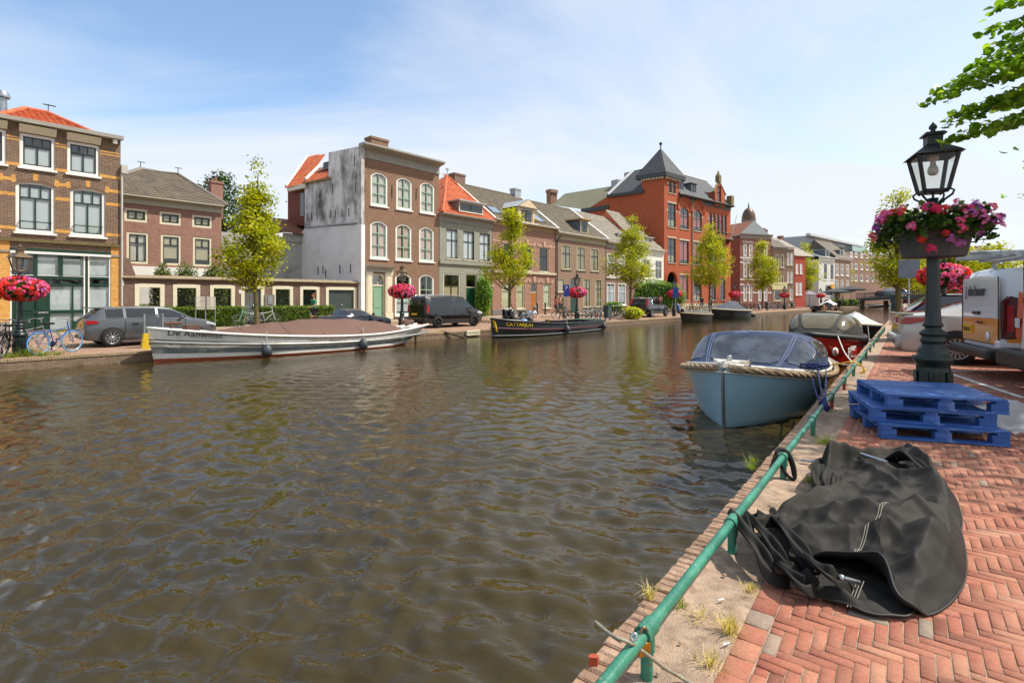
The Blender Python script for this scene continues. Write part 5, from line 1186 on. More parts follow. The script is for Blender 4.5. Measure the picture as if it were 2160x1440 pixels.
for i,(px,t,top,prof,lab) in enumerate(far_trees):
 s=st(px,t);b=FB(s,t,street(s,t));Hh_=zt(px,top,t)-b.z
 tree('street_tree',lab,b,Hh_,prof,.12+.004*i,[10500,8500,9500,10000,7500,7500,7000][i],[.15,.16,.18,.2,.24,.27,.29][i],LEAF_Y,21+i,[.30,.30,.30,.3,.3,.3,.3][i],'young street trees along the far quay',clump=[.22,.25,.3,.34,.38,.42,.42][i],gap=.02)
def ptree(name,label,px,Y,top,base,prof,nl,ls,mat,seed,c0=.2,group=None,r=.2,clump=.4,gap=0,**kw):
 p=at(px,base,Y);tree(name,label,p,at(px,top,Y).z-p.z,prof,r,nl,ls,mat,seed,c0,group,clump,gap,**kw)
ptree('leafy_tree','dark green broad tree behind the set back red brick house',468,62,374,560,[(0,2),(.3,4.3),(.6,4.4),(.85,2.6),(1,.8)],9000,.34,LEAF_G,51,.1,clump=.55,gap=-.05,r=.3)
ptree('quay_tree','green tree with feathery upright branches beyond the near lamp post',1893,36,414,668,[(0,.9),(.15,2.0),(.4,2.1),(.7,1.3),(.9,1.0),(1,.5)],8500,.19,LEAF_Y,52,.28,clump=.26,gap=.10)
ptree('quay_tree','low bushy tree right of the near lamp post above the parked cars',2010,46,505,665,[(0,1.5),(.3,2.8),(.7,2.4),(1,.6)],9000,.24,LEAF_Y,53,.2,clump=.34)
ptree('quay_tree','yellow green tree behind the white van with the roof rack',2100,42,520,665,[(0,1.5),(.3,2.4),(.7,2.0),(1,.6)],5000,.24,LEAF_Y,57,.2,clump=.34)
for i,(px,Y,top,w_) in enumerate([(1858,150,560,5),(1900,140,548,6),(1945,150,552,6),(1990,150,556,6)]):
 ptree('distant_tree',['yellow green tree beyond the left end of the bridge','tree beyond the middle of the bridge','tree beyond the bridge seen past the near lamp post','tree beyond the right end of the bridge'][i],px,Y,top,632,[(0,w_*.6),(.3,w_),(.7,w_*.8),(1,w_*.2)],3000,.6,LEAF_Y,60+i,.12,'trees beyond the bridge',clump=.8)
def linden():
 rg=np.random.default_rng(77);base=Vector((10.4,6.6,RZ));e=thing('linden_tree','large linden tree whose lower branches reach in at the top right corner','tree',base)
 mb=MB();mb.tube([(0,0,0),(.05,.05,1.5),(0,.1,3.2),(-.1,.1,5),(0,0,8)],[.32,.24,.22,.16,.05],12);mb.build('trunk',BARK,e)
 L=MB();P=[];T=[]
 def twig(a,b,n,spread,r0,mul=1.0):
  a,b=np.array(a,float),np.array(b,float);m=(a+b)/2+np.array([0,0,.15*np.linalg.norm(b-a)]);pts=[]
  for i in range(9):f=i/8;pts.append((1-f)**2*a+2*f*(1-f)*m+f*f*b)
  L.tube(pts,[r0*(1-.85*i/8) for i in range(9)],5)
  for i in range(int(n*mul)):
   f=rg.uniform(.25,1.02);c=(1-f)**2*a+2*f*(1-f)*m+f*f*b
   sd=rg.normal(size=3)*spread*np.array([1,1,.32])*(1.15-f*.75)
   P.append(c+sd+np.array([0,0,-.05]));T.append(np.clip(.42+.25*rg.normal()+.15*(sd[2]>0),0,1))
 W2=lambda px,py,Y:np.array(at(px,py,Y))-np.array(base)
 for px,py,Y,n,sp in((1962,205,6.2,150,.16),(1985,183,6.4,150,.17),(2032,160,6.0,120,.15),(2000,255,6.3,150,.14),(2016,282,6.1,170,.15),(2026,230,6.6,130,.14),(2095,55,6.2,130,.17),(2092,95,6.4,90,.14),(2110,5,6.0,110,.15),(2060,130,6.8,140,.18),(2080,215,6.2,160,.17),(2105,265,6.6,150,.16),(2120,150,6.0,160,.2),(2130,215,6.9,150,.2),(2140,100,6.5,150,.22)):
  tip=W2(px,py,Y);rt=np.array([-.6+rg.normal()*.3,rg.normal()*.5-.2,tip[2]+.2+rg.random()*.7]);st_=tip+(rt-tip)*.55
  twig(rt,tip,n,sp,.022,2.3)
 def ok(c,tol=.1):
  w=c+np.array(base);px,py=1080+w[0]/w[1]*F,HY-(w[2]-CZ)/w[1]*F
  if w[1]<1:return False
  lim=2105 if py<120 else(2060 if py<160 else 2055)
  return px>lim+30 or py<-60 and px>1500+0
 n=0
 while n<330:
  a,z=rg.random()*6.28,rg.uniform(2.9,9.0);r=np.interp(z,[2.9,4,6,8,9],[3.6,5.2,5.2,3.6,1.2])*math.sqrt(rg.random())
  c=np.array([r*math.cos(a),r*math.sin(a),z])
  if c[2]<3.2+.6*(r<2) or not ok(c) or not ok(c+np.array([-.5,0,-.3])):continue
  if noise.noise((c[0]*.55,c[1]*.55,c[2]*.6+9))<-.18:continue
  rt=np.array([0,0,max(2.4,c[2]-1.2)]);twig(rt+(c-rt)*.35,c,36,.42,.022);n+=1
 L.build('limbs',BARK,e);P=np.array(P);T=np.array(T)
 leafcloud('crown',P,.088,LEAF_L,e,rg,up=.7,tint=T,hex_=True)
linden()
def hedge(label,s0,s1,t0,t1,z0,z1,n,seed,mat=HEDGE,ls=.085,cat='hedge',name='hedge',group=None):
 rg=np.random.default_rng(seed);e=thing(name,label,cat,FB((s0+s1)/2,(t0+t1)/2,z0),UANG,group);lx,ly,lz=(s1-s0)/2,(t1-t0)/2,z1-z0
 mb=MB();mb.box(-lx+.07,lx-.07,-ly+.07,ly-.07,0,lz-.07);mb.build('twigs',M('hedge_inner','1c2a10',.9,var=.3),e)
 P=[]
 for i in range(n):
  f=rg.random();u,v,w=rg.uniform(-lx,lx),rg.uniform(-ly,ly),rg.uniform(0,lz)
  if f<.45:v=-ly
  elif f<.8:w=lz
  elif f<.9:u=-lx if rg.random()<.5 else lx
  else :v=ly
  d=.05*noise.noise((u*2,v*2,w*2+seed));P.append((u+rg.normal()*.03,v+rg.normal()*.03-d,w+rg.normal()*.03+d))
 leafcloud('foliage',np.array(P),ls,mat,e,rg,up=.3);return e
ha,hb=st(352,9.4),st(517,9.4);hedge('clipped green hedge left of the garden door',ha,hb,9.3,10.3,street(8,9.5),street(8,9.5)+1.0,6500,1)
ha,hb=st(557,9.4),st(704,9.4);hedge('clipped green hedge right of the garden door',ha,hb,9.3,10.3,street(8,9.5),street(8,9.5)+.98,6500,2)
def bush(name,label,c,rad,n,mat,ls,seed,cat='shrub',group=None,core=True,sq=1.0):
 rg=np.random.default_rng(seed);e=thing(name,label,cat,c,0,group);v=rg.normal(size=(n,3));v/=np.linalg.norm(v,axis=1)[:,None];v[:,2]=np.abs(v[:,2]) if sq==0 else v[:,2]
 rr=np.array(rad)[None,:]*(rg.uniform(.72,1.05,n))[:,None];lob=np.array([1+.18*noise.noise((p[0]*2.2+seed,p[1]*2.2,p[2]*2.2)) for p in v]);P=v*rr*lob[:,None]
 P[:,2]+=rad[2]
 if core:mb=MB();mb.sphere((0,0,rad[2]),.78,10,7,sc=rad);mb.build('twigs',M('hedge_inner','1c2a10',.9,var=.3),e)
 leafcloud('foliage',P,ls,mat,e,rg,up=.3);return e
TOPI=leafmat('topiary_leaf',['3a4a1c','5a6a2e','7c8748','99a060'],.2)
for i,(z,x0,x1,yt) in enumerate([(Z2,1440,1640,338),(Z2,1640,1890,338),(Z2,1925,2140,345),(Z4,-60,170,-5),(Z4,160,405,5)]):
 (a,y),(b,_)=z(x0,yt),z(x1,yt);pm=(a+b)/2;t=12.6;s=st(pm,t);w=(st(b,t)-st(a,t))/2;top=zt(pm,y,t);bush('topiary_shrub',['rounded topiary shrub showing above the left end of the garden wall','second rounded shrub from the left above the garden wall','third rounded shrub from the left above the garden wall','rounded shrub above the garden wall under the pink house corner','loose rounded shrub just left of the tree before the plaster wall'][i],FB(s,t,.6),(w*1.15,w*1.0,(top-.6)/2),3600,TOPI,.11,80+i,group='topiary shrubs behind the garden wall')
hedge('low clipped hedge inside the walled garden',1.2,9.0,14.0,14.7,.6,1.75,4000,3,ls=.11)
hedge('tall dark hedge at the back of the walled garden',9.2,14.2,13.4,14.2,.6,2.9,4000,4,ls=.13,mat=LEAF_G)
s=st(1018,9.9);bush('climbing_shrub','leafy climbing shrub beside the green front door of the grey house',FB(s,9.8,.56),(.75,.6,1.75),3800,VINE,.13,90)
s=st(1372,9.4);bush('climbing_shrub','large green climber covering the front of the small white house',FB(s,9.2,.56),(3.4,.9,1.9),6000,VINE,.2,91)
s=st(1408,9.2);bush('climbing_shrub','pale flowering climber by the arched entrance of the red building',FB(s,8.6,.56),(1.8,.8,1.7),3000,leafmat('pale_vine',['5c7a2c','86984a','a9b070','c9cb9a'],.2),.2,92)
s=st(1333,1.0);bush('lime_plant','bright yellow green plant in a dark pot at the quay edge',FB(s,1.0,.36),(.95,.8,.52),1500,LIME,.16,93,'plant')
s=st(1296,9.6);bush('window_shrub','small green shrub under the plum house windows',FB(s,9.7,.56),(1.0,.5,.6),1200,VINE,.16,94)
GRASS=leafmat('grass_blade',['6b7a26','8a9a3a','a8a452','c9b473','d8c48c'],.3)
def tuft(label,c,n,h,sp,dry,seed,group='grass tufts along the brick edging',bl=.006):
 rg=np.random.default_rng(seed);V=[];Fq=[];T=[]
 for i in range(n):
  a=rg.random()*6.28;r=abs(rg.normal())*sp;b=np.array([r*math.cos(a),r*math.sin(a),0]);d=np.array([math.cos(a),math.sin(a),0])*rg.uniform(.2,1.0)+rg.normal(size=3)*.25
  hh=h*rg.uniform(.4,1.1);m=b+np.array([0,0,hh*.6])+d*hh*.25;tp=b+np.array([0,0,hh*rg.uniform(.5,1)])+d*hh*.8;w=np.array([-math.sin(a),math.cos(a),0])*bl*.5;k=len(V)
  V+=[b-w,b+w,m+w*.8,m-w*.8,tp+w*.2,tp-w*.2];Fq+=[(k,k+1,k+2,k+3),(k+3,k+2,k+4,k+5)];tt=np.clip((.75 if dry else .2)+rg.normal()*.15,0,1);T+=[tt,tt]
 V=[v*.72 for v in V];o=rawmesh('grass_tuft',np.array(V),np.array(Fq),GRASS,np.array(T));o.location=c;return tag(o,label,'grass',group)
for i,(px,py,n,h,sp,dry,lab) in enumerate([(1372,1262,46,.13,.02,True,'dry grass tuft on the coping where it hangs over the water'),(1540,1332,120,.11,.035,True,'straw coloured grass tuft beside the soldier course bricks'),(1500,1400,90,.06,.05,True,'flat yellow moss tuft nearest the bottom edge'),(1585,1245,80,.05,.035,True,'yellowed moss tuft by the near end of the tarpaulin'),(1436,1280,70,.04,.05,False,'flat green weed under the rail by the nearest post'),(1480,1300,50,.05,.06,True,'sparse dry weed in the middle of the sand strip'),(1690,1065,110,.06,.06,False,'green weed at the tarpaulin edge by the edging bricks'),(1708,1015,110,.06,.05,False,'green weed left of the far end of the tarpaulin'),(1742,935,170,.10,.10,False,'broad green weed patch in front of the pallets'),(1585,990,70,.13,.03,False,'green tuft on the coping above the water'),(1590,975,50,.1,.04,False,'smaller green tuft on the coping beside its neighbour'),(1790,842,80,.05,.08,False,'low weed left of the blue pallets'),(1752,868,80,.05,.1,False,'low weed in the shaded sand strip'),(1845,758,50,.05,.1,False,'tiny weed far along the sand strip')]):
 tuft(lab,gp(px,py),n,h,sp,dry,300+i)
s=st(-20,1.0)
for i,(px,t,h,n,lab) in enumerate([(60,.7,.5,160,'tall weeds at the foot of the left quay lamp'),(90,.5,.25,160,'green grass patch by the blue tyred bicycle'),(25,.5,.25,160,'grass patch under the dark bicycles at the left edge'),(120,.45,.15,120,'thin grass at the quay edge beside the bicycle wheel'),(930,.5,.12,120,'grass at the quay edge between the two moored barges'),(860,.5,.12,120,'grass behind the stern of the tarpaulin covered boat')]):
 s=st(px,t);tuft(lab,FB(s,t,street(s,t)),n,h,.35 if h<.4 else .2,False,400+i,'grass tufts along the far quay',.02)
s0=st(125,9.8)
tuft('grass strip at the foot of the green shopfront',FB(st(120,10.2),10.2,.6),300,.22,.6,False,420,'grass tufts along the far quay',.02)
FLOW=leafmat('geranium',['c41c2c','ea3426','f2523a','d92c6a','ec5c98','f094c4','c464c4','a24cb4'],.35)
FLEAF=leafmat('geranium_leaf',['1d3312','2f4a1a','456424','5f7a30'],.2)
IRON=M('lamp_iron','0f211d',.35,var=.25,vs=10,bump=.25,bs=35,dirt='24332c');IRON_D=M('lamp_iron_dark','20282a',.4,var=.2,vs=8)
LGL=glass('lantern_glass',(.88,.88,.84),.02)
LCOP=M('aged_copper','6f5a40',.5,.3,var=.3)
def lamp(label,base,rz=0.0,sc=1.0,near=False,full=True,seed=1,group='quay lamps with flower baskets',iron=None,lant=None,hue=(0,1)):
 iron=iron or IRON;lant=lant or IRON_D;N_=20 if near else 12
 e=thing('street_lamp',label,'street lamp',base,rz,group);e.scale=(sc,)*3
 mb=MB();mb.lathe([(.205,0),(.205,.03),(.185,.06),(.178,.30),(.172,.56),(.168,.60),(.195,.625),(.21,.66),(.21,.70),(.165,.72),(.16,.76),(.15,.80),(.12,.835),(.112,.86),(.128,.875),(.132,.90),(.12,.93),(.11,.945),(.135,.965),(.14,.985),(.13,1.01),(.085,1.04),(.083,1.06),(.105,1.075),(.105,1.095),(.085,1.13),(.076,1.30),(.066,1.80),(.058,2.3),(.056,2.56),(.085,2.57),(.085,2.60),(.05,2.62),(.06,2.66),(.001,2.66)],N_)
 for k in range(8):
  a=k*math.pi/4;M4=Matrix.Rotation(a,4,'Z');mb.box(.176,.188,-.05,.05,.12,.52,M4=M4)
 mb.build('post',iron,e)
 mb=MB();mb.lathe([(.12,1.925),(.335,1.93),(.42,2.30),(.40,2.30),(.33,2.2),(.05,2.2)],8,sm=False,rot=.2);mb.build('planter',M('planter_grey','4a4a4a',.7,var=.15,vs=4,bump=.2),e)
 mb=MB()
 for k in range(4):
  a=k*math.pi/2+math.pi/4;d=Vector((math.cos(a),math.sin(a),0));pts=[Vector((0,0,2.58))+d*.05,Vector((0,0,2.63))+d*.13,Vector((0,0,2.68))+d*.21,Vector((0,0,2.725))+d*.23,Vector((0,0,2.75))+d*.19,Vector((0,0,2.74))+d*.15,Vector((0,0,2.715))+d*.16]
  mb.tube(pts,.013,6)
 mb.tube([(0,0,2.6),(0,0,2.76)],.014,6);mb.build('bracket',iron,e)
 zb,ze,hb,ht=2.745,3.185,.12,.20
 mb=MB()
 cb=[(sx*hb,sy*hb,zb) for sx,sy in((-1,-1),(1,-1),(1,1),(-1,1))];ct=[(sx*ht,sy*ht,ze) for sx,sy in((-1,-1),(1,-1),(1,1),(-1,1))]
 for a,b in zip(cb,ct):mb.tube([a,b],.024,4)
 for q in(cb,ct):mb.tube(q,.022,4,closed=True)
 mb.box(-hb,hb,-hb,hb,zb-.02,zb+.012)
 fr_=mb.build('lantern',lant,e)
 mb=MB()
 for i in range(4):j=(i+1)%4;mb.add([cb[i],cb[j],ct[j],ct[i]],[(0,1,2,3)])
 mb.build('pane',LGL,fr_)
 mb=MB();h2=.25;eb=[(sx*h2,sy*h2,ze-.005) for sx,sy in((-1,-1),(1,-1),(1,1),(-1,1))];c1=[(sx*.21,sy*.21,ze+.035) for sx,sy in((-1,-1),(1,-1),(1,1),(-1,1))];c2=[(sx*.085,sy*.085,ze+.135) for sx,sy in((-1,-1),(1,-1),(1,1),(-1,1))]
 for i in range(4):j=(i+1)%4;mb.add([eb[i],eb[j],c1[j],c1[i]],[(0,1,2,3)]);mb.add([c1[i],c1[j],c2[j],c2[i]],[(0,1,2,3)]);mb.add([eb[i],eb[j],ct[j],ct[i]],[(3,2,1,0)])
 mb.box(-.08,.08,-.08,.08,ze+.12,ze+.25);mb.box(-.11,.11,-.11,.11,ze+.25,ze+.27);mb.box(-.095,.095,-.095,.095,ze+.27,ze+.285);mb.lathe([(.02,ze+.285),(.035,ze+.30),(.022,ze+.32),(.045,ze+.345),(.042,ze+.37),(.02,ze+.40),(.001,ze+.425)],10);mb.build('lantern_roof',lant,fr_)
 mb=MB();mb.lathe([(.03,3.15),(.03,3.08),(.055,3.03),(.06,2.99),(.04,2.95),(.001,2.94)],10);mb.box(-.05,.05,-.05,.05,3.13,3.18);mb.build('bulb',M('frosted_bulb','c9c7bd',.3),fr_)
 rg=np.random.default_rng(seed);nl,nf=(2200,100) if near else(800,230)
 def mound():
  a=rg.random()*6.28
  if full:
   v=rg.normal(size=3);v/=np.linalg.norm(v);return np.array([v[0]*.62,v[1]*.62,2.16+v[2]*.29]),v
  q=rg.random()**.5;r=.22+.31*q+(.07*rg.random());z=2.27+.15*math.sin(q*2.6+.3)-.22*max(0,q-.75)*3*rg.random()+rg.normal()*.05
  return np.array([r*math.cos(a),r*math.sin(a),z]),np.array([math.cos(a)*q,math.sin(a)*q,.8])
 P=[]
 for i in range(nl):
  p,v=mound();P.append(p*np.array([.93,.93,1])+rg.normal(size=3)*(.05 if near else .04)-np.array([0,0,.03]))
 leafcloud('leaves',np.array(P),.075 if near else .13,FLEAF,e,rg,up=.4,aspect=1.1)
 V=[];Fq=[];T=[]
 extra=[]
 if near:extra=[(2.0+.06*i,a,.43+.02*i) for i,a in enumerate((-1.9,-1.3,-1.5,-.9))]+[(2.18,-1.6,.44),(2.12,-2.1,.44),(2.22,-.7,.45)]
 for c in range(nf+len(extra)):
  if c<nf:p,v=mound();v=v/(np.linalg.norm(v)+1e-6);p=p+v*.05
  else :z,a,r=extra[c-nf];p=np.array([r*math.cos(a),r*math.sin(a),z]);v=np.array([math.cos(a),math.sin(a),.3])
  fam=np.sin(np.arctan2(p[1],p[0])*2+seed)+rg.normal()*.9;base_t=hue[0]+(hue[1]-hue[0])*np.clip(.42+.28*fam,0,1)
  nfl=15 if near else 9;rr=.058 if near else .085
  for i in range(nfl):
   d=rg.normal(size=3)+v*1.2;d/=np.linalg.norm(d);q=p+d*rr*rg.uniform(.7,1.1);a1=np.cross(d,rg.normal(size=3));a1/=np.linalg.norm(a1);b1=np.cross(d,a1);s=(.019 if near else .036)*rg.uniform(.8,1.2);t=np.clip(base_t+rg.normal()*.05,0,1)
   if near:
    for k in range(5):
     f=k*1.2566;u1=a1*math.cos(f)+b1*math.sin(f);w1=-a1*math.sin(f)+b1*math.cos(f);j=len(V);V+=[q,q+u1*s*.7+w1*s*.42,q+u1*s*1.3+d*s*.2,q+u1*s*.7-w1*s*.42];Fq.append((j,j+1,j+2,j+3));T.append(t)
   else :
    j=len(V);V+=[q+a1*s,q+b1*s,q-a1*s,q-b1*s];Fq.append((j,j+1,j+2,j+3));T.append(t)
 rawmesh('flowers',np.array(V),np.array(Fq),FLOW,np.array(T),parent=e);return e
q=at(1968,861,6.6);lamp('tall dark green lamp post with purple and red geranium planter beside the blue pallets',(q.x,q.y,RZ),R(-22),1.0,True,False,3,lant=M('lantern_iron','24292b',.45,var=.25,vs=9),hue=(.18,1.15))
for i,(px,t,lab,cop,hue) in enumerate([(42,.9,'quay lamp with red and pink flowers in front of the green shopfront',True,(.12,.85)),(848,1.2,'quay lamp with pink flowers in front of the tall brown house',True,(.3,.85)),(1217,1.2,'quay lamp with pink flowers before the tan brick house',False,(.3,.85)),(1422,1.3,'quay lamp with orange pink flowers at the left edge of the red building',False,(.2,.75)),(1550,1.3,'quay lamp with orange pink flowers between red building and striped house',False,(.1,.65)),(1655,1.3,'quay lamp with red flowers before the gambrel roofed house',False,(.1,.65)),(1731,1.3,'quay lamp with red flowers beside the cafe terrace',False,(.1,.65))]):
 s=st(px,t);b=FB(s,t,street(s,t));k_={42:.945,848:.97}.get(px,1.0);lamp(lab,b,UANG+.4,k_,False,True,10+i,lant=LCOP if cop else None,hue=hue)
for px,Y,lab,s in((1990,17.5,'quay lamp with orange and pink flowers half hidden behind the near post',31),(2012,33,'far quay lamp with pink flowers above the parked cars',32),(2035,38,'farthest quay lamp on the near bank beside the van',33)):
 q=at(px,640,Y);lamp(lab,(q.x,q.y,RZ),.3,1.0,False,True,s,hue=(.15,.85))
RUB=M('tyre_rubber','1f1f1f',.85,var=.15);ALLOY=M('alloy','b6b8ba',.3,.85,var=.08);DALLOY=M('dark_alloy','2a2b2d',.35,.6)
CGL=M('car_glass','12181b',.04,spec=1.0,var=.25,vs=1.5);PLAST=M('black_plastic','1b1c1d',.55);PLATE=M('yellow_plate','d9a81e',.5);REDL=M('red_lamp','9e1016',.15,spec=.8);CLRL=M('clear_lamp','c9ced2',.1,spec=.9);CHROME=M('chrome','d5d7d9',.12,1.0)
def wheel(e,x,y,r,w,rim,side,spokes=10,steer=0.0):
 mb=MB();M4=Matrix.Translation((x,y,r))@Matrix.Rotation(steer,4,'Z')@Matrix.Rotation(R(90),4,'X')
 prof=[(r*.66,-w/2),(r*.94,-w/2),(r,-w*.36),(r,w*.36),(r*.94,w/2),(r*.66,w/2)]
 mb.lathe(prof,24,cap=False);mb.v=[tuple(M4@Vector(p)) for p in mb.v];o=mb.build('wheel',RUB,e)
 mb=MB();s=-1 if side>0 else 1;z0=s*w*.40
 mb.lathe([(r*.60,z0-s*.08),(r*.60,z0),(r*.68,z0+s*.012),(r*.68,z0-s*.05)],24,cap=False);mb.lathe([(.001,z0-s*.01),(r*.16,z0-s*.01),(r*.14,z0+s*.004),(.001,z0+s*.006)],12)
 for k in range(spokes):
  a=2*math.pi*k/spokes;mb.box(r*.10,r*.62,-.02,.02,z0-.02,z0+.004,M4=Matrix.Rotation(a,4,'Z'))
 mb.v=[tuple(M4@Vector(p)) for p in mb.v];mb.build('rim',rim,o)
 mb=MB();mb.lathe([(.001,z0-s*.026),(r*.6,z0-s*.026)],16);mb.v=[tuple(M4@Vector(p)) for p in mb.v];mb.build('brake',PLAST,o);return o
def car(name,label,cat,loc,rz,paint,ST,wheels,rim=ALLOY,wr=.32,roofmat=None,W=1.8,group=None,spokes=10,steer=0.0,sharp=False):
 """ST: stations (x, zlow, zbelt, ztop, wbelt, wtop, sideglass, topglass) - the flags belong to the interval that starts here"""
 e=thing(name,label,cat,loc,rz,group);NS=len(ST);rows=[]
 for(x,zl,zb,zt_,wb,wt,*_) in ST:
  h=[(wb*.80,zl),(wb*.95,zl+.02),(wb*.99,zl+.14),(wb*1.0,(zl+zb)*.5+.04),(wb*.985,zb-.07),(wb*.955,zb),(wt,max(zb+.012,zt_-.075)),(wt*.93,max(zb+.02,zt_-.02)),(wt*.62,max(zb+.024,zt_)),(0,max(zb+.026,zt_+.008))]
  rows.append([(x,y,z) for y,z in h]+[(x,-y,z) for y,z in reversed(h[:-1])])
 n=len(rows[0]);body=MB();gl=MB();rf=MB();vs=[p for r_ in rows for p in r_]
 for i in range(NS-1):
  sg,tg=ST[i][6],ST[i][7]
  for j in range(n-1):
   q=(i*n+j,(i+1)*n+j,(i+1)*n+j+1,i*n+j+1);jj=min(j,n-2-j)
   tgt=body
   if jj==5 and sg:tgt=gl
   elif jj in(7,8) and tg:tgt=gl
   elif jj>=6 and roofmat and tg==0 and ST[i][3]>ST[i][2]+.2 and ST[i+1][3]>ST[i+1][2]+.2:tgt=rf
   tgt.f.append(q);tgt.mi.append(0);tgt.sm.append(not sharp);tgt.t.append(.5)
  body.f.append((i*n,i*n+n-1,(i+1)*n+n-1,(i+1)*n));body.mi.append(0);body.sm.append(False);body.t.append(.5)
 for m_ in(body,gl,rf):m_.v=list(vs)
 body.f+=[tuple(range(n)),tuple(range(NS*n-1,NS*n-n-1,-1))];body.mi+=[0,0];body.sm+=[False,False];body.t+=[.5,.5]
 def bld(m_,nm,mt):
  o=m_.build(nm,mt,e);me=o.data
  import bmesh
  b=bmesh.new();b.from_mesh(me);bmesh.ops.delete(b,geom=[v for v in b.verts if not v.link_faces],context='VERTS');bmesh.ops.recalc_face_normals(b,faces=b.faces) if nm=='body' else None
  for ed in b.edges:
   if len(ed.link_faces)==2 and ed.calc_face_angle(0)>R(38):ed.smooth=False
  b.to_mesh(me);b.free();return o
 bo=bld(body,'body',paint)
 if gl.f:bld(gl,'window',CGL)
 if rf.f:bld(rf,'roof',roofmat)
 for x in wheels:
  for sd in(1,-1):
   yb=W/2-.05;wheel(e,x,sd*yb,wr,.21,rim,sd,spokes,steer if x>0 else 0)
   a=MB();pts=arcpts(x-wr*1.15,x+wr*1.15,wr,wr*1.15,18);a.prism([(x+wr*1.15,.2),(x-wr*1.15,.2)]+pts,sd*(W/2-.02),sd*(W/2+.004));a.build('wheel_arch',PLAST,e)
 return e
def addbox(e,name,mat,*b,bev=0.0):
 mb=MB();mb.box(*b);o=mb.build(name,mat,e)
 if bev:bevel(o,bev)
 return o
def mirror(e,x,w,z,mat):
 for sd in(1,-1):
  mb=MB();mb.sphere((x,sd*(w+.10),z),.10,8,6,sc=(.75,1,.75));mb.build('wing_mirror',mat,e)
def panel_lines(e,W,segs):
 mb=MB()
 for pts in segs:
  for sd in(1,-1):mb.tube([(x,sd*(W/2*f),z) for x,z,f in pts],.006,4)
 mb.build('door_gap',M('gap','0b0b0c',.8),e)
def far_car_loc(px,t,off_t,dx):
 s=st(px,t);return FB(s+dx,t+off_t,street(s,t)),UANG
loc,rz=far_car_loc(237,2.0,.88,1.33)
GREYP=M('grey_metallic','55595c',.28,.35,var=.03,coat=1.0)
hb=car('hatchback','grey metallic hatchback parked on the quay behind the bow of the white boat','car',loc,rz,GREYP,[(-2.12,.42,.62,.64,.62,.50,0,0),(-2.10,.30,.86,.90,.78,.60,0,0),(-2.02,.24,.98,1.02,.82,.60,0,1),(-1.62,.20,1.0,1.36,.86,.60,0,0),(-1.50,.20,.995,1.39,.87,.61,1,0),(-.98,.18,.985,1.425,.89,.62,0,0),(-.90,.18,.98,1.43,.895,.62,1,0),(.02,.18,.955,1.43,.90,.62,0,0),(.10,.18,.95,1.425,.90,.62,1,0),(.55,.18,.94,1.36,.90,.60,1,1),(1.05,.18,.93,1.12,.895,.66,0,1),(1.32,.19,.92,.955,.885,.74,0,0),(1.75,.2,.86,.89,.86,.70,0,0),(2.02,.24,.76,.79,.80,.62,0,0),(2.16,.32,.60,.62,.66,.5,0,0)],(-1.33,1.27),W=1.8)
for sd in(1,-1):
 mb=MB();mb.prism([(-2.06,.80),(-1.70,.84),(-1.78,.93),(-2.05,.955)],sd*.80,sd*.868);mb.build('tail_light',REDL,hb)
 mb=MB();mb.prism([(1.72,.72),(2.08,.64),(2.06,.72),(1.74,.82)],sd*.70,sd*.868);mb.build('headlight',CLRL,hb)
 mb=MB();mb.box(-.72,-.54,sd*.895,sd*.92,.80,.83);mb.box(.30,.48,sd*.90,sd*.925,.79,.82);mb.build('door_handle',GREYP,hb)
addbox(hb,'spoiler',GREYP,-1.95,-1.5,-.56,.56,1.36,1.40,bev=.015);addbox(hb,'number_plate',PLATE,-2.13,-2.10,-.26,.26,.70,.80);addbox(hb,'bumper',PLAST,-2.14,-2.0,-.72,.72,.28,.40,bev=.02)
mirror(hb,.82,.90,1.0,GREYP)
panel_lines(hb,1.8,[[(-.94,.97,1.0),(-.94,.6,1.01),(-1.0,.32,.99)],[(.06,.95,1.01),(.06,.3,.99)],[(.98,.93,.995),(1.0,.35,.995)],[(-1.0,.30,.995),(1.0,.28,.995)]])
mb=MB()
for sd in(1,-1):mb.tube([(-1.5,sd*.845,1.005),(-.2,sd*.872,.985),(1.05,sd*.862,.945)],.012,4)
mb.build('chrome_trim',CHROME,hb)
s=st(684,2.6);loc=FB(s+2.05,3.4,street(s,2.6)-.04);NAVY=M('navy_paint','14192b',.22,.2,var=.05,coat=1.0)
rd=car('roadster','low dark blue roadster with its fabric roof closed behind the long white boat','car',loc,UANG,NAVY,[(-2.0,.40,.55,.57,.56,.45,0,0),(-1.95,.28,.76,.80,.74,.55,0,0),(-1.75,.22,.83,.86,.80,.55,0,0),(-1.0,.18,.86,.89,.84,.5,0,1),(-.72,.16,.86,1.15,.84,.52,0,0),(-.45,.16,.85,1.2,.84,.52,1,0),(.10,.16,.83,1.19,.84,.52,1,0),(.35,.16,.82,1.1,.84,.54,1,1),(.75,.16,.81,.86,.84,.62,0,0),(1.5,.18,.75,.78,.80,.6,0,0),(1.85,.24,.64,.67,.72,.5,0,0),(1.98,.34,.5,.52,.55,.4,0,0)],(-1.15,1.12),W=1.68,wr=.3,roofmat=M('soft_top','4d4a46',.9,var=.1))
for sd in(1,-1):mb=MB();mb.box(-1.99,-1.84,sd*.48,sd*.74,.62,.74);mb.build('tail_light',REDL,rd)
addbox(rd,'number_plate',PLATE,-2.0,-1.97,-.25,.25,.56,.66);mirror(rd,.62,.82,.92,NAVY)
loc,rz=far_car_loc(922,2.5,.9,1.55);BLKP=M('black_paint','0c0d10',.2,.1,var=.05,coat=1.0)
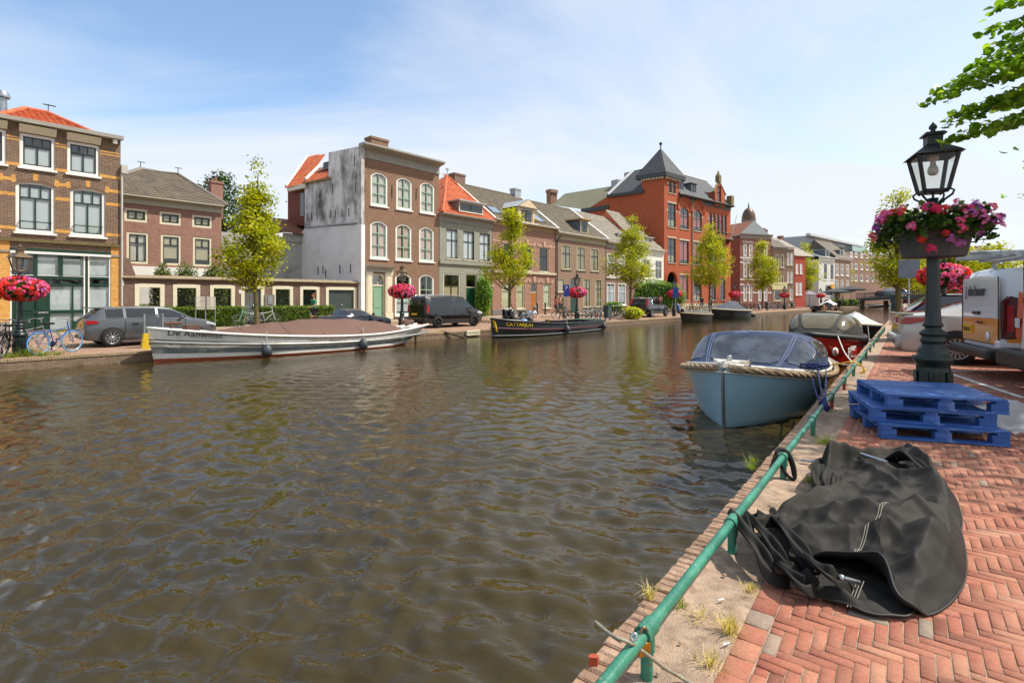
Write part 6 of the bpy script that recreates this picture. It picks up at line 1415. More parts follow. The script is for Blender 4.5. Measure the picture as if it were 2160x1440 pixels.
vn=car('small_van','black glazed van parked in front of the grey plastered house','van',loc,rz,BLKP,[(-2.30,.40,.70,1.62,.70,.55,0,0),(-2.27,.28,1.05,1.74,.86,.66,0,0),(-2.22,.25,1.1,1.80,.90,.70,0,0),(-1.9,.22,1.12,1.83,.915,.72,1,0),(-.25,.2,1.10,1.84,.92,.73,0,0),(-.05,.2,1.09,1.84,.92,.73,1,0),(.62,.2,1.06,1.80,.92,.71,1,0),(.78,.2,1.05,1.74,.92,.70,1,1),(1.42,.2,1.04,1.22,.90,.74,0,1),(1.62,.2,1.02,1.07,.88,.74,0,0),(2.05,.22,.86,.90,.84,.66,0,0),(2.25,.26,.70,.73,.76,.55,0,0),(2.30,.36,.5,.52,.66,.5,0,0)],(-1.50,1.42),W=1.84,wr=.325,rim=DALLOY,steer=R(-22))
for sd in(1,-1):
 mb=MB();mb.prism([(-2.29,.86),(-2.15,.88),(-2.16,1.28),(-2.26,1.30)],sd*.80,sd*.915);mb.build('tail_light',REDL,vn)
 mb=MB();mb.tube([(-1.9,sd*.72,1.86),(-1.7,sd*.72,1.90),(.5,sd*.71,1.88),(.75,sd*.70,1.82)],.022,6);mb.build('roof_rail',CHROME,vn)
 mb=MB();mb.prism([(1.75,.80),(2.18,.72),(2.12,.86),(1.80,.93)],sd*.60,sd*.87);mb.build('headlight',CLRL,vn)
mb=MB();mb.box(-2.31,-2.285,-.66,.66,1.12,1.62);mb.build('window',CGL,vn);addbox(vn,'bumper',PLAST,-2.42,-2.2,-.86,.86,.30,.56,bev=.04);addbox(vn,'number_plate',PLATE,-2.335,-2.30,-.02,.5,.72,.83);addbox(vn,'bumper_strip',CHROME,-2.43,-2.415,-.6,.6,.53,.56)
mirror(vn,1.05,.92,1.15,BLKP);addbox(vn,'sill_trim',PLAST,-1.0,.95,-.925,.925,.22,.36);panel_lines(vn,1.84,[[(-.15,1.1,1.0),(-.15,.3,1.0)],[(.98,1.05,1.0),(1.02,.35,1.0)]])
loc,rz=far_car_loc(1375.5,1.6,.95,1.38)
sv=car('estate_suv','black high estate car with tall red tail lamps in front of the white house','car',loc,rz,BLKP,[(-2.32,.45,.70,.74,.70,.5,0,0),(-2.30,.32,1.05,1.10,.84,.6,0,0),(-2.22,.28,1.12,1.16,.90,.64,0,1),(-1.88,.26,1.13,1.66,.92,.66,0,0),(-1.70,.26,1.13,1.70,.925,.67,1,0),(-1.15,.26,1.12,1.73,.93,.68,0,0),(-1.05,.26,1.12,1.74,.93,.68,1,0),(.05,.26,1.09,1.73,.94,.68,1,0),(.45,.26,1.08,1.66,.94,.66,1,1),(1.05,.26,1.06,1.16,.93,.72,0,1),(1.2,.26,1.05,1.09,.92,.74,0,0),(1.9,.28,.96,1.0,.88,.7,0,0),(2.3,.34,.78,.81,.76,.6,0,0),(2.38,.42,.58,.6,.66,.5,0,0)],(-1.38,1.45),W=1.88,wr=.36)
for sd in(1,-1):
 mb=MB();mb.prism([(-2.27,.92),(-2.08,.94),(-2.06,1.18),(-1.84,1.62),(-1.95,1.64),(-2.2,1.2)],sd*.70,sd*.925);mb.build('tail_light',REDL,sv)
 mb=MB();mb.tube([(-1.7,sd*.69,1.75),(-.2,sd*.69,1.79),(.3,sd*.68,1.73)],.025,6);mb.build('roof_rail',CHROME,sv)
 mb=MB();mb.tube([(-1.68,sd*.90,1.15),(-1.64,sd*.75,1.64),(-1.15,sd*.74,1.68),(-1.10,sd*.9,1.14),(-1.68,sd*.90,1.15)],.014,4);mb.tube([(-1.1,sd*.91,1.13),(1.05,sd*.93,1.08)],.014,4);mb.build('chrome_trim',CHROME,sv)
addbox(sv,'sill_trim',CHROME,-.9,1.0,-.95,.95,.30,.34);mirror(sv,.85,.93,1.16,BLKP);addbox(sv,'bumper',PLAST,-2.40,-2.2,-.82,.82,.34,.62,bev=.04)
HD=math.atan2(-.49,.87)
def near_car(rear,hd):return(rear.x,rear.y,RZ),hd
SILV=M('silver_paint','b4b0a8',.3,.15,var=.03,coat=1.0)
a_=RB(13.85,.80);loc=a_+Vector((math.cos(HD),math.sin(HD),0))*2.35
sv2=car('sedan','silver sedan with wrapped red tail lamps parked beyond the near lamp post','car',loc,HD,SILV,[(-2.38,.45,.70,.73,.62,.45,0,0),(-2.36,.30,.88,.92,.80,.55,0,0),(-2.28,.24,1.03,1.06,.86,.58,0,0),(-1.85,.22,1.05,1.10,.89,.58,0,1),(-.95,.2,1.02,1.40,.91,.58,0,0),(-.88,.2,1.02,1.41,.91,.58,1,0),(.0,.2,.99,1.44,.92,.6,1,0),(.5,.2,.97,1.40,.92,.6,1,1),(1.25,.2,.95,1.0,.91,.7,0,0),(2.0,.24,.85,.88,.84,.66,0,0),(2.35,.32,.66,.68,.7,.5,0,0)],(-1.40,1.45),W=1.84,wr=.34,spokes=14)
for sd in(1,-1):
 mb=MB();mb.prism([(-2.38,.86),(-2.2,.86),(-1.62,1.0),(-2.3,1.0)],sd*.62,sd*.895);mb.build('tail_light',REDL,sv2)
 mb=MB();mb.box(-2.385,-2.36,sd*.5,sd*.8,.38,.42);mb.build('reflector',REDL,sv2)
mb=MB();mb.box(-2.40,-2.365,-.30,.62,.86,.99);mb.build('tail_light',REDL,sv2);addbox(sv2,'number_plate',PLATE,-2.41,-2.375,-.26,.26,.70,.82);addbox(sv2,'spoiler',SILV,-2.42,-2.1,-.66,.66,1.06,1.09,bev=.02);addbox(sv2,'bumper',SILV,-2.46,-2.3,-.80,.80,.32,.60,bev=.06)
mb=MB();mb.tube([(-2.46,-.6,.32),(-2.3,-.6,.32)],.05,10);mb.build('exhaust',CHROME,sv2)
REDP=M('red_paint','a01720',.22,.1,var=.04,coat=1.0)
HR=HD+math.pi;q=RB(16.9,.85);loc=q+Vector((math.cos(HD),math.sin(HD),0))*1.85
rc=car('small_car','small red car with chrome grille bars facing the canal','car',loc,HR,REDP,[(-1.85,.4,.7,1.1,.7,.5,0,0),(-1.8,.3,.95,1.3,.8,.56,0,0),(-1.2,.24,.97,1.46,.84,.58,1,0),(-.1,.22,.96,1.48,.85,.6,1,0),(.35,.22,.95,1.42,.85,.6,1,1),(.85,.22,.94,1.0,.84,.64,0,0),(1.5,.24,.86,.92,.80,.6,0,0),(1.78,.3,.72,.76,.70,.5,0,0),(1.86,.4,.55,.57,.6,.45,0,0)],(-1.2,1.15),W=1.7,wr=.31)
mb=MB();[mb.tube([(1.86-abs(k-2)*.012,-.42,.48+k*.055),(1.885-abs(k-2)*.012,0,.48+k*.055),(1.86-abs(k-2)*.012,.42,.48+k*.055)],.012,6) for k in range(5)];mb.build('grille',CHROME,rc)
for sd in(1,-1):mb=MB();mb.sphere((1.66,sd*.58,.74),.13,10,8,sc=(.7,1,1));mb.build('headlight',CLRL,rc)
addbox(rc,'bumper',PLAST,1.78,1.93,-.6,.6,.3,.42,bev=.03)
q=RB(20.9,.9);loc=q+Vector((math.cos(HD),math.sin(HD),0))*2.1;DRED=M('dark_red_paint','b01a1c',.22,.1,coat=1.0)
dr_=car('hatchback','red hatchback with black roof parked behind the silver sedan','car',loc,HD,DRED,[(-2.1,.4,.7,.74,.62,.5,0,0),(-2.08,.3,.95,1.0,.80,.6,0,0),(-2.0,.24,1.0,1.04,.84,.62,1,1),(-1.45,.2,1.04,1.46,.88,.62,0,0),(-1.3,.2,1.1,1.55,.88,.63,1,0),(.0,.2,1.05,1.56,.9,.63,1,0),(.5,.2,1.02,1.48,.9,.6,1,1),(1.2,.2,1.0,1.08,.88,.7,0,0),(1.8,.24,.88,.92,.82,.6,0,0),(2.1,.34,.66,.68,.66,.5,0,0)],(-1.3,1.3),W=1.8,roofmat=BLKP)
for sd in(1,-1):mb=MB();mb.box(-2.11,-1.9,sd*.5,sd*.82,.86,1.0);mb.build('tail_light',REDL,dr_)
addbox(dr_,'number_plate',PLATE,-2.14,-2.09,-.26,.26,.70,.82);addbox(dr_,'spoiler',BLKP,-2.1,-1.5,-.6,.6,1.5,1.55,bev=.02)
for r_,w_,nm,lab,pt in((23.3,.9,'hatchback','black hatchback third behind the silver sedan',BLKP),(26.4,1.0,'hatchback','white hatchback behind the black one on the near bank',M('white_car_paint','d9dadb',.25,coat=1.0)),(29.6,1.0,'hatchback','dark blue hatchback farthest along the near bank',NAVY)):
 q=RB(r_,w_);loc=q+Vector((math.cos(HD),math.sin(HD),0))*2.1
 c=car(nm,lab,'car',loc,HD,pt,[(-2.1,.4,.7,.74,.62,.5,0,0),(-2.08,.3,.95,1.0,.80,.6,0,0),(-2.0,.24,1.05,1.09,.84,.62,0,1),(-1.45,.2,1.06,1.48,.88,.62,0,0),(-1.3,.2,1.06,1.5,.88,.63,1,0),(.0,.2,1.02,1.52,.9,.63,1,0),(.5,.2,1.0,1.45,.9,.6,1,1),(1.2,.2,.98,1.05,.88,.7,0,0),(1.8,.24,.88,.92,.82,.6,0,0),(2.1,.34,.66,.68,.66,.5,0,0)],(-1.3,1.3),W=1.8)
 for sd in(1,-1):mb=MB();mb.box(-2.11,-1.9,sd*.5,sd*.82,.84,.98);mb.build('tail_light',REDL,c)
 addbox(c,'number_plate',PLATE,-2.14,-2.09,-.26,.26,.70,.82)
WVAN=M('white_van_paint','d6d8dc',.25,var=.02,coat=1.0);ORG=M('orange_wrap','d98a1c',.3,var=.03,coat=1.0)
VST=[(-2.55,.45,.75,1.82,.84,.62,0,0),(-2.50,.35,1.0,1.92,.94,.70,0,0),(-2.42,.30,1.2,1.95,.97,.74,0,0),(-1.5,.28,1.25,1.97,.99,.78,0,0),(.3,.28,1.22,1.97,.99,.78,0,0),(.5,.28,1.2,1.96,.99,.77,1,0),(1.2,.28,1.15,1.88,.98,.74,1,1),(1.8,.28,1.12,1.3,.96,.78,0,1),(2.05,.3,1.05,1.1,.92,.76,0,0),(2.45,.36,.8,.84,.8,.6,0,0),(2.52,.45,.6,.62,.7,.5,0,0)]
P_=np.array([8.30,8.98]);Q_=np.array([9.11,10.74]);rv=(Q_-P_)/np.linalg.norm(Q_-P_);hv=np.array([rv[1],-rv[0]]);HV=math.atan2(hv[1],hv[0]);mid=(P_+Q_)/2+hv*2.55
va=car('delivery_van','white delivery van with an orange lower band and ladders on its roof','van',(mid[0],mid[1],RZ),HV,WVAN,VST,(-1.55,1.55),W=1.96,wr=.34,rim=DALLOY)
mb=MB();y0,y1=-.90,.90
pr=[(-2.562,.72),(-2.562,1.0)]
mb.box(-2.575,-2.556,-.86,.86,.62,1.06);mb.build('orange_band',ORG,va)
mb=MB();mb.box(-2.50,-1.0,-.997,-.985,.55,1.04);mb.box(-2.50,-1.0,.985,.997,.55,1.04);mb.build('orange_band',ORG,va)
mb=MB();mb.box(-2.572,-2.553,-.86,.86,1.062,1.80);vd=mb.build('rear_door',WVAN,va);bevel(vd,.03)
mb=MB();mb.tube([(-2.578,-.87,.62),(-2.578,.87,.62)],.007,4);mb.tube([(-2.578,-.87,.62),(-2.578,-.87,1.8)],.007,4);mb.tube([(-2.578,.87,.62),(-2.578,.87,1.8)],.007,4);mb.build('door_gap',M('gap','0b0b0c',.8),va)
for sd in(1,-1):
 mb=MB();mb.prism([(-2.54,.72),(-2.38,.74),(-2.34,1.42),(-2.46,1.46),(-2.54,1.36)],sd*.87,sd*1.0);tl=mb.build('tail_light',M('dark_red_lamp','4a1014',.12,spec=.9),va);bevel(tl,.03)
 mb=MB();mb.box(-2.5,-2.42,sd*.99,sd*1.008,.85,1.3);mb.build('lamp_lens',REDL,tl)
bp=addbox(va,'bumper',PLAST,-2.78,-2.4,-1.0,1.0,.36,.54,bev=.06);addbox(va,'number_plate',PLATE,-2.60,-2.576,.30,.74,.76,.92);addbox(va,'door_handle',PLAST,-2.60,-2.575,-.06,.28,1.12,1.18,bev=.01)
addbox(va,'bumper_corner',WVAN,-2.62,-2.3,-1.0,-.80,.54,.70,bev=.04)
TXT=M('van_lettering','2b3036',.5)
vt=lambda y,z:frame4((-2.60,y,z),(0,-1,0),(0,0,1))
text('j de boer',.27,TXT,va,vt(.62,1.47),'lettering',.004,.12,.95,bold=.006);text('deboer.nl',.075,TXT,va,vt(.05,.96),'lettering',.003)
text('VR-88-XG',.12,BLACK,va,frame4((-2.603,.72,.79),(0,-1,0),(0,0,1)),'plate_number',.002,sx=.72)
mb=MB();mb.lathe([(.001,0),(.09,0),(.09,.006),(.001,.006)],14);mb.v=[(-2.58-z,-.42+x,.74+y) for x,y,z in mb.v];mb.build('sticker',M('sticker','d7dde0',.4),va)
def ladder(label,x0,x1,y0,y1,z,tilt,mat,cat='ladder',group=None):
 e=thing('ladder',label,cat,(mid[0],mid[1],RZ),HV,group);mb=MB()
 for y in(y0,y1):mb.box(x0,x1,y-.015,y+.015,z-.04,z+.04)
 mb.build('rail',mat,e);mb=MB();n=int((x1-x0)/.28)
 for i in range(n):x=x0+.15+i*.28;mb.tube([(x,y0,z),(x,y1,z)],.015,6)
 mb.build('rung',mat,e)
ALU=M('aluminium','b0b3b5',.35,.7,var=.1)
mb=MB()
for x in(-2.1,-.8,.6):
 mb.box(x-.03,x+.03,-.82,.82,2.10,2.14);[mb.box(x-.03,x+.03,sd*.80-.02,sd*.80+.02,1.93,2.10) for sd in(1,-1)]
for sd in(1,-1):mb.box(-2.2,.9,sd*.82-.02,sd*.82+.02,2.14,2.22)
mb.tube([(-2.3,-.85,2.16),(-2.3,.85,2.16)],.04,8);mb.build('roof_rack',ALU,va)
ladder('aluminium ladder lying on the van roof rack nearer the canal',-2.75,1.2,.15,.62,2.20,0,ALU,group='ladders on the van roof');ladder('second aluminium ladder stacked on the van roof rack',-2.45,1.4,-.62,-.15,2.21,0,ALU,group='ladders on the van roof')
vt_=thing('pipe_tube','grey plastic pipe tube strapped along the van roof rack','pipe',(mid[0],mid[1],RZ),HV);mb=MB();mb.tube([(-2.5,.74,2.30),(1.2,.74,2.30)],.06,10);mb.build('tube',M('grey_pvc','9a9da0',.4),vt_)
P2=RB(10.05,2.36);mid2=np.array([P2.x,P2.y])-rv*.98+hv*2.62
vb=car('delivery_van','plain white van cut by the right edge of the picture','van',(mid2[0],mid2[1],RZ),HV,WVAN,[(x,a,b,z+.35,c,d,0,0) if x<.4 else(x,a,b,z+(.3 if z>1.5 else .1),c,d,f,g) for x,a,b,z,c,d,f,g in VST],(-1.6,1.6),W=1.96,wr=.34,rim=DALLOY)
for sd in(1,-1):
 mb=MB();mb.prism([(-2.56,.78),(-2.44,.78),(-2.40,1.52),(-2.52,1.52)],sd*.80,sd*1.0);tl=mb.build('tail_light',M('bright_red_lamp','c4321c',.15,spec=.9),vb);bevel(tl,.03);mb=MB();mb.box(-2.575,-2.56,sd*.84,sd*.98,.95,1.1);mb.build('lamp_lens',CLRL,tl)
addbox(vb,'bumper',PLAST,-2.82,-2.4,-1.02,1.02,.34,.62,bev=.05);addbox(vb,'window',CGL,-2.57,-2.55,-.7,.7,1.35,2.0)
ROPE=M('rope_tan','9a8468',.9,var=.25,vs=30,bump=.8,bs=60);ROPEB=M('rope_blue','26336b',.9,var=.2,vs=20);STEELB=M('steel','b9bcbc',.3,.9);FEND=M('fender_grey','3b3f44',.5,var=.1);ROPEW=M('rope_white','c9c7bd',.9,var=.15)
def hull(e,mats,L,beam,sheer,flare=.86,bow=1.9,stern=.75,draft=.45,rake=.35,ns=26,bands=None,rise=.0,sternfull=.6,counter=0.0):
 """sheer(f) height at f=0 stern..1 bow; returns gunwale point functions; bands: list of (z fraction, material index)"""
 def half(f):
  b=(1-max(0,(f-.45)/.55)**bow) if f>.45 else 1-(1-sternfull)*((.45-f)/.45)**2
  return max(.012,b)*beam/2
 zf=[-1,-.45,-.12,.0,.10,.25,.45,.65,.8,.92,1.0];rows=[]
 for i in range(ns+1):
  f=i/ns;x=-L/2+L*f;b=half(f);sh=sheer(f);row=[]
  for q in zf:
   if q<0:z=draft*q;w=b*flare*(.92-.9*abs(q)**1.5)
   else :z=sh*q;w=b*(flare+(1-flare)*q**.8)*(1 if f<.5 else 1)
   fine=1-max(0,(f-.55)/.45)**2*.42*(1-max(0,q))-(max(0,(.18-f)/.18)**2)*.5*(1-max(0,q))*(1 if counter else 0)
   xr=x-rake*max(0,(f-.7)/.3)**2*(1-q)*.8+counter*max(0,(.25-f)/.25)*(1-q)
   row.append((xr,w*fine,z))
  rows.append(row)
 mb=MB();nz=len(zf)
 for sd in(1,-1):
  rr=[[(p[0],p[1]*sd,p[2]) for p in r] for r in rows]
  o=len(mb.v);vs=[p for r in rr for p in r];mb.v+=vs
  for i in range(ns):
   for j in range(nz-1):
    q=(o+i*nz+j,o+i*nz+j+1,o+(i+1)*nz+j+1,o+(i+1)*nz+j)
    zq=(zf[j]+zf[j+1])/2;mi=0
    for zz,m_ in(bands or[]):
     if zq<zz:mi=m_;break
    mb.f.append(q if sd>0 else q[::-1]);mb.mi.append(mi);mb.sm.append(True);mb.t.append(.5)
 n0=[(p[0],p[1],p[2]) for p in rows[0]]+[(p[0],-p[1],p[2]) for p in reversed(rows[0])];mb.add(n0,[tuple(range(len(n0)))],0)
 o=mb.build('hull',mats,e)
 G=lambda f,sd=1,q=1.0:Vector((-L/2+L*f,sd*half(f),sheer(f)))
 return o,half,G
def gunwale(e,G,r,mat,name='gunwale',z=0.0,ns=40,out=0.0,n=8):
 mb=MB();pts=[G(i/ns,1)+Vector((0,out,z)) for i in range(ns+1)]+[G(1-i/ns,-1)+Vector((0,-out,z)) for i in range(ns+1)]
 mb.tube(pts,r,n);return mb.build(name,mat,e)
def deck(e,G,mat,z,name='deck',f0=0,f1=1,inset=.05):
 mb=MB();rows=[]
 for i in range(21):
  f=f0+(f1-f0)*i/20;a=G(f,1);w=max(.01,a.y-inset);rows.append([(a.x,w*k,a.z+z) for k in(-1,-.5,0,.5,1)])
 mb.grid(rows,0,False);return mb.build(name,mat,e)
def fender(e,x,y,z,r=.15):
 mb=MB();mb.lathe([(.02,r*1.45),(r*.5,r*1.2),(r*.9,r*.6),(r,0),(r*.85,-r*.6),(r*.4,-r*.95),(.01,-r)],12,(x,y,z));o=mb.build('fender',FEND,e);mb=MB();mb.tube([(x,y,z+r*1.4),(x,y*.97,z+r*1.4+.45)],.012,5);mb.build('fender_rope',ROPEW,o)
def boatpos(px0,y0,px1,y1):
 """waterline ends in the photograph -> centre, heading from p0 to p1, length"""
 a,b=gp(px0,y0,0),gp(px1,y1,0);return a,b,(a+b)/2,math.atan2(b.y-a.y,b.x-a.x),(b-a).length
a,b,c,hd,Lb=boatpos(852,728,313,769);L1=11.2
d1=(Vector((U[0],U[1],0)));bow=gp(313,769,0)+d1*.1+Vector((N[0],N[1],0))*.10;cen=bow+d1*(L1/2)+Vector((N[0],N[1],0))*.35
bt=thing('covered_boat','long white steel boat under a brown tarpaulin moored at the far quay','boat',(cen.x,cen.y,0),UANG+math.pi-R(1.5))
WH,t_,b_=newmat('boat_white');tcx=nd(t_,'ShaderNodeTexCoord');sx_=nd(t_,'ShaderNodeSeparateXYZ');t_.links.new(tcx.outputs['Object'],sx_.inputs[0])
w_=mix(t_,ramp(t_,noisefac(t_,2.2,8,rough=.7),[(.5,0),(.7,.6)]),lin('e2e0d8'),lin('b5b1a4'));t_.links.new(w_,b_.inputs['Base Color']);b_.inputs['Roughness'].default_value=.35;MATS['boat_white']=WH
ANTI=M('red_bottom','9c4a32',.6,var=.25,vs=3,dirt='6e3a28');GREYB=M('grey_hull_band','6d7374',.35,var=.2,vs=3,dirt='b7b2a4',dscale=1.6,damt=.9)
sh1=lambda f:.60+.55*max(0,(f-.35)/.65)**1.8+.28*max(0,(.3-f)/.3)**1.6
ho,hf,G=hull(bt,[ANTI,GREYB,WH],L1,2.5,sh1,.93,2.6,.8,.5,.25,34,[(.06,0),(.2,2),(.5,1),(2,2)],sternfull=.35,counter=1.2)
gunwale(bt,G,.045,WH);g2=gunwale(bt,lambda f,sd:G(f,sd)-Vector((0,0,sh1(f)*.40)),.05,M('rub_rail','9c9c98',.35,.3),'rubbing_strake',out=.01);gunwale(bt,lambda f,sd:G(f,sd)-Vector((0,0,sh1(f)*.33)),.018,BLACK,'black_line',out=-.005)
deck(bt,G,WH,-.03)
TARP_B=M('brown_tarp','644a3e',.8,var=.08,vs=1.2,bump=.25,bs=5)
def cover(e,G,f0,f1,hfun,mat,name='cover',ridge=.0,inset=-.03,seg=.0,wr=.02,seed=1,nx=60,ny=22,drop=.06):
 mb=MB();rows=[]
 for i in range(nx+1):
  f=f0+(f1-f0)*i/nx;g=G(f,1);w=g.y-inset;h=hfun((f-f0)/(f1-f0));row=[]
  for j in range(ny+1):
   v=-1+2*j/ny;z=g.z+h*(1-abs(v)**(1.25+ridge))-(drop if abs(v)>.97 else 0);k=noise.noise((f*14+seed,v*2.5,seed))+.5*noise.noise((f*40+v*9,v*6,seed+3));z+=wr*k*(1-v**4);row.append((g.x,w*v,z))
  rows.append(row)
 mb.grid(rows);return mb.build(name,mat,e)
cv=cover(bt,G,.15,.885,lambda q:.02+.66*math.sin(math.pi*min(1,q*1.1+.03))**.6*(1-.45*q**2)+.04*abs(math.sin(q*16)),TARP_B,wr=.035)
mb=MB();[mb.tube([(G(f).x,(G(f).y+.035)*v,G(f).z+.012+(.02+.66*math.sin(math.pi*min(1,((f-.15)/.735)*1.1+.03))**.6*(1-.45*((f-.15)/.735)**2))*(1-abs(v)**1.25)) for v in[k/8 for k in range(-8,9)]],.008,4) for f in(.35,.5,.62,.75)];mb.build('cover_seam',M('seam','574238',.9),cv)
mb=MB()
for k in range(24):f=.17+.7*k/23;p=G(f,1);mb.sphere((p.x,p.y+.05,p.z-.01),.02,6,4)
mb.build('cover_button',STEELB,bt)
for f in(.70,.36):p=G(f,1);fender(bt,p.x,p.y+.16,.22,.19)
mb=MB();f=.97;mb.prism([(L1/2-.05,.42),(L1/2+.16,.50),(L1/2+.10,.95),(L1/2-.02,.98)],-.10,.10);mb.build('yellow_bow_fender',M('yellow_paint','d9b31c',.5),bt)
mb=MB();mb.tube([(L1/2-.7,0,1.1),(L1/2-.7,0,1.35)],.06,8);mb.tube([(L1/2-.95,.2,1.28),(L1/2-.45,.2,1.28)],.05,8);mb.box(L1/2-1.5,L1/2-1.1,-.3,.3,.98,1.2);mb.build('bow_windlass',M('rusty_brown','5d4335',.8,var=.2),bt)
mb=MB();mb.tube([(-L1/2+1.1,.1,.9),(-L1/2+.9,.3,1.05),(-L1/2+.6,0,1.0),(-L1/2+1.0,-.3,1.02)],.12,6);mb.build('stern_bundle',TARP_B,bt)
mb=MB();mb.box(-L1/2+.55,-L1/2+.62,.2,.26,-.6,.75);mb.build('rudder_pole',M('dark_wood','3b3128',.8),bt)
def hulltext(e,G,body,f0,zfr,size,mat,sd,name='lettering',ln=1,sx=1.0,shear=0.0,out=.03,dirn=-1):
 a=G(f0,sd);b=G(f0+dirn*.05,sd);d=(b-a);o=a+Vector((0,sd*out,-a.z*(1-zfr)));d.z*=zfr
 return text(body,size,mat,e,frame4(o,d,(0,0,1)),name,.004,shear,sx)
LET=M('black_lettering','22201e',.6)
hulltext(bt,G,'De Aanwinst',.955,.83,.25,LET,1,sx=1.25,out=.012);hulltext(bt,G,'LEIDSE & REDERIJ',.56,.76,.16,M('faded_letter','8a7a6c',.7),1,sx=1.25)
bow2=gp(1040,713,0);L2=10.4;cen=bow2+d1*(L2/2-.1)+Vector((N[0],N[1],0))*.25
bb=thing('open_barge','open black steel barge with yellow name letters moored before the rose brick house','boat',(cen.x,cen.y,0),UANG+math.pi+R(2));BLH=M('black_hull','15161a',.3,var=.2,vs=2,coat=.4);GRH=M('grey_black_hull','33363a',.45,var=.15,vs=2)
sh2=lambda f:.62+.42*max(0,(f-.45)/.55)**1.7+.05*max(0,(.3-f)/.3)**2
ho,hf,G=hull(bb,[M('barge_bottom','4a2a28',.6),BLH,GRH],L2,2.5,sh2,.95,3.2,.8,.5,.1,30,[(.05,0),(.5,1),(2,2)],sternfull=.75)
gunwale(bb,G,.05,BLH);gunwale(bb,lambda f,sd:G(f,sd)-Vector((0,0,sh2(f)*.48)),.035,M('maroon','5c2430',.5),'rubbing_strake',out=.01);gunwale(bb,lambda f,sd:G(f,sd)-Vector((0,0,sh2(f)*.88)),.03,M('grey_strake','6b6d70',.5),'lower_strake',out=.0)
deck(bb,G,M('barge_floor','3d3f40',.7,var=.2),-.32,f0=.04,f1=.84);deck(bb,G,GRH,-.03,'foredeck',.84,1.0)
hulltext(bb,G,'CATTARJUH',.93,.68,.27,M('yellow_letter','d9b820',.5),1,sx=1.1,out=-.01)
mb=MB();p=G(.995);mb.prism([(L2/2-.30,.30),(L2/2-.16,.55),(L2/2-.06,.95),(L2/2-.2,.70)],.04,.22,'y');mb.build('yellow_bow_mark',M('yellow_paint','d9b31c',.5),bb)
for f in(.50,.05):p=G(f,1);fender(bb,p.x,p.y+.14,.26,.17)
mb=MB();mb.box(-1.0,-.4,-.5,.1,.3,.75);mb.build('engine_box',BLH,bb);mb=MB();mb.box(.5,.75,.3,.5,.55,.85);mb.lathe([(.1,.0),(.1,.12)],10,(-.2,1.15,.62));mb.build('brass_fitting',M('brass','b08d45',.3,1.0),bb)
mb=MB();[mb.sphere((G(f).x,G(f).y+.02,G(f).z-.10),.025,6,4) for f in[.06+.03*k for k in range(11)]];mb.build('cover_stud',STEELB,bb)
mb=MB();mb.grid([[(-L2/2+.2+.1*i,-.9+.15*j,.72+.05*noise.noise((i*.7,j*.7,2))) for j in range(13)] for i in range(14)]);mb.build('folded_cover',M('green_tarp','2c5a4a',.7,var=.3,vs=2),bb)
ch=thing('bucket','small light blue bucket on the black barge','bucket',bb.location,bb.rotation_euler.z);mb=MB();mb.lathe([(.15,.62),(.18,.95),(.16,.95),(.13,.65)],14,(3.0,.5,0));mb.build('bucket',M('blue_plastic','6fa6cf',.5),ch);mb=MB();mb.tube([(2.83,.5,.93),(2.9,.5,1.1),(3.1,.5,1.1),(3.17,.5,.93)],.008,5);mb.build('handle',STEELB,ch)
def small_boat(name,label,stern_px,bow_px,L,beam,hullm,trim,cov,ch_,sheer,seed=1,flip=False,ridge=.6,wr=.05):
 a,b=gp(*stern_px,0),gp(*bow_px,0);dd=(b-a).normalized();cen=(a+b)/2;e=thing(name,label,'boat',(cen.x,cen.y,0),math.atan2(dd.y,dd.x))
 ho,hf,G=hull(e,[hullm],L,beam,sheer,.82,2.0,.8,.4,.5,24);gunwale(e,G,.06,trim);deck(e,G,trim,-.05)
 if cov:cover(e,G,.03,.93,ch_,cov,ridge=ridge,wr=wr,seed=seed)
 return e,G
DK=M('dark_hull','26221f',.4,var=.3,vs=3,dirt='4a3a2c');WOODT=M('wood_trim','8d7454',.6,var=.2)
small_boat('small_boat','small dark boat with crumpled grey cover before the red building',(1500,676),(1424,681),5.2,1.9,DK,WOODT,M('grey_cover','5a5852',.85,var=.15,vs=2),lambda q:.30+.12*math.sin(q*7),lambda f:.62+.25*f**2,3,wr=.14)
sb,G=small_boat('small_boat','black sloop with a pitched dark blue cover and pale rim',(1572,671),(1503,673),5.6,2.0,M('black_hull','15161a',.3),M('pale_rim','bcae90',.6),M('slate_cover','39414e',.8,var=.08),lambda q:.95*min(1,q*3.2,(1-q)*2.2),lambda f:.85+.22*f**2,4,ridge=-.2,wr=.02)
BH=M('powder_blue_hull','8fb4c4',.22,var=.03,coat=.6);NVC=M('navy_canvas','1a3052',.75,var=.10,vs=6,bump=.15,bs=60);NVD=M('navy_canvas_dark','1c2b52',.75,var=.1,vs=6)
bow3=Vector((3.42,8.62,0));v3=Vector((.588,.809,0));L3=5.8;cen=bow3+v3*(L3/2)
bl=thing('blue_sloop','light blue open sloop with a navy canvas hood and rope fender by the near quay','boat',(cen.x,cen.y,0),math.atan2(-v3.y,-v3.x))
sh3=lambda f:.64+.38*max(0,(f-.30)/.70)**1.7+.03*(1-f)
ho,hf,G=hull(bl,[M('boot_black','14171b',.4),BH],L3,2.5,sh3,.80,3.3,.8,.45,.12,44,[(.05,0),(2,1)],sternfull=.72)
mb=MB();ns=150
for strand in range(3):
 pts=[];
 for i in range(2*ns+1):
  if i<=ns:f=i/ns;sd=1
  else :f=2-i/ns;sd=-1
  p=G(min(f,.985),sd);ph=i*.55+strand*2.094;pts.append(p+Vector((0,sd*(.045+.028*math.cos(ph)),-.035+.028*math.sin(ph))))
 mb.tube(pts,.031,6)
